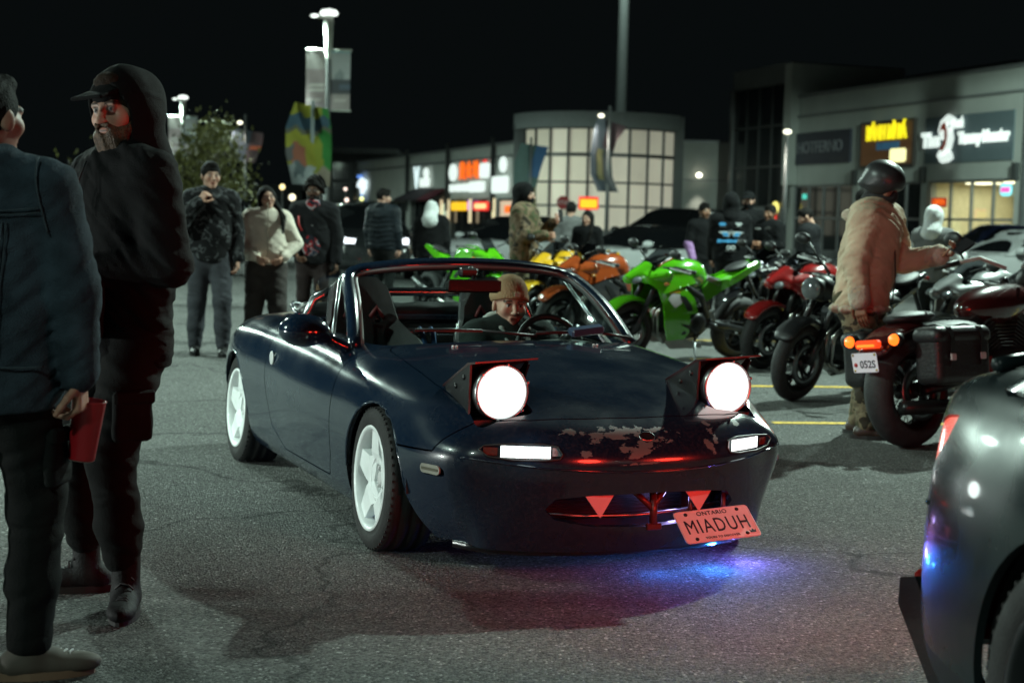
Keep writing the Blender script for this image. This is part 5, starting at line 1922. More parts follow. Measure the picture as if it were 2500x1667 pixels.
    for ax, tw_, oy in ((0, .205, .703), (-2.265, .205, .712)):
        for sg in (1, -1):
            wheel('wheel', root, (ax, sg * oy, .278), sg, .279, tw_, .197, 'star', wm, camber=R(2.2), steer=R(-1.5) if ax == 0 else 0)
    for ax in (0, -2.265):
        m = MB(); m.tube([(ax, -.62, .278), (ax, .62, .278)], .03, 8)
        m.build('axle', satin, root)
    return root
MIATA = roadster()
# ------------------------------------------------------------------ other cars
def gen_car(name, loc, rz, label, pm, group=None, xf=3.55, xr=-.95, wb=2.70, hw=.90, zh=.78, zb=.93, zd=.98, zt=1.43, cab=(2.05, 1.25, -.15, -.62), roofm=None,
            tr=.33, sill=.20, head=None, tail=None, rim=None, glassm=None, lvl=3, tilt_in=.24, detail=False, tz=0.0, lower=None):
    """x forward from the rear axle, y left.  cab = windscreen base x, roof front x, roof rear x, rear window base x"""
    root = empty(name, loc, rz, label, 'car', group)
    black = M('black_plastic')
    glassm = glassm or M('tinted_glass', (.006, .007, .008), .05, var=0, coat=.5)
    n = 9
    xs = np.linspace(xf - .28, xr + .22, n)
    T, S = [], []
    for i, x in enumerate(xs):
        t = i / (n - 1)
        w = hw * (1 - .16 * max(0, (x - (xf - .75)) / .5) ** 1.5 - .13 * max(0, ((xr + .62) - x) / .5) ** 1.5)
        if x > cab[0]: z = zh + (zb - zh) * max(0, 1 - (x - cab[0]) / (xf - .28 - cab[0])) ** .75 - .10 * max(0, (x - (xf - .8)) / .52) ** 2
        elif x < cab[3]: z = zd - .03 * max(0, (cab[3] - x) / .6)
        else: z = zb + (zd - zb) * (cab[0] - x) / (cab[0] - cab[3])
        dz = .02
        T.append([(x + .05, 0, z + dz), (x + .045, w * .35, z + dz * .8), (x + .03, w * .62, z), (x + .0, w * .80, z - .015), (x - .0, w * .90, z - .055)])
        S.append([(x, w * .955, z - .16), (x, w * .995, z - .33), (x, w, .42), (x, w * .985, .28), (x, w * .94, sill)])
    ys_ = [0, .32, .58, .76]
    def fr(k):
        z = [zh - .20, zh - .34, .42, .28, sill][k]
        xo = [-.10, -.02, 0, -.01, -.05][k]
        return [(xf + xo - .02 * (y * 1.6) ** 4, hw * y, z) for y in ys_]
    def bk(k):
        z = [zd - .14, zd - .30, .48, .34, sill + .05][k]
        xo = [.05, .01, -.03, -.01, .06][k]
        return [(xr + xo + .02 * (y * 1.6) ** 4, hw * y, z) for y in ys_]
    V, F = box_cage(T, [fr(k) for k in range(5)], S, [bk(k) for k in range(5)])
    V, N, F = subsurf(V, F, lvl, fit=4)
    ar = tr + .035
    def arch(v):
        x, y, z = v.T
        s = np.minimum(np.hypot(x, z - tr) - ar, np.hypot(x - wb, z - tr) - ar)
        s2 = np.where(z < tr, np.minimum(np.abs(x) - ar, np.abs(x - wb) - ar), 1)
        return np.where(np.abs(y) > .4, np.minimum(s, s2), 1)
    def tailp(v):
        x, y, z = v.T
        z = z - tz
        return sdpoly(x, z, [(xr - 1, zd - .145), (xr + .10, zd - .135), (xr + .20, zd - .10), (xr + .28, zd - .09), (xr + .25, zd - .15), (xr + .13, zd - .255), (xr - 1, zd - .285)])
    def headp(v):
        x, y, z = v.T
        return np.where(np.abs(y) > .38, sdpoly(x, z, [(xf + 1, zh - .17), (xf - .16, zh - .13), (xf - .45, zh - .07), (xf - .40, zh - .12), (xf - .2, zh - .23), (xf + 1, zh - .26)]), -1)
    def lowp(v):
        x, y, z = v.T
        return (sill + .10) - z
    g = .002
    def cut(*fs):
        v, n_, f = V, N, F
        for fn in fs: v, n_, f = clip(v, n_, f, fn(v))
        return v, n_, f
    panel_obj('body', *cut(arch, lambda v: -tailp(v) - g, lambda v: -headp(v) - g, lambda v: -lowp(v)), pm, root, .02)
    v, n_, f = cut(arch, lowp)
    if len(f): panel_obj('lower_trim', v, n_, f, lower or black, root, .02)
    hm = head or M('headlamp_clear', (.25, .27, .28), .1, coat=1, var=.3, vs=20)
    tm = tail or M('tail_lens_red', (.30, .01, .01), .2, coat=1, var=.1)
    for fn, mt, nm in ((headp, hm, 'headlight'), (tailp, tm, 'tail_light')):
        v, n_, f = cut(lambda q: fn(q) - g)
        for sg in (1, -1):
            a, b, c = clip(v, n_, f, v[:, 1] * sg - (.05 if nm == 'headlight' else .36))
            if len(c): panel_obj(nm, a - b * .004, b, c, mt, root, .02)
    v, n_, f = cut(lambda q: np.minimum(tailp(q) - g, .36 - np.abs(q[:, 1])))
    if len(f): panel_obj('boot_panel', v, n_, f, pm, root, .02)
    # cabin
    c0, c1, c2, c3 = cab
    nx = 7
    Tc, Sc = [], []
    for i in range(nx):
        t = i / (nx - 1)
        x = c1 + (c2 - c1) * t
        z = zt - .05 * (2 * t - .9) ** 2
        wr = hw * (.70 + .02 * math.sin(PI * t))
        Tc.append([(x, 0, z), (x, wr * .4, z - .004), (x, wr * .75, z - .015), (x, wr * .95, z - .035), (x, wr * 1.03, z - .075)])
        zz = zb + (zd - zb) * (c0 - (c0 + (c3 - c0) * t)) / max(.01, (c0 - c3)) - .04
        xb = c0 + (c3 - c0) * t
        row = []
        for k in range(1, 6):
            u = k / 5
            wv = wr * 1.03 + (hw * .93 - wr * 1.03) * u ** .9
            row.append((x + (xb - x) * u, wv, z - .075 + (zz - z + .075) * u))
        Sc.append(row)
    yy = [0, .40, .75, .95]
    def fcab(k, front):
        u = k / 5
        xa, xb_ = (c1, c0) if front else (c2, c3)
        z0 = Tc[0 if front else -1][4][2]
        zz = (zb if front else zd) - .04
        bul = .10 * (1 if front else -1)
        row = []
        for y in yy:
            wv = hw * .70 * 1.03 + (hw * .93 - hw * .70 * 1.03) * u ** .9
            row.append((xa + (xb_ - xa) * u + bul * (1 - (y) ** 2) * (.3 + .7 * u), wv * y, z0 + .03 * (1 - y * y) * (1 - u) + (zz - z0) * u))
        return row
    Vc, Fc = box_cage(Tc, [fcab(k, True) for k in range(1, 6)], Sc, [fcab(k, False) for k in range(1, 6)])
    Vc, Nc, Fc = subsurf(Vc, Fc, lvl, fit=3)
    def sidewin(v):
        x, y, z = v.T
        zl = zb + (zd - zb) * np.clip((c0 - x) / (c0 - c3), 0, 1) + .03
        tf = (z - zb) / (zt - zb)
        xfm = c0 + (c1 - c0) * tf - .13; xrm = c3 + (c2 - c3) * tf + .16
        s = np.minimum(np.minimum(z - zl, zt - .115 - z), np.minimum(xfm - x, x - xrm))
        mid = (c0 + c3) / 2 + .05
        s = np.minimum(s, np.abs(x - mid) - .03)
        return np.where(np.abs(y) > hw * .55, s, -1)
    def frontwin(v):
        x, y, z = v.T
        tf = (z - zb) / (zt - zb)
        xm = c0 + (c1 - c0) * tf - .03
        return np.minimum(np.minimum(np.minimum(x - xm + .04, z - zb - .02), zt - .07 - z), hw * (.85 - .18 * tf) - np.abs(y))
    def rearwin(v):
        x, y, z = v.T
        tf = (z - zd) / (zt - zd)
        xm = c3 + (c2 - c3) * tf
        return np.minimum(np.minimum(np.minimum(xm - x + .06, z - zd - .05), zt - .10 - z), hw * (.80 - .18 * tf) - np.abs(y))
    def cutc(*fs):
        v, n_, f = Vc, Nc, Fc
        for fn in fs: v, n_, f = clip(v, n_, f, fn(v))
        return v, n_, f
    panel_obj('roof_and_pillars', *cutc(lambda v: -sidewin(v), lambda v: -frontwin(v), lambda v: -rearwin(v)), roofm or pm, root, .02)
    for fn, nm in ((frontwin, 'windscreen'), (rearwin, 'rear_window')):
        v, n_, f = cutc(fn)
        if len(f): panel_obj(nm, v - n_ * .004, n_, f, glassm, root, 0)
    v, n_, f = cutc(sidewin)
    for sg in (1, -1):
        for e in (1, -1):
            a, b, c = clip(v, n_, f, v[:, 1] * sg)
            a, b, c = clip(a, b, c, (a[:, 0] - ((c0 + c3) / 2 + .05)) * e)
            if len(c): panel_obj('side_window', a - b * .004, b, c, glassm, root, 0)
        s = SDF(); s.ell((c0 - .22, sg * (hw + .10), zb + .06), (.09, .12, .075)); s.cone((c0 - .22, sg * (hw + .02), zb + .03), (c0 - .20, sg * (hw - .08), zb), .025)
        a, q = s.mesh(.018); fast_mesh('door_mirror', a, q, pm, root)
    rim = rim or M('alloy_grey', (.25, .26, .27), .35, .8, var=.1)
    for ax in (0, wb):
        for sg in (1, -1):
            wheel('wheel', root, (ax, sg * (hw - .125), tr), sg, tr, .22, tr * .70, 'multi', rim)
            m = MB(); m.lathe([(ar + .02, sg * .45), (ar + .02, sg * (hw - .06))], c=(ax, 0, tr), n=20, arc=PI); m.lathe([(ar + .02, sg * .45), (0, sg * .45)], c=(ax, 0, tr), n=20, arc=PI)
            m.build('wheel_liner', M('satin_black', (.012, .012, .012), .6, var=.2), root)
    m = MB(); m.box(((xf + xr) / 2, 0, sill + .05), (xf - xr - .5, hw * 1.0, .06)); m.build('underfloor', black, root)
    m = MB(); m.box(((c0 + c3) / 2, 0, zb - .1), (c0 - c3 - .3, hw * 1.5, .05)); m.build('cabin_floor', black, root)
    return root, V, N

# ---- the grey saloon at the right edge, its tail lamps lit red
gp_ = paint('graphite_paint', (.011, .018, .0195), .30, dust=.02, coat=.35, scr=.06, spec=.2)
TAILG = M('tail_lens_lit', (.4, .02, .01), .25, emit=(1.0, .055, .025), es=1.0, var=.25, vs=30, coat=.6)
gcar, gV, gN = gen_car('saloon_car', (1.955, 3.03, 0), R(-78), 'graphite saloon cut off by the right edge with a lit red tail light', gp_, hw=.905, zh=.80, zb=.975, zd=.99, zt=1.43, cab=(2.1, 1.3, .20, -.36), tz=-.045,
                   lvl=4, tail=TAILG, tr=.335, lower=M('black_plastic'), rim=M('alloy_dark', (.10, .105, .11), .3, .9, var=.1))
# spoiler lip, bumper crease, reflector, diffuser fin, exhaust tip
m = MB()
pts = []
for k in range(21):
    t = -1 + 2 * k / 20
    pts.append((-.80 + .14 * abs(t) ** 3, .70 * t, 1.005 - .03 * t * t))
m.tube(pts, .018, 8); m.build('boot_lip', gp_, gcar)
for zz, rr_ in ((.60, .006),):
    m = MB(); pts = []
    for y0 in np.linspace(-.60, -.80, 12):
        j = np.argmin((gV[:, 1] - y0) ** 2 * 4 + (gV[:, 2] - zz + (y0 + .6) * .15) ** 2 + (gV[:, 0] > -.2) * 9)
        pts.append(tuple(gV[j] + gN[j] * .001))
    m.tube(pts, rr_, 6); m.build('bumper_crease', gp_, gcar)
for sg in (1, -1):
    m = MB()
    m.prism([(-.80, .17), (-.985, .33), (-.98, .40), (-.90, .42), (-.66, .20)], sg * .68, sg * .76, 'y')
    m.build('diffuser_fin', M('gloss_black'), gcar)
    m = MB(); m.box((-.905, sg * .70, .42), (.06, .10, .03), rot=(0, 0, sg * .6), bev=.01); m.build('rear_reflector', M('tail_lens_red'), gcar)
    m = MB(); m.lathe([(.045, -.02), (.05, 0), (.045, .01), (.04, -.05)], c=(-.96, sg * .52, .27), axis='x', n=18); m.build('exhaust_tip', M('chrome'), gcar)
    ld = bpy.data.lights.new('tail_glow', 'SPOT'); ld.energy = 66; ld.color = (1.0, .035, .02); ld.spot_size = R(160); ld.spot_blend = .8; ld.shadow_soft_size = .20
    lo = bpy.data.objects.new('tail_glow', ld); COL.objects.link(lo); lo.parent = gcar
    lo.location = (-1.05, sg * .66, .80)
    lo.rotation_euler = Vector((-1, -.05, .10)).to_track_quat('-Z', 'Y').to_euler()

# ---- parked cars behind the crowd
blk = paint('black_car_paint', (.004, .0045, .005), .2)
wht = paint('white_car_paint', (.55, .57, .57), .3)
drk = paint('dark_grey_paint', (.012, .014, .015), .25)
HLW = M('headlamp_lit_white', (.8, .8, .8), .3, emit=(.85, .9, 1.0), es=2.0, var=0, lit=False)
CARG = 'parked cars behind the crowd'
gen_car('parked_car', (-6.6, 33.5, 0), R(178), 'black tall SUV behind the three walkers', blk, CARG, zh=1.08, zb=1.14, zd=1.16, zt=1.76, cab=(2.1, 1.35, -.55, -.85), tr=.37, sill=.28, lvl=2, xf=3.6, hw=.95)
gen_car('parked_car', (-3.6, 36.2, 0), R(-80), 'dark tall car with lit chrome front left of the padded jacket', drk, CARG, lvl=2, zh=1.0, zb=1.06, zd=1.08, zt=1.66, cab=(2.1, 1.3, -.5, -.85), head=HLW, hw=.95)
gen_car('parked_car', (.8, 34.6, 0), R(222), 'white saloon with black roof left of the camouflage jacket', wht, CARG, lvl=2, roofm=blk, zt=1.46)
gen_car('parked_car', (4.4, 35.2, 0), R(236), 'black people carrier in front of the curved glass', blk, CARG, zh=1.08, zb=1.14, zd=1.16, zt=1.72, cab=(2.5, 1.4, -.6, -.85), tr=.35, sill=.22, lvl=2, hw=.97)
gen_car('parked_car', (3.5, 31.2, 0), R(215), 'white low car behind the orange motorcycle', wht, CARG, zt=1.32, zb=.88, zd=.92, zh=.75, lvl=2, roofm=blk)
gen_car('parked_car', (11.2, 30.6, 0), R(196), 'white saloon with dark glass at the right behind the phone', wht, CARG, lvl=2, zt=1.42, roofm=wht)
gen_car('parked_car', (12.2, 35.4, 0), R(186), 'dark blue saloon farther back at the right', paint('blue_car_paint', (.006, .010, .035), .2), CARG, lvl=2, zt=1.55, zb=1.0, zd=1.02)

# a saloon standing left of the picture whose headlamps rake the asphalt
lc, _, _ = gen_car('waiting_car', (-11.2, 4.1, 0), R(4), 'grey saloon waiting left of the picture with its headlamps on', drk, None, lvl=2, head=HLW)
for sg in (1, -1):
    ld = bpy.data.lights.new('headlamp_beam', 'SPOT'); ld.energy = 500; ld.color = (.9, 1.0, .93); ld.spot_size = R(70); ld.spot_blend = .7; ld.shadow_soft_size = .06
    lo = bpy.data.objects.new('headlamp_beam', ld); COL.objects.link(lo); lo.parent = lc
    lo.location = (3.62, sg * .62, .66)
    lo.rotation_euler = Vector((1, 0, -.10)).to_track_quat('-Z', 'Y').to_euler()
# ================================================================== motorcycles
def grid_panel(name, outline, yfun, mat, par, step=.02, depth=.012, mirror=1):
    P = np.array(outline)
    lo, hi = P.min(0) - step, P.max(0) + step
    nx, nz = int((hi[0] - lo[0]) / step) + 2, int((hi[1] - lo[1]) / step) + 2
    gx, gz = np.meshgrid(lo[0] + step * np.arange(nx), lo[1] + step * np.arange(nz), indexing='ij')
    V = np.stack([gx.ravel(), np.zeros(gx.size), gz.ravel()], 1)
    I = np.arange(gx.size).reshape(gx.shape)
    F = np.vstack([np.stack([I[:-1, :-1].ravel(), I[1:, :-1].ravel(), I[1:, 1:].ravel()], 1), np.stack([I[:-1, :-1].ravel(), I[1:, 1:].ravel(), I[:-1, 1:].ravel()], 1)])
    V, N, F = clip(V, V * 0 + np.array([0, -1., 0]), F, sdpoly(V[:, 0], V[:, 2], outline))
    V[:, 1] = [yfun(a, b) for a, b in zip(V[:, 0], V[:, 2])]
    V[:, 1] *= mirror
    if mirror > 0: F = F[:, ::-1]
    e = np.cross(V[F[:, 1]] - V[F[:, 0]], V[F[:, 2]] - V[F[:, 0]])
    N = np.zeros_like(V)
    for q in range(3): np.add.at(N, F[:, q], e)
    return panel_obj(name, V, N, F, mat, par, depth)

def bike_wheel(par, x, tr, tw, rr, rim_mat, spokes=5, disc=True, wire=False):
    w = empty('wheel', (x, 0, tr)); w.parent = par
    h = tw / 2
    m = MB()
    prof = [(rr, -h * .6)] + [(tr - (tr - rr) * (1 - math.cos(a)) * .9, h * math.sin(a)) for a in [R(-90 + 18 * k) for k in range(11)]] + [(rr, h * .6)]
    m.lathe(prof, n=40)
    m.build('tyre', M('bike_rubber', (.020, .020, .021), .7, var=.3, vs=30, bump=.3, bs=90), w)
    m = MB()
    m.lathe([(rr + .004, -h * .6), (rr - .03, -h * .45), (rr - .035, h * .45), (rr + .004, h * .6)], n=40)
    if wire:
        for k in range(28):
            a = R(360 / 28 * k); b = a + R(14 if k % 2 else -14)
            m.tube([(.03 * math.cos(b), .03 * (1 if k % 2 else -1), .03 * math.sin(b)), ((rr - .03) * math.cos(a), 0, (rr - .03) * math.sin(a))], .003, 4, cap=False)
    else:
        for k in range(spokes):
            a = R(360 / spokes * k + 10)
            for e in (-.13, .13):
                m.tube([(.04 * math.cos(a), 0, .04 * math.sin(a)), ((rr - .03) * math.cos(a + e), 0, (rr - .03) * math.sin(a + e))], [.016, .011], 6, cap=False)
    m.lathe([(.0, -.06), (.045, -.06), (.045, .06), (0, .06)], n=16)
    m.build('rim', rim_mat, w)
    if disc:
        for e in (-1, 1):
            m = MB(); m.lathe([(rr * .50, e * (h + .012)), (rr * .78, e * (h + .012)), (rr * .78, e * (h + .017)), (rr * .50, e * (h + .017))], n=32, closed=True)
            m.build('brake_disc', M('brake_steel', (.16, .16, .17), .35, 1.0, var=.2), w)
    return w

CHROME = M('chrome', (.75, .76, .78), .12, 1.0, var=0)
ENG = M('engine_dark', (.030, .031, .033), .4, .7, var=.3, vs=15)
BLK = M('black_plastic', (.010, .010, .011), .45, var=.2)
ALU = M('cast_alu', (.30, .31, .32), .35, .9, var=.2)
SEATM = M('bike_seat', (.012, .012, .013), .55, var=.2, bump=.2, bs=200)
def place(root, loc, head, lean=8):
    d = Vector((head[0], head[1], 0)).normalized()
    rz = math.atan2(d.y, d.x)
    root.location = loc
    root.rotation_euler = (R(-lean), 0, rz)

def sport_bike(label, loc, head, body, body2=None, lean=9, screen=True, naked=False, lamp=None, accent=None, stripe=None, rimc=None, group='motorcycles parked in the stalls', belly=None):
    """x forward, y left; wheels touch z = 0"""
    r = empty('motorcycle', (0, 0, 0), 0, label, 'motorcycle', group)
    rimc = rimc or M('bike_rim', (.02, .02, .021), .35, .6, var=.1)
    bike_wheel(r, .70, .298, .12, .215, rimc)
    bike_wheel(r, -.69, .312, .17, .215, rimc, disc=False)
    body2 = body2 or body
    # fork, swingarm, frame
    for e in (-1, 1):
        m = MB(); m.tube([(.70, e * .095, .298), (.585, e * .095, .56)], .032, 8); m.tube([(.60, e * .095, .53), (.43, e * .095, .90)], .024, 8)
        m.box((.655, e * .075, .36), (.10, .05, .09), rot=(0, .4, 0), bev=.01)
        m.build('fork_leg', M('fork_black', (.03, .03, .032), .3, .6, var=.1), r)
        m = MB(); m.tube([(-.69, e * .12, .312), (-.35, e * .13, .37), (-.12, e * .11, .42)], [.026, .035, .04], 8)
        m.build('swingarm', ENG, r)
        m = MB(); m.tube([(.42, e * .07, .86), (.25, e * .17, .78), (-.02, e * .17, .66), (-.16, e * .13, .45)], .030, 8)
        m.build('frame_spar', BLK if naked is False else ALU, r)
    # engine
    m = MB()
    m.box((.10, 0, .42), (.42, .34, .30), bev=.05)
    m.box((.20, 0, .62), (.24, .30, .22), rot=(0, .35, 0), bev=.03)
    m.lathe([(.10, 0), (.10, .03), (.07, .04), (0, .04)], c=(.0, .17, .40), n=20)
    m.lathe([(.08, 0), (.08, .03), (.05, .04), (0, .04)], c=(.17, .17, .38), n=20)
    for k in range(5): m.box((.20, 0, .56 + k * .03), (.26, .33, .006), rot=(0, .35, 0))
    m.build('engine', ENG, r)
    m = MB()
    for k, yy in enumerate((-.10, -.035, .035, .10)):
        m.tube([(.30, yy, .60), (.44, yy, .50), (.40, yy * .8, .30), (.22, yy * .4, .20)], .019, 6)
    m.tube([(.24, 0, .20), (-.20, -.06, .20), (-.42, -.15, .30)], .035, 8)
    m.build('exhaust_pipe', M('pipe_steel', (.35, .34, .32), .3, 1, var=.2), r)
    m = MB(); m.tube([(-.36, -.155, .29), (-.44, -.165, .33), (-.80, -.18, .50)], [.04, .058, .062], 12)
    m.build('silencer', M('silencer_dark', (.05, .05, .052), .3, .8, var=.1), r)
    # tank, seat, tail
    s = SDF()
    s.ell((.13, 0, .86), (.27, .155, .135), rot=(0, .10, 0), k=.05); s.ell((.00, 0, .80), (.20, .12, .11), k=.05)
    s.box((.10, .22, .74), (.4, .16, .16), .04, k=.05, sub=True); s.box((.10, -.22, .74), (.4, .16, .16), .04, k=.05, sub=True)
    v, q = s.mesh(.014); tk = fast_mesh('fuel_tank', v, q, body, r)
    m = MB(); m.lathe([(.045, 0), (.045, .008), (.03, .012), (0, .012)], c=(.16, 0, .992), axis='z', n=18); m.build('filler_cap', ALU, tk)
    s = SDF()
    s.ell((-.26, 0, .775), (.22, .125, .045), rot=(0, -.06, 0), k=.03); s.ell((-.14, 0, .80), (.10, .10, .06), k=.03)
    v, q = s.mesh(.013); fast_mesh('rider_seat', v, q, SEATM, r)
    s = SDF()
    s.cone((-.30, 0, .73), (-.62, 0, .86), .10, .085, k=.05, sc=(1, 1, 1.5)); s.cone((-.60, 0, .87), (-.84, 0, .965), .075, .028, k=.04, sc=(1, 1, 1.6))
    v, q = s.mesh(.013); tl = fast_mesh('tail_cowl', v, q, body2, r)
    s = SDF(); s.ell((-.58, 0, .925), (.15, .085, .032), rot=(0, .32, 0)); v, q = s.mesh(.012); fast_mesh('pillion_pad', v, q, SEATM, r)
    m = MB(); m.box((-.85, 0, .93), (.03, .09, .03), rot=(0, -.4, 0), bev=.008); m.build('tail_lamp', M('bike_tail_red', (.35, .01, .01), .2, coat=1, var=0), r)
    m = MB(); m.tube([(-.72, 0, .84), (-.92, 0, .60)], .02, 6); m.box((-.93, 0, .55), (.015, .16, .14), rot=(0, -.25, 0)); m.build('fender_eliminator', BLK, r)
    # front fender
    s = SDF()
    for k in range(15):
        a, a2 = R(38 + 6 * k), R(44 + 6 * k)
        s.cone((.70 + .316 * math.cos(a), 0, .298 + .316 * math.sin(a)), (.70 + .316 * math.cos(a2), 0, .298 + .316 * math.sin(a2)), .026, k=.02, sc=(1, .34, 1))
    s.cone((.72, .09, .50), (.66, .105, .40), .02, .03, k=.03); s.cone((.72, -.09, .50), (.66, -.105, .40), .02, .03, k=.03)
    post = lambda D, X, Y, Z: np.maximum(D, .312 - np.sqrt((X - .70) ** 2 + (Z - .298) ** 2 + 0 * Y))
    v, q = s.mesh(.012, post=post); fast_mesh('front_fender', v, q, body if not naked else BLK, r)
    # bars, mirrors
    for e in (-1, 1):
        if naked:
            pts = [(.42, e * .05, .96), (.38, e * .16, 1.03), (.33, e * .38, 1.04)]
        else:
            pts = [(.44, e * .10, .92), (.40, e * .20, .94), (.28, e * .36, .93)]
        m = MB(); m.tube(pts, .013, 8); m.build('handlebar', M('bar_black', (.02, .02, .02), .35, .5, var=0), r)
        m = MB(); m.tube([pts[1], pts[2]], .019, 8); m.sphere(pts[2], .022, 8); m.build('grip', BLK, r)
        m = MB(); m.tube([(pts[1][0] + .05, pts[1][1], pts[1][2]), (pts[2][0] + .055, pts[2][1], pts[2][2] - .01)], .007, 6); m.sphere((pts[2][0] + .055, pts[2][1], pts[2][2] - .01), .012, 8); m.build('lever', CHROME, r)
        if naked:
            mp = [(pts[1][0], pts[1][1] + e * .03, 1.04), (pts[1][0] + .03, e * .30, 1.17)]
        else:
            mp = [(.52, e * .10, 1.00), (.50, e * .26, 1.08)]
        m = MB(); m.tube(mp, .008, 6); m.sphere((mp[1][0], mp[1][1] + e * .05, mp[1][2] + .01), (.03, .075, .045), 10); m.build('mirror', BLK, r)
    if naked:
        s = SDF(); s.ell((.56, 0, .86), (.09, .11, .10)); s.ell((.66, 0, .86), (.05, .095, .085), k=.02)
        v, q = s.mesh(.012); fast_mesh('lamp_shell', v, q, BLK, r)
        m = MB(); m.lathe([(.085, 0), (.07, .02), (0, .03)], c=(.70, 0, .86), axis='x', n=20); m.build('headlamp', M('bike_lamp_clear', (.10, .11, .115), .08, coat=1, var=0), r)
        for e in (-1, 1):
            grid_panel('radiator_shroud', [(.45, .74), (.40, .86), (.20, .84), (.14, .72), (.28, .60), (.40, .62)], lambda a, b: .185 + .02 * math.sin(12 * b), body, r, mirror=e)
    else:
        # nose with twin lamps, side fairings, belly, screen
        s = SDF()
        s.cone((.76, 0, .80), (.46, 0, .90), .055, .13, k=.06, sc=(1, 1, 1.15))
        s.cone((.62, .11, .82), (.44, .17, .86), .05, .06, k=.06); s.cone((.62, -.11, .82), (.44, -.17, .86), .05, .06, k=.06)
        s.ell((.40, 0, .93), (.16, .13, .10), k=.03, sub=True)
        v, q = s.mesh(.013); nose = fast_mesh('nose_cowl', v, q, body, r)
        for e in (-1, 1):
            s = SDF(); s.ell((.715, e * .075, .805), (.07, .045, .028), rot=(0, .35, e * .45)); v, q = s.mesh(.009)
            fast_mesh('headlamp', v, q, lamp or M('bike_lamp_clear', (.10, .11, .115), .08, coat=1, var=0), r)
            yf = lambda a, b: .17 + .075 * math.sin(PI * min(1, max(0, (b - .22) / .65))) - .10 * max(0, (a - .42) / .35) ** 2
            grid_panel('upper_fairing', [(.66, .80), (.58, .88), (.36, .90), (.14, .86), (.10, .80), (.30, .76), (.50, .70)], lambda a, b: yf(a, b) + .012, body, r, mirror=e)
            grid_panel('side_fairing', [(.56, .76), (.40, .785), (.22, .74), (.12, .66), (.06, .52), (.155, .50), (.12, .40), (.26, .42), (.10, .34), (.13, .25), (.34, .24), (.44, .40), (.50, .60)], yf, body2, r, mirror=e)
            grid_panel('fairing_vent', [(.31, .69), (.24, .68), (.16, .60), (.13, .545), (.20, .54)], lambda a, b: yf(a, b) + .006, BLK, r, mirror=e)
            grid_panel('belly_pan', [(.36, .23), (.10, .24), (-.10, .20), (-.16, .15), (.26, .15)], lambda a, b: .14, belly or BLK, r, mirror=e)
            if stripe is not None:
                grid_panel('decal', [(.45, .655), (.40, .705), (.30, .70), (.27, .62), (.36, .57)], lambda a, b: yf(a, b) + .004, stripe, r, mirror=e, depth=.001)
                grid_panel('decal', [(.56, .84), (.46, .88), (.36, .875), (.50, .835)], lambda a, b: yf(a, b) + .016, stripe, r, mirror=e, depth=.001)
                grid_panel('decal', [(-.30, .79), (-.12, .845), (-.10, .81), (-.26, .755)], lambda a, b: .125, stripe, r, mirror=e, depth=.001)
            if accent is not None:
                grid_panel('accent_stripe', [(.44, .72), (.30, .725), (.28, .71), (.42, .70)], lambda a, b: yf(a, b) + .005, accent, r, mirror=e, depth=.001)
            grid_panel('tail_side', [(-.06, .74), (-.22, .70), (-.10, .60), (-.04, .62), (-.24, .78), (-.52, .87), (-.80, .97), (-.80, .935), (-.50, .80), (-.26, .68), (-.16, .62)][:1] + [(-.12, .80), (-.40, .82), (-.80, .985), (-.84, .94), (-.55, .80), (-.30, .70), (-.14, .60), (-.08, .62)], lambda a, b: .125 - .06 * max(0, -a - .3) * 1.6, body, r, mirror=e)
        if screen:
            vs, fs = [], []
            for i in range(9):
                t = -1 + i / 4
                for j in range(7):
                    u = j / 6
                    vs.append((.66 - .24 * u - .10 * t * t * (.6 + .4 * u), .13 * t * (1 - .25 * u), .87 + .26 * u - .03 * u * u))
            for i in range(8):
                for j in range(6):
                    a = i * 7 + j; fs.append((a, a + 7, a + 8, a + 1))
            m = MB(); m.add(vs, fs, True); m.build('windscreen', glass('bike_screen', (.16, .17, .18), .4), r)
    # small parts: pegs, stand, chain, indicators
    m = MB(); m.tube([(-.02, .14, .32), (.06, .30, .03), (.07, .31, -.045)], .012, 6); m.build('side_stand', ALU, r)
    for e in (-1, 1):
        m = MB(); m.tube([(-.20, e * .14, .40), (-.20, e * .24, .39)], .011, 6); m.box((-.22, e * .14, .46), (.05, .02, .14), rot=(0, .5, 0), bev=.006); m.build('foot_peg', ALU, r)
        m = MB(); m.sphere((.50, e * .25, .80), (.035, .022, .018), 8) if not naked else m.sphere((.50, e * .20, .84), (.035, .022, .018), 8)
        m.build('indicator', M('indicator_amber', (.45, .16, .02), .25, coat=1, var=0), r)
    m = MB()
    for zz in (.0, 1):
        m.tube([(-.69, .10, .312 + (.065 if zz else -.065)), (-.10, .10, .40 + (.03 if zz else -.03))], .008, 5)
    m.build('chain', ENG, r)
    m = MB(); m.tube([(-.30, 0, .42), (-.20, 0, .70)], .035, 10); m.build('shock', M('spring_grey', (.2, .2, .2), .4, .6, var=.1), r)
    place(r, loc, head, lean)
    return r
def pnt(n, c, **k): return M(n, c, .22, coat=1.0, var=.06, **k)
GREEN = pnt('kiwi_green', (.085, .42, .008))
WHITE_D = M('decal_white', (.55, .56, .56), .35, var=.05)
ORNG = M('decal_orange', (.55, .26, .02), .35, var=.05)
sport_bike('lime green sport motorcycle with white decals behind the roadster\'s bonnet', (1.62, 14.65, 0), (-.82, -.57), GREEN, accent=ORNG, stripe=WHITE_D, belly=M('belly_silver', (.30, .31, .30), .4, .3, var=.2))
sport_bike('dark orange sport motorcycle between the yellow and the lime ones', (1.02, 16.6, 0), (-.80, -.60), pnt('burnt_orange', (.30, .055, .012)), M('fairing_graphite', (.03, .03, .033), .3, coat=.5, var=.1))
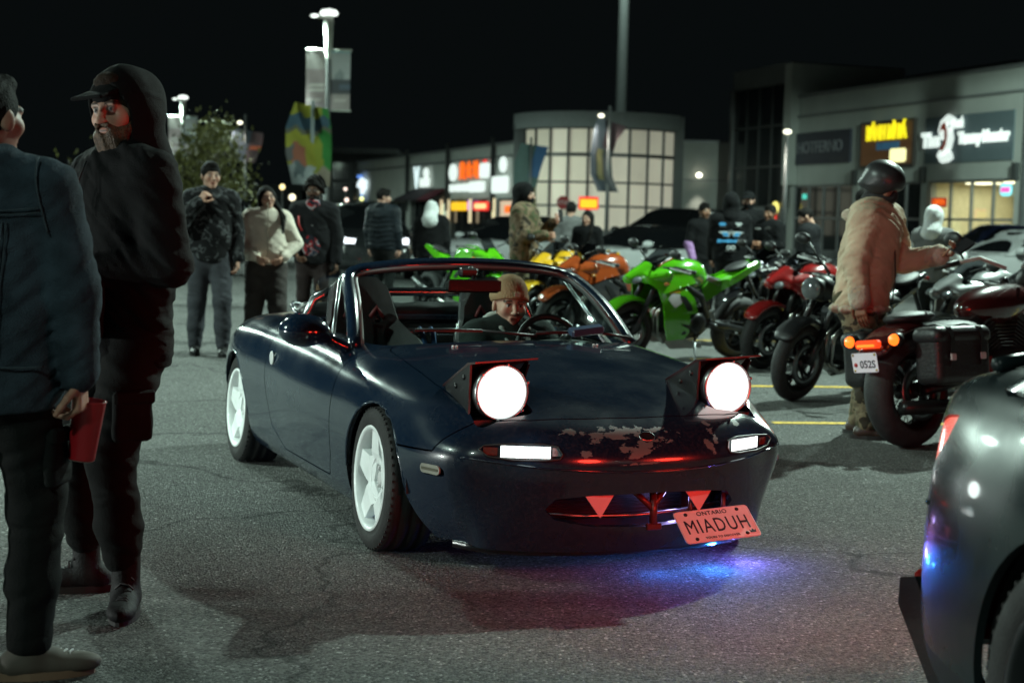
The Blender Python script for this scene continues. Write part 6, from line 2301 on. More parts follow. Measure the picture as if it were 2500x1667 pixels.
sport_bike('yellow sport motorcycle right of the camouflage jacket', (.60, 18.0, 0), (-.62, -.78), pnt('sun_yellow', (.60, .34, .015)), M('fairing_graphite'))
sport_bike('red sport motorcycle between the lime one and the black naked one', (2.85, 14.35, 0), (-.80, -.60), pnt('deep_red', (.26, .012, .012)), M('fairing_graphite'), lean=10)
sport_bike('black naked motorcycle beside the shearling jacket', (2.62, 11.85, 0), (-.72, -.69), pnt('jet_black', (.008, .008, .009)), naked=True, lean=9)
sport_bike('lime green motorcycle tail left of the camouflage jacket', (-.72, 19.6, 0), (.62, -.78), GREEN, GREEN, lean=8)
sport_bike('silver and white sport motorcycle right of the shearling jacket', (4.05, 12.9, 0), (-.86, -.50), M('bike_silver', (.32, .33, .33), .3, .5, coat=.6, var=.1), M('fairing_white', (.42, .42, .40), .3, coat=.6, var=.1), accent=ORNG, lamp=None)
sport_bike('black sport motorcycle behind the lime one\'s tank', (3.0, 17.2, 0), (-.75, -.66), pnt('jet_black', (.008, .008, .009)), lean=9)

def cruiser(label, loc, head, body, lean=7):
    r = empty('motorcycle', (0, 0, 0), 0, label, 'motorcycle', 'motorcycles parked in the stalls')
    rimb = M('bike_rim', (.02, .02, .021), .35, .6, var=.1)
    bike_wheel(r, .85, .34, .11, .25, rimb, wire=True)
    bike_wheel(r, -.72, .335, .19, .225, rimb, wire=True)
    leather = M('bag_leather', (.018, .018, .019), .42, var=.2, vs=14, bump=.3, bs=60)
    for e in (-1, 1):
        m = MB(); m.tube([(.85, e * .11, .34), (.45, e * .11, 1.02)], .030, 8); m.build('fork_leg', CHROME if e < 0 else M('fork_black', (.03, .03, .032), .3, .6, var=.1), r)
        m = MB(); m.tube([(-.72, e * .13, .335), (-.20, e * .13, .40)], .028, 8); m.build('swingarm', ENG, r)
        # saddle bag: rounded hard-leather box with lid, straps and buckles
        bag = empty('saddle_bag', (0, 0, 0)); bag.parent = r
        s = SDF(); s.box((-.62, e * .27, .52), (.50, .19, .30), .05, k=.02); s.box((-.62, e * .265, .645), (.47, .175, .10), .05, k=.03)
        v, q = s.mesh(.012); fast_mesh('bag_body', v, q, leather, bag)
        s = SDF(); s.box((-.62, e * .272, .655), (.525, .205, .11), .05, k=.02); s.box((-.62, e * .272, .57), (.6, .3, .08), .01, k=.01, sub=True)
        v, q = s.mesh(.012); fast_mesh('bag_lid', v, q, leather, bag)
        for xx in (-.76, -.48):
            m = MB(); pts = [(xx, e * .19, .715), (xx, e * .27, .722), (xx, e * .36, .70), (xx, e * .382, .64), (xx, e * .375, .48)]
            for a, b in zip(pts[:-1], pts[1:]):
                c = [(a[i] + b[i]) / 2 for i in range(3)]; d = Vector(b) - Vector(a)
                m.box(c, (.035, d.length + .006, .008), rot=(math.atan2(d.z, d.y), 0, 0))
            m.build('strap', M('strap_black', (.012, .012, .012), .4, var=.1), bag)
            m = MB(); m.box((xx, e * .383, .53), (.05, .012, .04), bev=.005); m.build('buckle', CHROME, bag)
        # winker
        m = MB(); m.tube([(-.97, e * .06, .64), (-.97, e * .14, .645)], .010, 6); m.lathe([(0, -.03), (.036, -.03), (.042, .01), (.0, .025)], c=(-.98, e * .165, .645), axis='x', n=16); m.build('winker_shell', BLK, r)
        m = MB(); m.lathe([(.036, 0), (.030, -.018), (0, -.026)], c=(-1.008, e * .165, .645), axis='x', n=16)
        m.build('winker_lens', M('winker_lit', (.6, .12, .02), .3, emit=(1.0, .15, .012), es=2.2, var=0), r)
        m = MB(); m.tube([(.42, e * .06, 1.08), (.34, e * .20, 1.16), (.18, e * .40, 1.12)], .014, 8); m.build('handlebar', CHROME, r)
        m = MB(); m.tube([(.26, e * .30, 1.14), (.16, e * .43, 1.11)], .02, 8); m.build('grip', BLK, r)
        m = MB(); m.tube([(.28, e * .28, 1.15), (.28, e * .34, 1.28)], .008, 6); m.sphere((.28, e * .36, 1.30), (.02, .075, .05), 10); m.build('mirror', BLK, r)
    s = SDF()
    for k in range(15):
        a, a2 = R(42 + 6.5 * k), R(48.5 + 6.5 * k)
        s.cone((-.72 + .375 * math.cos(a), 0, .335 + .375 * math.sin(a)), (-.72 + .375 * math.cos(a2), 0, .335 + .375 * math.sin(a2)), .040, k=.02, sc=(1, .36, 1))
    v, q = s.mesh(.014, post=lambda D, X, Y, Z: np.maximum(D, .352 - np.sqrt((X + .72) ** 2 + (Z - .335) ** 2 + 0 * Y)))
    fast_mesh('rear_fender', v, q, body, r)
    s = SDF()
    for k in range(20):
        a, a2 = R(15 + 6.5 * k), R(21.5 + 6.5 * k)
        s.cone((.85 + .375 * math.cos(a), 0, .34 + .375 * math.sin(a)), (.85 + .375 * math.cos(a2), 0, .34 + .375 * math.sin(a2)), .032, k=.02, sc=(1, .42, 1))
    v, q = s.mesh(.014, post=lambda D, X, Y, Z: np.maximum(D, .355 - np.sqrt((X - .85) ** 2 + (Z - .34) ** 2 + 0 * Y)))
    fast_mesh('front_fender', v, q, body, r)
    s = SDF(); s.ell((.16, 0, .84), (.34, .155, .13), rot=(0, -.08, 0), k=.05); s.ell((.36, 0, .88), (.16, .12, .09), k=.05)
    v, q = s.mesh(.013); fast_mesh('fuel_tank', v, q, body, r)
    s = SDF(); s.ell((-.28, 0, .70), (.24, .17, .055), k=.03); s.ell((-.10, 0, .73), (.10, .10, .05), k=.03); v, q = s.mesh(.013); fast_mesh('rider_seat', v, q, SEATM, r)
    s = SDF(); s.ell((-.66, 0, .775), (.19, .125, .045), rot=(0, -.05, 0), k=.03); v, q = s.mesh(.012); fast_mesh('pillion_seat', v, q, SEATM, r)
    m = MB(); m.box((.10, 0, .44), (.50, .32, .28), bev=.06); m.build('crankcase', ENG, r)
    for e, xx in ((-.45, .02), (.45, .24)):
        m = MB()
        for k in range(9):
            m.box((xx + math.sin(e) * (.08 + k * .022), 0, .54 + k * .022), (.20, .24, .010), rot=(0, e, 0), bev=.003)
        m.box((xx + math.sin(e) * .19, 0, .66), (.13, .16, .26), rot=(0, e, 0))
        m.build('cylinder', M('cylinder_fins', (.09, .09, .092), .4, .8, var=.2), r)
    m = MB(); m.tube([(.34, -.14, .56), (.42, -.17, .40), (.20, -.19, .26), (-.60, -.21, .24), (-1.02, -.21, .25)], [.024, .024, .028, .04, .042], 10); m.build('exhaust', M('exhaust_black', (.02, .02, .02), .35, .6, var=.2), r)
    m = MB(); m.tube([(.34, .05, .86), (-.10, .10, .62), (-.35, .10, .50)], .022, 8); m.build('frame_tube', BLK, r)
    s = SDF(); s.ell((.60, 0, 1.0), (.10, .10, .10)); v, q = s.mesh(.014); hl_ = fast_mesh('headlamp_shell', v, q, BLK, r)
    m = MB(); m.lathe([(.088, 0), (.06, .02), (0, .03)], c=(.675, 0, 1.0), axis='x', n=20); m.build('headlamp_lens', M('bike_lamp_clear', (.10, .11, .115), .08, coat=1, var=0), hl_)
    # tail lamp bar and plate
    m = MB(); m.box((-1.055, -.01, .625), (.05, .17, .05), bev=.012); m.build('tail_lamp', M('cruiser_tail_lit', (.5, .05, .01), .3, emit=(1.0, .06, .01), es=1.0, var=.5, vs=60), r)
    m = MB(); m.box((-1.077, -.01, .617), (.02, .13, .016), bev=.005); m.build('tail_lamp_core', M('winker_lit'), r)
    pl = empty('licence_plate', (0, 0, 0)); pl.parent = r
    TP = frame_T((-1.085, -.005, .520), (0, -1, 0), (-.16, 0, 1))
    m = MB(); m.prism(rrect(.185, .115, .010, 3), 0, .002, 'z', T=TP); m.build('plate_sheet', M('plate_lilac', (.72, .70, .74), .4, var=.05, emit=(.6, .55, .62), es=.22, lit=False), pl)
    text_mesh('lettering', '052S', .062, M('plate_ink', (.01, .012, .03), .5, var=0), pl, TP @ Matrix.Translation((.02, -.012, .003)), .0005, offset=.0012, sx=.95)
    m = MB(); m.lathe([(.0, .003), (.013, .003), (.013, .0038), (0, .0038)], axis='z', n=14); o = m.build('dot_mark', M('plate_red', (.45, .02, .02), .5, var=0), pl); o.data.transform(TP @ Matrix.Translation((-.068, -.012, 0)))
    for px, py, sc_ in ((-.08, .046, 1), (.08, .046, 1), (-.08, -.046, 1), (.08, -.046, 1)):
        m = MB(); m.lathe([(.0, .003), (.008, .003), (.006, .006), (0, .006)], axis='z', n=8); o = m.build('bolt', M('brass_bolt', (.6, .4, .08), .3, .8, var=0), pl); o.data.transform(TP @ Matrix.Translation((px, py, 0)))
    for (xx, yy, zz) in ((.30, -.30, .32), (-.55, .18, .45)):
        m = MB(); m.tube([(xx, yy * .4, zz), (xx, yy, zz)], .012, 6); m.box((xx, yy, zz), (.16, .08, .02), bev=.006); m.build('foot_board', BLK, r)
    m = MB(); m.tube([(.0, .16, .30), (.08, .32, .0), (.08, .32, -.04)], .012, 6); m.build('side_stand', ALU, r)
    place(r, loc, head, lean)
    return r
cruiser('black cruiser motorcycle with leather saddle bags and lit rear lamps', (2.39 + .72 * .80, 9.0 + .72 * .60, 0), (.80, .60), pnt('oxblood', (.045, .006, .006)))
# ================================================================== people
def Rz(a): return np.array([[math.cos(a), -math.sin(a), 0], [math.sin(a), math.cos(a), 0], [0, 0, 1]])
def Rx(a): return np.array([[1, 0, 0], [0, math.cos(a), -math.sin(a)], [0, math.sin(a), math.cos(a)]])
def Ry(a): return np.array([[math.cos(a), 0, math.sin(a)], [0, 1, 0], [-math.sin(a), 0, math.cos(a)]])
SKINM = M('skin', rough=.5, vcol='Col', var=.06, vs=25, spec=.4)
TONES = {'fair': (.46, .27, .20), 'mid': (.36, .20, .135), 'tan': (.25, .13, .08), 'deep': (.13, .065, .04)}
def head_sdf():
    s = SDF()
    s.ell((0, .012, .032), (.074, .094, .094), k=.02)
    s.ell((0, -.022, -.045), (.056, .064, .068), k=.035)
    s.ell((0, -.070, -.090), (.024, .020, .020), k=.025)
    s.cone((-.040, -.078, .028), (.040, -.078, .028), .013, k=.02)
    for e in (-1, 1):
        s.ell((e * .043, -.056, -.018), (.026, .026, .026), k=.025)
        s.ell((e * .031, -.100, .010), (.018, .014, .011), k=.012, sub=True)
        s.ell((e * .031, -.0765, .010), (.0125, .0125, .0115), k=.003)
        s.ell((e * .078, .012, .0), (.010, .024, .033), rot=(0, 0, e * .25), k=.012)
    s.cone((0, -.084, .022), (0, -.108, -.022), .0085, .0125, k=.012)
    for e in (-1, 1): s.ell((e * .0125, -.100, -.027), (.0095, .011, .008), k=.008)
    s.cone((-.017, -.0885, -.050), (.017, -.0885, -.050), .0062, k=.006)
    s.cone((-.015, -.0870, -.061), (.015, -.0870, -.061), .0070, k=.006)
    s.cone((0, .030, -.06), (0, .045, -.20), .052, .058, k=.03)
    return s
HEADC = {}
def head_mesh(h):
    if h not in HEADC: HEADC[h] = head_sdf().mesh(h)
    return HEADC[h]
def head_colors(V, tone, brow=(.02, .014, .01), stub=0.0):
    c = np.tile(np.array(tone), (len(V), 1))
    x, y, z = V.T
    def mixin(mask, col):
        nonlocal c
        mask = np.clip(mask, 0, 1)[:, None]
        c = c * (1 - mask) + np.array(col) * mask
    front = y < -.03
    mixin(.55 * np.exp(-((np.abs(x) - .04) / .02) ** 2 - ((z + .02) / .02) ** 2) * front, (tone[0] * 1.05, tone[1] * .75, tone[2] * .7))
    mixin(.75 * ((np.abs(x) < .024) & (np.abs(z + .0555) < .0125) & (y < -.080)), (tone[0] * .85, tone[1] * .48, tone[2] * .45))
    mixin(.9 * ((np.abs(x) < .018) & (np.abs(z + .0555) < .0015) & (y < -.080)), (.03, .012, .01))
    if stub: mixin(stub * ((z < -.030) & (y < .0) & ~((np.abs(x) < .022) & (z > -.066) & (z < -.046))).astype(float), (.045, .032, .025))
    for e in (-1, 1):
        mixin(.9 * ((np.abs(x - e * .033) < .020) & (np.abs(z - .0335 + .12 * np.abs(np.abs(x) - .031)) < .0055) & front), brow)
        d = np.hypot(x - e * .031, (z - .010) * 1.5)
        mixin(.9 * (d < .0125) * front, (.50, .46, .43))
        mixin(1.0 * (np.hypot(x - e * .031, z - .010) < .0062) * front, (.012, .009, .008))
        mixin(.85 * ((np.abs(x - e * .031) < .014) & (np.abs(z - .0185) < .003) & front), (.03, .02, .016))
    return c

def hand_sdf(s, w, d, n, curl=.5, scale=1.0, thumb=1, spread=1.0):
    """w wrist, d direction, n palm normal"""
    d = np.array(d, float); d /= np.linalg.norm(d)
    n = np.array(n, float); n -= d * (n @ d); n /= np.linalg.norm(n)
    a = np.cross(d, n) * thumb
    w = np.array(w, float)
    k = scale
    s.cone(w - d * .04, w + d * .02 * k, .026 * k, .024 * k, k=.012)
    for o in (-.026, -.009, .009, .026):
        s.cone(w + d * .015 * k + a * o * .7 * k, w + d * .085 * k + a * o * k, .0145 * k, .0135 * k, k=.008)
    for o, L in ((-.030, .060), (-.010, .074), (.010, .080), (.030, .070)):
        p = w + d * .085 * k + a * o * k * spread
        ang = .25 * curl
        for j, f in enumerate((.45, .32, .23)):
            ang += curl * (1.0, 1.1, .8)[j]
            q = p + (d * math.cos(ang) + n * math.sin(ang) + a * o * .8 * (spread - 1)) * L * f * 1.3 * k
            s.cone(p, q, (.0092 - .0008 * j) * k, (.0086 - .001 * j) * k, k=.003)
            p = q
    p = w + d * .025 * k + a * .034 * k
    for j, (fd, fa, fn) in enumerate(((.55, .65, .35), (.80, .25, .35 + .3 * curl), (.85, -.05, .3 + .5 * curl))):
        v = d * fd + a * fa + n * fn; v /= np.linalg.norm(v)
        q = p + v * (.038, .034, .026)[j] * k
        s.cone(p, q, (.0125, .0105, .0095)[j] * k, (.0105, .0095, .008)[j] * k, k=.006)
        p = q
    return s

def joinVQ(parts):
    V, Q, C, b = [], [], [], 0
    for v, q, c in parts:
        V.append(v); Q.append(q + b); C.append(c); b += len(v)
    return np.vstack(V), np.vstack(Q), np.vstack(C)

def person(label, loc, face, H=1.72, top=None, bottom=None, shoe=None, tone='mid', arms=None, legs=None, head=(0, 0, 0), lean=(0, 0), h=.014, hair='short', hairc=None,
           gear=None, gearm=None, bulk=1.0, leg_bulk=1.0, hem=.86, hood_down=False, collar=None, seed=1, stub=0.0, curl=(.5, .5), palm=None, group=None, beard=None, fold=1.0,
           seated=False, twist=0.0, boot=.14, open_front=False, neck_low=0.0, spread=(1, 1), hs=1.0, cuff=.02, laces=None):
    """face: world direction the chest faces (x, y).  Local frame: chest to -y, own left hand at +x."""
    rz = math.atan2(face[0], -face[1])
    r = empty('person', loc, rz, label, 'person', group)
    k = H / 1.75
    A = lambda *p: np.array(p, float) * k
    lx, ly = lean
    top = top or M('black_cloth', (.008, .008, .009), .85, var=.25, vs=8, bump=.4, bs=250, spec=.12)
    bottom = bottom or M('black_denim', (.010, .010, .012), .8, var=.3, vs=9, bump=.4, bs=300)
    shoe = shoe or M('black_shoe', (.010, .010, .010), .5, var=.2)
    hip = A(0, 0, .93); chest = A(lx * .7, ly * .7, 1.28); nb = A(lx, ly, 1.455)
    ct, st_ = math.cos(twist), math.sin(twist)
    shL = A(lx + .178 * ct, ly + .178 * st_, 1.415); shR = A(lx - .178 * ct, ly - .178 * st_, 1.415)
    hc = A(lx * 1.08, ly * 1.2 - .01, 1.625 - neck_low)
    arms = arms or (((.18, .03, -1), (.05, -.25, -1)), ((-.18, .03, -1), (-.05, -.25, -1)))
    J = {}
    for nm, sh, (u, f) in (('L', shL, arms[0]), ('R', shR, arms[1])):
        u = np.array(u, float); u /= np.linalg.norm(u); f = np.array(f, float); f /= np.linalg.norm(f)
        el = sh + u * .285 * k; wr = el + f * .245 * k
        J[nm] = (sh, el, wr, u, f)
    legs = legs or ((.10, -.02, 0), (-.10, .03, 0))
    LG = {}
    for nm, e, ft in (('L', 1, legs[0]), ('R', -1, legs[1])):
        hp = A(e * .095, 0, .90)
        an = np.array([ft[0], ft[1], ft[2] + .085]) * k
        if seated:
            kn = hp + A(e * .04, -.44, .05)
        else:
            mid = (hp + an) / 2
            L_ = np.linalg.norm(hp - an); full = .83 * k
            bend = math.sqrt(max(0, (full / 2) ** 2 - (L_ / 2) ** 2))
            kn = mid + np.array([e * .01, -1, 0]) * min(bend, .25) + A(0, -.012, .02)
        LG[nm] = (hp, kn, an, ft[3] if len(ft) > 3 else 0.0)
    b_ = bulk
    # ---- torso garment
    s = SDF()
    sc = (1, 1.38, 1)
    wz = hem
    s.cone(A(lx * .1, ly * .1, hem + .06), A(lx * .45, ly * .45, 1.12), .182 * k * b_, .176 * k * b_, k=.05, sc=sc)
    s.cone(A(lx * .45, ly * .45, 1.12), A(lx * .8, ly * .8, 1.33), .176 * k * b_, .186 * k * b_, k=.05, sc=sc)
    s.cone(shL * .92 + nb * .08, shR * .92 + nb * .08, .082 * k * b_, k=.06)
    s.cone(A(lx, ly, 1.40), A(lx * 1.02, ly * 1.05, 1.475), .092 * k, .070 * k, k=.05)
    for nm in 'LR':
        sh, el, wr, u, f = J[nm]
        s.cone(sh, el, .076 * k * b_, .062 * k * b_, k=.028)
        s.cone(el, wr - f * .01, .062 * k * b_, .046 * k * b_, k=.02)
        s.cone(wr - f * .035, wr + f * .004, .047 * k * b_, .044 * k * b_, k=.008)
    if hood_down:
        s.cone(A(lx - .09, ly + .09, 1.47), A(lx + .09, ly + .09, 1.47), .055 * k, k=.04); s.ell(A(lx, ly + .135, 1.43), A(.11, .06, .09), k=.04)
    if collar:
        for e in range(12):
            a = 2 * PI * e / 12; a2 = 2 * PI * (e + 1) / 12
            rr_, zz = .085 * k, 1.475 * k + .02
            f_ = lambda q: np.array([lx * k + rr_ * math.cos(q), ly * k + .01 + rr_ * math.sin(q), zz + .02 * math.sin(q)])
            s.cone(f_(a), f_(a2), collar * k, k=.02)
    wf = wob(seed, .005 * fold, 15, 15, 24, .5)
    wf2 = wob(seed + 9, .0035 * fold, 34, 34, 52, .8)
    def post(D, X, Y, Z):
        D = np.maximum(D, hem * k - Z - .012 * np.sin(9 * X + seed))
        return D
    v, q = s.mesh(h, noise=lambda X, Y, Z: wf(X, Y, Z) + wf2(X, Y, Z), post=post)
    jacket = fast_mesh('jacket', v, q, top, r)
    # ---- trousers
    s = SDF()
    lb = leg_bulk
    s.cone(A(0, .005, .98), A(0, .01, .90), .160 * k, .165 * k, k=.04, sc=(1, 1.3, 1))
    for nm in 'LR':
        hp, kn, an, _ = LG[nm]
        s.cone(hp, kn, .098 * k * lb, .070 * k * lb, k=.05)
        s.cone(kn, kn * .45 + an * .55, .070 * k * lb, .064 * k * lb, k=.03)
        s.cone(kn * .45 + an * .55, an + (kn - an) * (cuff / .4), .064 * k * lb, .054 * k * lb, k=.03)
    wl = wob(seed + 3, .0055 * fold, 14, 14, 36, .6)
    v, q = s.mesh(h, noise=wl)
    fast_mesh('trousers', v, q, bottom, r)
    # ---- shoes
    for nm in 'LR':
        hp, kn, an, yw = LG[nm]
        s = SDF()
        g = an - np.array([0, 0, .085 * k])
        fd = Rz(yw) @ np.array([0, -1, 0]); sd = Rz(yw) @ np.array([1, 0, 0])
        s.cone(g + fd * -.045 * k + A(0, 0, .045), g + fd * .06 * k + A(0, 0, .045), .043 * k, .043 * k, k=.02)
        s.ell(g + fd * .125 * k + A(0, 0, .036), A(.047, .085, .034), rot=(0, 0, yw), k=.03)
        s.cone(g + A(0, 0, .06), g + A(0, 0, boot), .046 * k, .048 * k, k=.03)
        vv, qq = s.mesh(min(h, .010), post=lambda D, X, Y, Z: np.maximum(D, (g[2] + .012) - Z))
        so = fast_mesh('shoe', vv, qq, shoe, r)
        if laces:
            for q_ in range(6):
                t_ = q_ / 5
                c0_ = g + fd * (.115 - .085 * t_) * k + A(0, 0, .066 + .012 * t_ + max(0, t_ - .6) * .12)
                m = MB(); m.tube([c0_ - sd * .030 * k - A(0, 0, .012), c0_ - sd * .012 * k + A(0, 0, .006), c0_ + sd * .012 * k + A(0, 0, .006) + fd * .010, c0_ + sd * .030 * k - A(0, 0, .012) + fd * .010], .0032, 5); m.build('lace', laces, so)
            m = MB(); m.tube([g + A(0, 0, boot) + np.array([.049 * k * math.cos(R(30 * q_)), .049 * k * math.sin(R(30 * q_)), .004]) for q_ in range(12)], .006, 6, closed=True); m.build('boot_collar', shoe, so)
        m = MB()
        out = []
        for e in range(24):
            a = 2 * PI * e / 24
            px, py = .050 * math.cos(a), .040 + .150 * math.sin(a)
            px *= 1 - .15 * (py < -.02)
            out.append(((g + fd * py * k + sd * px * k)[0], (g + fd * py * k + sd * px * k)[1]))
        m.prism(out, g[2] + .001, g[2] + .024 * k, 'z')
        m.build('sole', M('sole_dark', (.015, .014, .013), .7, var=.2) if shoe.name != 'tan_shoe' else M('sole_tan', (.22, .14, .09), .7, var=.2), so)
    # ---- body: head + neck + core + hands in one mesh
    tone_ = TONES[tone]
    RH = Rz(head[0]) @ Rx(head[1]) @ Ry(head[2])
    hv, hq = head_mesh(.0055 if h <= .010 else .009)
    col = head_colors(hv, tone_, stub=stub)
    kk = k * 1.0 * hs
    parts = [(hv @ RH.T * kk + hc, hq, col)]
    s = SDF()
    s.cone(hc + A(0, .03, -.08), A(lx, ly + .01, 1.40), .050 * k, .065 * k, k=.03)
    s.cone(A(lx * .3, ly * .3, 1.0), A(lx * .9, ly * .9, 1.36), .12 * k, .13 * k, k=.04, sc=sc)
    for nm in 'LR':
        sh, el, wr, u, f = J[nm]
        s.cone(sh, el, .045 * k, .038 * k, k=.03); s.cone(el, wr, .036 * k, .026 * k, k=.02)
        hp, kn, an, _ = LG[nm]
        s.cone(hp, kn, .07 * k, .05 * k, k=.03); s.cone(kn, an, .05 * k, .035 * k, k=.03)
    v, q = s.mesh(.02)
    parts.append((v, q, np.tile(np.array(tone_), (len(v), 1))))
    for i, nm in enumerate('LR'):
        sh, el, wr, u, f = J[nm]
        s = SDF()
        pn = (palm[i] if palm else None) or ((-1, 0, 0) if nm == 'L' else (1, 0, 0))
        cu = curl[i]
        hand_sdf(s, wr + f * .012, f, pn, cu, k, 1 if nm == 'L' else -1, spread[i])
        v, q = s.mesh(.0045 if h <= .010 else .0065)
        parts.append((v, q, np.tile(np.array(tone_) * np.array([1.0, .92, .88]), (len(v), 1))))
    V, Q, C = joinVQ(parts)
    fast_mesh('body', V, Q, SKINM, r, col=C)
    # ---- hair and headgear (built in head space, then turned)
    def hs_(name, s, hh, mat, noise=None, post=None):
        v, q = s.mesh(hh, noise=noise, post=post)
        return fast_mesh(name, v @ RH.T * kk + hc, q, mat, r)
    hairc = hairc or M('hair_black', (.006, .005, .0045), .75, var=.4, vs=60, bump=.5, bs=160, spec=.15)
    hh = .006 if h <= .010 else .010
    if hair in ('short', 'curly', 'fade'):
        s = SDF()
        g_ = .011 if hair == 'short' else .006 if hair == 'fade' else .034
        s.ell((0, .016, .038), (.076 + g_, .096 + g_, .094 + g_ * 1.3), k=.01)
        if hair != 'curly': s.ell((0, -.045, .105), (.055, .045, .030), k=.02)
        def pst(D, X, Y, Z):
            return np.maximum(D, np.maximum(-(Z - .012 + .75 * np.minimum(Y, .02) + .030), -(Z + .065)) * .8) if hair != 'curly' else np.maximum(D, -(Z - .015 + .75 * np.minimum(Y, .03) + .02) * .8)
        hs_('hair', s, hh, hairc, noise=wob(seed, .003 if hair != 'curly' else .016, 120 if hair != 'curly' else 70, 120 if hair != 'curly' else 70, 120 if hair != 'curly' else 70), post=pst)
    if hair == 'long':
        s = SDF()
        s.ell((0, .022, .040), (.090, .108, .104), k=.02)
        s.cone((.0, .075, .0), (.0, .10, -.22), .080, .065, k=.05)
        for e in (-1, 1):
            s.cone((e * .075, -.005, .03), (e * .085, .01, -.10), .024, .026, k=.03)
        s.cone((.088, -.01, -.08), (.120, -.11, -.22), .034, .028, k=.03); s.cone((.120, -.11, -.22), (.085, -.16, -.38), .028, .016, k=.02)
        s.ell((0, -.10, -.01), (.062, .085, .085), k=.015, sub=True)
        hs_('hair', s, hh, hairc, noise=wob(seed, .003, 90, 90, 14))
    if beard:
        s = SDF()
        L_ = beard[0]
        s.ell((0, -.040, -.068), (.060, .062, .050), k=.02); s.ell((0, -.055, -.090 - L_ * .4), (.050, .038, .035 + L_ * .55), k=.035)
        for e in (-1, 1): s.cone((e * .066, -.010, -.02), (e * .050, -.05, -.065), .015, .02, k=.02)
        s.cone((-.024, -.098, -.040), (.024, -.098, -.040), .0075, k=.008)
        s.ell((0, -.105, -.0555), (.025, .030, .0115), k=.006, sub=True)
        hs_('beard', s, hh, beard[1], noise=wob(seed, .004, 130, 130, 60))
    gm = gearm or top
    for gname in (gear or '').split():
        if gname == 'hood':
            s = SDF()
            s.ell((0, .026, .028), (.110, .130, .138), k=.03); s.cone((0, .05, -.04), (0, .055, -.17), .100, .13, k=.05); s.ell((0, .105, .05), (.075, .07, .09), k=.05)
            s.ell((0, -.115, -.030), (.088, .125, .130), k=.014, sub=True)
            hs_('hood', s, hh, gm, noise=wob(seed, .0035, 45, 30, 30), post=lambda D, X, Y, Z: np.maximum(D, -(D + .018)))
        elif gname == 'cap':
            s = SDF(); s.ell((0, .008, .055), (.086, .104, .085), k=.01)
            s.box((0, -.122, .058), (.130, .095, .012), .005, rot=(.30, 0, 0), k=.015)
            hs_('cap', s, hh, gm, post=lambda D, X, Y, Z: np.maximum(D, .038 - .12 * np.minimum(Y + .05, 0) * 0 - Z - .3 * np.maximum(-Y - .07, 0)))
        elif gname == 'beanie':
            s = SDF(); s.ell((0, .016, .060), (.091, .110, .104), k=.01); s.ell((0, .018, .046), (.099, .118, .055), k=.006)
            hs_('beanie', s, hh, gm, noise=lambda X, Y, Z: .0022 * np.sin(44 * np.arctan2(Y, X)) + 0 * Z, post=lambda D, X, Y, Z: np.maximum(D, (.024 - .24 * np.minimum(np.maximum(Y, -.1), .1)) - Z))
        elif gname == 'balaclava':
            s = SDF(); s.ell((0, .012, .030), (.081, .101, .102), k=.02); s.ell((0, -.026, -.05), (.065, .076, .078), k=.03); s.cone((0, .03, -.08), (0, .045, -.20), .066, .085, k=.03)
            s.ell((0, -.10, .014), (.055, .05, .020), k=.008, sub=True)
            hs_('balaclava', s, hh, gm, noise=wob(seed, .002, 50, 50, 90))
        elif gname == 'mask':
            s = SDF(); s.ell((0, -.022, -.050), (.064, .078, .066), k=.03); s.cone((0, .02, -.09), (0, .03, -.20), .066, .088, k=.04); s.cone((0, -.05, -.08), (0, -.06, -.20), .05, .055, k=.05)
            s.ell((0, -.095, -.03), (.03, .03, .035), k=.03)
            hs_('neck_gaiter', s, hh, M('gaiter_black', (.010, .010, .011), .8, var=.5, vs=20), noise=wob(seed, .006, 50, 50, 70))
        elif gname == 'helmet':
            s = SDF(); s.ell((0, .014, .050), (.120, .142, .118), k=.02); s.cone((0, .06, -.02), (0, .055, -.03), .105, .10, k=.03, sc=(1, 1, 1.4))
            s.ell((0, -.16, -.045), (.11, .12, .075), k=.02, sub=True)
            hs_('helmet', s, hh, M('helmet_matte', (.022, .023, .024), .38, var=.15, vs=20), post=lambda D, X, Y, Z: np.maximum(D, -.055 + .12 * np.maximum(-Y, 0) - Z))
            s = SDF(); s.cone((-.118, .0, .0), (.118, .0, .0), .004)
        elif gname == 'glasses':
            m = MB()
            for e in (-1, 1):
                m.tube([(e * .031 + .021 * math.cos(a), -.105, .010 + .017 * math.sin(a)) for a in [R(30 * q_) for q_ in range(12)]], .0022, 5, closed=True)
                m.tube([(e * .052, -.104, .014), (e * .078, .01, .012)], .002, 5)
            m.tube([(-.010, -.107, .014), (.010, -.107, .014)], .002, 5)
            o = m.build('glasses', BLK, r)
            o.data.transform(Matrix(((*(RH[0] * kk), hc[0]), (*(RH[1] * kk), hc[1]), (*(RH[2] * kk), hc[2]), (0, 0, 0, 1))))
    info = dict(root=r, J=J, LG=LG, hc=hc, RH=RH, k=k, rz=rz, nb=nb, shL=shL, shR=shR)
    return info
def loc2w(P, p):
    c, s_ = math.cos(P['rz']), math.sin(P['rz']); l = P['root'].location
    return (l.x + c * p[0] - s_ * p[1], l.y + s_ * p[0] + c * p[1], l.z + p[2])
def cloth(n, c, **k):
    kw = dict(rough=.85, var=.25, vs=8, bump=.4, bs=260, spec=.12, crease=.55); kw.update(k)
    ro = kw.pop('rough')
    return M(n, c, ro, **kw)
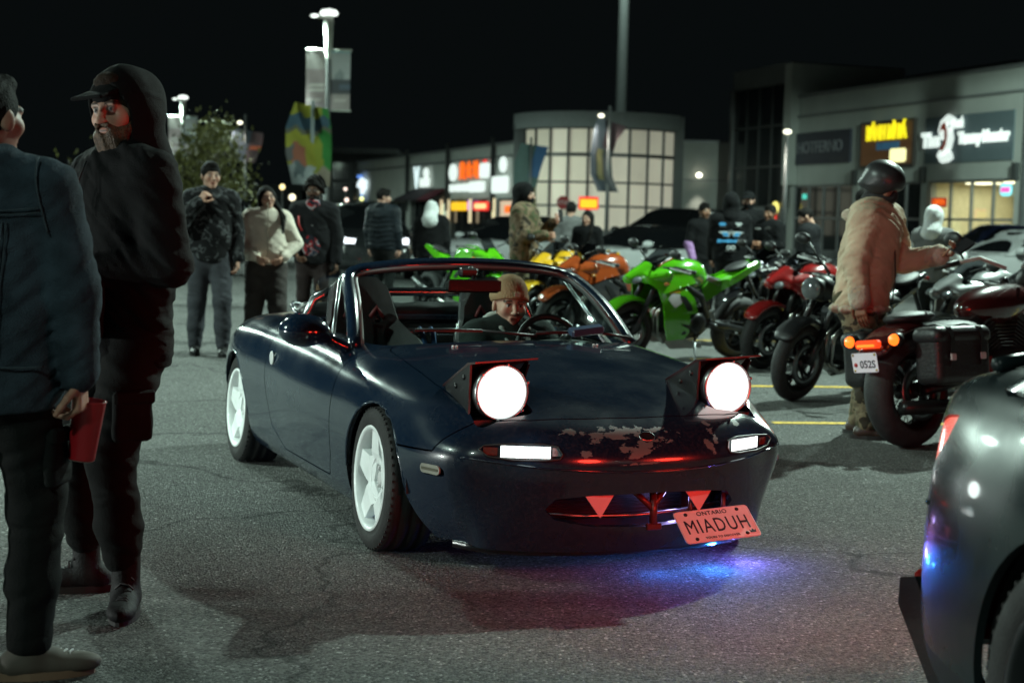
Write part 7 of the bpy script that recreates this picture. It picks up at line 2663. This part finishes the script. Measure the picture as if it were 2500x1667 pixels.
def pattern_cloth(name, cols, scale=9.0, rough=.85, thr=(.42, .5, .58)):
    m = bpy.data.materials.new(name); m.use_nodes = True
    nt = m.node_tree; b = nt.nodes['Principled BSDF']; L = nt.links.new
    tc = nt.nodes.new('ShaderNodeTexCoord'); nz = nt.nodes.new('ShaderNodeTexNoise')
    nz.inputs['Scale'].default_value = scale; nz.inputs['Detail'].default_value = 3; nz.inputs['Distortion'].default_value = .8
    L(tc.outputs['Object'], nz.inputs['Vector'])
    cr = nt.nodes.new('ShaderNodeValToRGB'); cr.color_ramp.interpolation = 'CONSTANT'
    el = cr.color_ramp.elements
    el[0].position = 0; el[0].color = (*cols[0], 1); el[1].position = thr[0]; el[1].color = (*cols[1], 1)
    for t, c in zip(thr[1:], cols[2:]):
        e = el.new(t); e.color = (*c, 1)
    L(nz.outputs['Fac'], cr.inputs['Fac']); L(cr.outputs['Color'], b.inputs['Base Color'])
    b.inputs['Roughness'].default_value = rough
    b.inputs['Specular IOR Level'].default_value = .15
    n2 = nt.nodes.new('ShaderNodeTexNoise'); n2.inputs['Scale'].default_value = 260; L(tc.outputs['Object'], n2.inputs['Vector'])
    bp = nt.nodes.new('ShaderNodeBump'); bp.inputs['Strength'].default_value = .3; bp.inputs['Distance'].default_value = .01
    L(n2.outputs['Fac'], bp.inputs['Height']); L(bp.outputs['Normal'], b.inputs['Normal'])
    return m
BK = cloth('black_cloth', (.0065, .0068, .0075))
BK2 = cloth('charcoal_cloth', (.012, .0125, .014))
NAVYC = cloth('navy_padded', (.012, .016, .020), rough=.45)
LEATH = M('black_leather', (.010, .011, .012), .35, var=.3, vs=12, bump=.3, bs=70)
CAMO = pattern_cloth('camouflage', [(.055, .062, .030), (.11, .075, .045), (.16, .115, .075), (.035, .028, .020)], 9)
CAMOP = pattern_cloth('camouflage_trousers', [(.075, .072, .040), (.15, .115, .075), (.20, .16, .10), (.045, .036, .026)], 9)
PATJ = pattern_cloth('patterned_jacket', [(.010, .010, .011), (.010, .010, .011), (.075, .078, .082), (.012, .012, .013)], 14, thr=(.45, .56, .64))
DENIM = cloth('dark_denim_jacket', (.045, .065, .085), var=.35, vs=14, bump=.6)
PANTS = cloth('black_cargo', (.011, .012, .012))
SLATE = cloth('slate_trousers', (.050, .052, .060))
BROWNP = cloth('brown_grey_trousers', (.050, .044, .042))
CREAM = cloth('cream_fleece', (.76, .68, .58), bump=.8, bs=120, var=.1)
TANJ = cloth('tan_shearling', (.52, .41, .29), rough=.7, var=.16, vs=5, bump=.35, bs=90, crease=.7)
FLEECE = cloth('pale_fleece', (.50, .43, .34), bump=1.0, bs=70)
WHITEC = cloth('white_cotton', (.58, .60, .60), var=.08)
BOOTB = M('brown_boot', (.050, .028, .020), .45, var=.3)
TANS = M('tan_shoe', (.10, .085, .07), .7, var=.2)
GRYC = cloth('grey_cotton', (.12, .12, .12))
HB = M('hair_black', (.006, .005, .0045), .75, var=.4, vs=60, bump=.5, bs=160, spec=.15)
HBR = M('hair_brown', (.022, .013, .008), .75, var=.4, vs=60, bump=.5, bs=160, spec=.15)
GING = M('beard_ginger', (.075, .036, .016), .6, var=.5, vs=70, bump=.8, bs=180)
down = lambda e, o=.16: ((e * o, .02, -1), (e * .03, -.22, -1))
BGP = 'people standing around the motorcycles'

# ---- two men at the left edge
p1 = person('man in a dark denim jacket seen from behind, holding a red cup', (-1.425, 4.12, 0), (.10, 1), 1.635, DENIM, PANTS, TANS, 'fair', (down(1), ((-.30, .02, -1), (-.03, -.08, -1))), ((.12, .03, 0), (-.13, .02, 0, -1.1)),
            head=(R(-18), R(-4), 0), h=.009, hair='fade', collar=.022, bulk=1.15, seed=2, hem=.80, curl=(.5, .75), fold=1.2, leg_bulk=1.12, laces=M('lace_white', (.5, .5, .5), .7, var=0), boot=.09)
def surf_line(P_, pts, side, name, mat, rad=.0035, lift=.002):
    ob = [c for c in P_['root'].children if c.name.startswith('jacket')][0]
    co = np.empty(len(ob.data.vertices) * 3); ob.data.vertices.foreach_get('co', co); co = co.reshape(-1, 3)
    co = co[co[:, 1] * side > 0]
    out = []
    for a, b in pts:
        j = np.argmin((co[:, 0] - a) ** 2 + (co[:, 2] - b) ** 2 - .02 * co[:, 1] * side * 0)
        near = co[(np.abs(co[:, 0] - a) < .02) & (np.abs(co[:, 2] - b) < .02)]
        y = (near[:, 1] * side).max() * side if len(near) else co[j, 1]
        out.append((a, y + side * lift, b))
    o_ = np.array(out)
    for _ in range(2): o_[1:-1] = (o_[:-2] + 2 * o_[1:-1] + o_[2:]) / 4
    m = MB(); m.tube([tuple(q_) for q_ in o_], rad, 5); return m.build(name, mat, P_['root'])
SEAM = cloth('denim_seam', (.065, .088, .105))
lin = lambda a, b, n=14: [(a[0] + (b[0] - a[0]) * t / n, a[1] + (b[1] - a[1]) * t / n) for t in range(n + 1)]
for dz in (0, .012): surf_line(p1, lin((-.19, 1.275 + dz), (0, 1.255 + dz)) + lin((0, 1.255 + dz), (.19, 1.275 + dz))[1:], 1, 'yoke_seam', SEAM, .002)
for e in (-1, 1):
    for dx_ in (0, .010): surf_line(p1, lin((e * (.10 + dx_), 1.25), (e * (.075 + dx_), .88)), 1, 'panel_seam', SEAM, .002)
    surf_line(p1, lin((e * .165, 1.42), (e * .205, 1.22)), 1, 'sleeve_seam', SEAM, .0025)
surf_line(p1, lin((-.19, .865), (.19, .865), 24), 1, 'waistband_seam', SEAM, .003)
# cup in his hand
J = p1['J']['R']
w = loc2w(p1, J[2] + J[4] * .085)
cup = empty('drinking_cup', (w[0] - .015, w[1] + .06, w[2] - .16), 0, 'red paper cup hanging from the denim-jacketed man\'s hand', 'cup')
m = MB(); m.lathe([(0, 0), (.034, 0), (.036, .004), (.047, .165), (.049, .168), (.046, .168), (.040, .10)], axis='z', n=32); m.build('cup_wall', M('cup_red', (.42, .015, .022), .35, coat=.3, var=.08), cup)
m = MB(); m.lathe([(0, -.0015), (.033, -.0015), (.0355, .001)], axis='z', n=32); m.build('cup_base', M('cup_paper', (.5, .42, .38), .8, var=.1), cup)
cup.rotation_euler = (0, R(7), 0)
p2 = person('bearded man in a black hoodie and cap with his hands in the pocket', (-1.275, 4.96, 0), (-.72, -.69), 1.72, BK, PANTS, M('black_boot', (.012, .012, .013), .7, var=.3, vs=30, bump=.3, bs=120, spec=.25), 'fair',
            (((.30, .08, -1), (-.62, -.62, -.10)), ((-.30, .08, -1), (.62, -.62, -.10))), ((.15, -.07, 0, .95), (-.19, -.03, 0, -.55)), head=(R(20), R(2), R(-4)), h=.009,
            hair='short', hairc=HBR, gear='cap hood', gearm=BK, beard=(.055, GING), bulk=1.07, leg_bulk=1.08, seed=5, hem=.80, boot=.26, fold=1.3, curl=(.9, .9), cuff=.10, laces=M('lace_dark', (.03, .03, .032), .7, var=0))
# hoodie pocket and chest mark
s = SDF(); s.box((.0, -.165, .98), (.30, .06, .20), .03, k=.02); v, q = s.mesh(.01, wob(3, .004, 30, 30, 30)); fast_mesh('front_pocket', v, q, BK, p2['root'])
m = MB(); m.box((-.055, -.170, 1.325), (.032, .006, .018)); m.build('chest_label', M('label_pale', (.5, .38, .36), .7, var=0), p2['root'])
for e, yy in ((-.5, 0), (.5, 0)):
    m = MB(); m.tube([(e * .06, -.150, 1.44), (e * .07, -.178, 1.38), (e * .065, -.178, 1.26)], .0035, 5); m.build('drawstring', M('cord_dark', (.03, .03, .032), .7, var=0), p2['root'])

for P_, sx in ((p2, 1), (p2, -1), (p1, -1), (p1, 1)):
    nm = 'L' if sx > 0 else 'R'
    hp, kn, an, _ = P_['LG'][nm]
    c = hp * .35 + kn * .65
    s = SDF(); s.box((c[0] + sx * .076, c[1], c[2]), (.036, .14, .16), .014); v, q = s.mesh(.01, wob(6, .003, 30, 30, 30)); pk = fast_mesh('cargo_pocket', v, q, PANTS, P_['root'])
    m = MB(); m.box((c[0] + sx * .088, c[1], c[2] + .062), (.024, .145, .045), bev=.008); m.build('pocket_flap', PANTS, pk)
# ---- three walkers
p3 = person('man with his hand to his mouth in a patterned black jacket', (-2.78, 13.9, 0), (.22, -1), 1.76, PATJ, SLATE, None, 'fair', (down(1, .22), ((-.28, -.55, -.75), (.62, -.06, .80))), ((.12, -.06, 0), (-.13, .10, 0)), head=(R(14), R(2), 0), h=.012, seed=7, bulk=1.10, leg_bulk=1.15,
            boot=.30, palm=(None, (.7, .6, 0)), curl=(.5, .85))
p4 = person('smiling long-haired woman in a cream fleece jacket', (-2.33, 14.3, 0), (.22, -1), 1.56, CREAM, BROWNP, None, 'fair', (((.42, .10, -.8), (-.45, -.55, -.45)), ((-.25, .05, -1), (.40, -.6, -.35))), ((.13, -.05, 0), (-.15, .10, 0)), head=(R(8), R(-6), R(-7)), h=.012,
            hair='long', seed=11, bulk=1.12, leg_bulk=1.35, collar=.024, hem=.93)
m = MB(); m.tube([(.0, -.19, .90), (.0, -.205, 1.1), (.0, -.19, 1.30), (.0, -.13, 1.42)], .004, 5); m.build('jacket_zip', M('zip_tan', (.25, .2, .15), .5, .3, var=0), p4['root'])
p5 = person('bearded curly-haired man in an open black jacket over a red and white shirt', (-2.03, 15.4, 0), (-.05, -1), 1.67, BK2, cloth('dark_brown_trousers', (.030, .022, .022)), None, 'deep', (down(1, .25), ((-.28, .0, -1), (.32, -.55, -.55))), ((.11, -.12, 0), (-.11, .12, 0)), head=(R(-6), R(3), 0), h=.012,
            hair='curly', gear='glasses', beard=(.045, HB), seed=13, bulk=1.10, curl=(.5, .6))
s = SDF(); s.cone((.0, -.075, .98), (.0, -.06, 1.40), .115, .085, k=.03, sc=(1, 1.3, 1)); v, q = s.mesh(.012, wob(2, .004, 20, 20, 30))
fast_mesh('shirt', v, q, pattern_cloth('printed_shirt', [(.020, .020, .030), (.30, .015, .020), (.30, .28, .30), (.05, .06, .10)], 11, thr=(.46, .53, .60)), p5['root'])
m = MB(); m.tube([(-.13, -.155, 1.30), (-.125, -.165, 1.22), (-.09, -.17, 1.15)], .009, 6); m.build('red_piping', M('piping_red', (.35, .01, .01), .6, var=0), p5['root'])

# ---- crowd behind the roadster
p6 = person('person in a dark quilted jacket seen from behind, left of the pale-hooded one', (-1.93, 22.3, 0), (.35, .94), 1.73, NAVYC, PANTS, None, 'fair', None, None, head=(R(-55), R(8), 0), seed=17, bulk=1.20, collar=.035, group=BGP)
for zz in np.arange(.92, 1.40, .07):
    m = MB(); m.tube([((.235 if zz < 1.3 else .21) * math.cos(a), .012 + .168 * math.sin(a), zz + .008 * math.sin(3 * a)) for a in [R(15 * q_) for q_ in range(24)]], .008, 5, closed=True); m.build('quilt_seam', NAVYC, p6['root'])
p7 = person('person in a black coat with a pale hood, seen from behind', (-1.16, 21.2, 0), (.15, .98), 1.56, BK, PANTS, None, 'fair', None, None, head=(0, R(30), 0), seed=19, bulk=1.25, gear='hood', gearm=WHITEC, group=BGP, neck_low=.05)
p8 = person('man in a camouflage jacket and black hood raising a phone', (.115, 18.0, 0), (.92, -.38), 1.73, CAMO, CAMOP, None, 'fair', (((.15, -.35, -.9), (-.10, -.72, .62)), ((-.12, -.30, -1), (.15, -.80, .05))), None, head=(R(4), R(3), 0), h=.012, seed=23, bulk=1.18, hair='none', gear='balaclava hood', gearm=BK, group=BGP, fold=1.6, curl=(.7, .8), palm=((-.6, -.2, .4), None), stub=.4)
ph = p8['J']['L']; w = loc2w(p8, ph[2] + ph[4] * .10 + np.array([-.02, -.03, .02]))
phone = empty('phone', w, .9, 'glowing phone held up by the man in camouflage', 'phone')
m = MB(); m.box((0, 0, 0), (.075, .009, .15), rot=(-.2, 0, 0), bev=.004); m.build('phone_body', BLK, phone)
m = MB(); m.box((0, .006, 0), (.066, .003, .138), rot=(-.2, 0, 0)); m.build('phone_screen', M('phone_glow', (.8, .8, .8), .3, emit=(1, .95, .85), es=1.5, var=0), phone)
p9 = person('person in a grey jacket beside the stop sign', (.86, 23.4, 0), (.2, 1), 1.62, GRYC, PANTS, None, 'fair', None, None, seed=29, group=BGP)
p10 = person('short dark-haired person in black below the stop sign', (1.02, 21.4, 0), (-.35, -.94), 1.47, BK, PANTS, None, 'fair', None, None, head=(R(-10), R(6), 0), seed=31, hair='long', group=BGP)
p11 = person('man touching his chin left of the printed hoodie', (2.72, 21.9, 0), (.25, -.97), 1.63, BK, PANTS, None, 'tan', (((.25, -.25, -.9), (-.25, -.55, .75)), ((-.25, 0, -1), (.2, -.25, -.9))), None, head=(R(8), R(4), 0), seed=37, group=BGP, stub=.5)
s = SDF(); a_, b__ = p11['J']['R'][1], p11['J']['R'][2]
s.cone(a_, b__, .070, .056); v, q = s.mesh(.012, wob(5, .003, 30, 30, 40)); fast_mesh('lilac_sleeve', v, q, cloth('lilac_cloth', (.34, .19, .40)), p11['root'])
p12 = person('person in a black hoodie with blue winged print on the back', (2.80, 19.8, 0), (.05, 1), 1.72, BK, PANTS, None, 'fair', (((.16, -.06, -1), (.0, -.45, -.8)), ((-.16, -.06, -1), (.0, -.45, -.8))), None, h=.012, seed=41, bulk=1.22, hair='none', gear='hood', gearm=BK, group=BGP, fold=.7)
PB = M('print_blue', (.05, .28, .55), .7, var=.1); PW = M('print_white', (.50, .54, .55), .7, var=.1)
def back_mark(nm, poly, mat, y=.176):
    m = MB(); m.prism([(-a, b) for a, b in poly], y, y + .006, 'y'); return m.build(nm, mat, p12['root'])
for e in (-1, 1):
    back_mark('wing_mark', [(e * .012, 1.20), (e * .05, 1.245), (e * .165, 1.235), (e * .12, 1.21), (e * .10, 1.175), (e * .03, 1.17)], PW)
    back_mark('wing_fill', [(e * .03, 1.195), (e * .055, 1.23), (e * .125, 1.225), (e * .09, 1.18), (e * .04, 1.178)], PB, .183)
    for k in range(3): back_mark('ray_mark', [(e * (.004 + .01 * k), 1.21), (e * (.008 + .012 * k), 1.275 - .012 * k), (e * (.012 + .012 * k), 1.21)], PW, .184)
back_mark('badge_mark', [(-.115 + .048 * math.cos(a), 1.335 + .022 * math.sin(a)) for a in [R(30 * k) for k in range(12)]], PB, .168)
back_mark('badge_mark', rrect(.085, .022, .006, 3, (.095, 1.345)), PW, .168); back_mark('badge_mark', rrect(.05, .018, .006, 3, (.095, 1.322)), PW, .168)
for a in range(2): back_mark('badge_line', rrect(.08, .006, .002, 2, (-.11 + .2 * a, 1.298)), GRYC, .170)
TB = frame_T((0, .186, 1.118), (-1, 0, 0))
for i, wc in enumerate((.05, .035, .04, .035, .045, .03, .05, .035, .04)):
    m = MB(); m.prism(rrect(wc, .034 + .012 * (i % 3 == 0), .012, 3, (.152 - .038 * i, 1.118)), .180, .187, 'y'); m.build('script_mark', PB, p12['root'])
for e in (-1, 1):
    m = MB(); m.tube([(e * .028 + .024 * math.cos(a), .186, 1.035 + .022 * math.sin(a)) for a in [R(30 * k) for k in range(12)]], .007, 5, closed=True); m.build('ring_mark', PW, p12['root'])
back_mark('badge_line', rrect(.13, .008, .003, 2, (0, .99)), GRYC, .186)
p13 = person('tall person in black with cap and face covered behind the printed hoodie', (3.30, 21.6, 0), (-.2, -.98), 1.80, BK, PANTS, None, 'fair', None, None, head=(R(-6), R(4), 0), seed=43, hair='none', gear='balaclava cap', gearm=BK, group=BGP)
m = MB(); m.tube([(.20, -.07, 1.44), (.27, -.05, 1.33), (.29, -.03, 1.2)], .012, 5); m.build('sleeve_stripe', WHITEC, p13['root'])
p14 = person('man in a black logo jacket rubbing his hands, facing the printed hoodie', (3.50, 20.9, 0), (-.75, -.66), 1.61, BK, PANTS, None, 'tan', (((.22, -.15, -.9), (-.55, -.70, .10)), ((-.22, -.15, -.9), (.45, -.75, .10))), None, head=(R(6), R(3), 0), h=.012, seed=47, bulk=1.15, hood_down=True, group=BGP, stub=.5)
m = MB(); m.prism([(.06, 1.30), (.12, 1.325), (.17, 1.30), (.15, 1.275), (.11, 1.29), (.07, 1.275)], -.185, -.178, 'y'); m.build('logo_mark', GRYC, p14['root'])
m = MB(); m.prism(rrect(.09, .02, .006, 2, (-.06, 1.29)), -.188, -.182, 'y'); m.build('chest_mark', WHITEC, p14['root'])
p15 = person('short-haired man in a black coat looking down to the left', (3.68, 18.9, 0), (-.95, .10), 1.55, BK2, PANTS, None, 'fair', None, None, head=(0, R(22), 0), lean=(0, -.06), h=.012, seed=53, bulk=1.2, hair='fade', hood_down=True, group=BGP)
p16 = person('man in a black leather jacket and pale yellow-peaked cap', (3.80, 16.9, 0), (.92, -.25), 1.74, LEATH, PANTS, None, 'fair', None, None, head=(0, R(20), 0), lean=(0, -.05), h=.012, seed=59, bulk=1.12, gear='cap', gearm=BK, group=BGP)
s = SDF(); s.box((0, -.135, .068), (.14, .13, .014), .006, rot=(.28, 0, 0)); v, q = s.mesh(.008); fast_mesh('yellow_peak', v @ p16['RH'].T * p16['k'] + p16['hc'], q, cloth('yellow_cloth', (.55, .48, .16)), p16['root'])

# ---- man in the shearling jacket, helmet on, checking a phone
p17 = person('man in a tan shearling jacket and matte black helmet looking at a phone', (2.17, 9.50, 0), (.80, -.60), 1.68, TANJ, CAMOP, BOOTB, 'tan', (((.14, -.30, -.90), (.02, -.92, .16)), ((-.34, .06, -1), (-.10, -.20, -1))), ((.10, .02, 0), (-.10, -.13, 0, .5)), head=(R(4), R(24), 0), lean=(.04, -.08), h=.009, seed=61,
             hair='none', gear='mask helmet', bulk=1.22, leg_bulk=1.25, hem=.84, boot=.24, curl=(.75, .35), palm=((-.3, 0, .9), None), fold=1.7)
R17 = p17['root']
# fleece collar flaps, cuffs and hem
s = SDF()
for a, b, ra in (((-.10, .05, 1.375), (-.13, -.09, 1.36), .03), ((.10, .05, 1.375), (.13, -.09, 1.36), .03), ((-.10, .06, 1.38), (.10, .06, 1.38), .034)):
    s.cone(a, b, ra, k=.03)
s.box((-.115, -.165, 1.29), (.085, .035, .15), .02, rot=(.25, 0, -.35), k=.03); s.box((.115, -.165, 1.29), (.085, .035, .15), .02, rot=(.25, 0, .35), k=.03)
v, q = s.mesh(.009, wob(8, .003, 80, 80, 80)); fast_mesh('fleece_collar', v, q, FLEECE, R17)
for nm in 'LR':
    sh, el, wr, u, f = p17['J'][nm]
    m = SDF(); m.cone(wr - f * .055, wr + f * .005, .066, .068, k=.01); v, q = m.mesh(.009, wob(9, .003, 80, 80, 80)); fast_mesh('fleece_cuff', v, q, FLEECE, R17)
m = MB(); m.tube([(.02, -.205, .85), (.015, -.222, 1.0), (.01, -.215, 1.15), (.02, -.19, 1.26)], .005, 5); m.build('zip', M('zip_dark', (.05, .04, .03), .4, .5, var=0), R17)
for zz in (.86,):
    m = SDF(); m.cone((0, 0, .80), (0, .0, .805), .236, .236, k=.01, sc=(1, 1.36, 5)); v, q = m.mesh(.012, wob(9, .004, 60, 60, 60)); fast_mesh('fleece_hem', v, q, FLEECE, R17)
jl = p17['J']['L']; w = loc2w(p17, jl[2] + jl[4] * .12 + np.array([0, 0, .03]))
ph = empty('phone', w, .5, 'dark phone in the shearling-jacketed man\'s hand', 'phone')
m = MB(); m.box((.03, -.02, .01), (.17, .08, .010), rot=(.5, -.45, .1), bev=.004); m.build('phone_body', BLK, ph)
m = MB(); m.box((.027, -.022, .017), (.155, .07, .003), rot=(.5, -.45, .1)); m.build('phone_screen', M('phone_dark_glass', (.02, .02, .022), .1, var=0), ph)
p18 = person('person in a white hood and grey waistcoat behind the shearling jacket', (4.42, 16.1, 0), (.55, .83), 1.54, GRYC, PANTS, None, 'fair', (((.35, -.1, -.8), (.1, -.6, .1)), ((-.30, -.1, -.9), (.0, -.6, .1))), None, head=(0, R(12), 0), lean=(0, -.03), h=.012, seed=67, hair='none', gear='hood', gearm=WHITEC, bulk=1.15, group=BGP)
for nm in 'LR':
    sh, el, wr, u, f = p18['J'][nm]
    s = SDF(); s.cone(sh * .6 + el * .4, el, .088, .080); s.cone(el, wr, .080, .06); v, q = s.mesh(.014); fast_mesh('white_sleeve', v, q, WHITEC, p18['root'])
p19 = person('person in black with red shoulder trim at the right edge', (3.98, 11.4, 0), (-.75, .30), 1.55, LEATH, PANTS, None, 'tan', (((.25, -.25, -.9), (0, -.7, -.5)), ((-.25, -.25, -.9), (0, -.7, -.5))), None, head=(R(-10), R(12), 0), h=.012, seed=71, bulk=1.25, group=BGP)
for e in (-1, 1):
    m = MB(); m.tube([(e * .06, .165, 1.30), (e * .15, .15, 1.315), (e * .21, .10, 1.31)], .007, 5); m.build('red_trim', M('piping_red', (.35, .01, .01), .6, var=0), p19['root'])

# ---- the driver
def car_pt(x, y, z):
    c, s_ = math.cos(.4032 - PI / 2), math.sin(.4032 - PI / 2)
    return (.2001 + c * x - s_ * y, 6.1306 + s_ * x + c * y, z)
dx, dy, dz = car_pt(-1.30, .315, -.655)
fw = (math.sin(.4032), -math.cos(.4032))
p20 = person('driver of the roadster in a tan beanie and dark hoodie', (dx, dy, dz), fw, 1.70, cloth('dark_green_cloth', (.018, .024, .022)), PANTS, None, 'fair', (((.12, -.75, -.55), (-.10, -.95, .12)), ((-.12, -.70, -.60), (.10, -.95, .10))), ((.10, -.86, .86), (-.12, -.86, .86)),
             head=(R(-6), R(2), R(3)), h=.009, seed=73, neck_low=.055, seated=True, hair='none', gear='beanie', gearm=cloth('tan_knit', (.33, .205, .115), bump=.7, bs=140, var=.1), collar=.0, hem=.80, curl=(1.2, 1.2), palm=((0, -.3, -1), (0, -.3, -1)))
s = SDF()
nb = p20['nb']
for e in range(13):
    a = R(-30 + 20 * e); a2 = R(-30 + 20 * (e + 1))
    f_ = lambda q_: np.array([.098 * math.cos(q_), .01 + .098 * math.sin(q_), 1.435 + .035 * math.sin(q_)])
    s.cone(f_(a), f_(a2), .024, k=.02)
s.cone((-.07, -.075, 1.415), (-.03, -.15, 1.30), .022, .015, k=.02); s.cone((.07, -.075, 1.415), (.03, -.15, 1.30), .022, .015, k=.02)
v, q = s.mesh(.008, wob(4, .003, 60, 60, 60)); fast_mesh('hood_lining', v, q, cloth('pale_lining', (.40, .40, .38), var=.1), p20['root'])
m = MB(); m.box((0, -.117, .070), (.03, .004, .022)); o = m.build('beanie_tag', M('tag_cream', (.5, .42, .32), .7, var=0), p20['root'])
RH, kk, hc = p20['RH'], p20['k'], p20['hc']
o.data.transform(Matrix(((*(RH[0] * kk), hc[0]), (*(RH[1] * kk), hc[1]), (*(RH[2] * kk), hc[2]), (0, 0, 0, 1))))
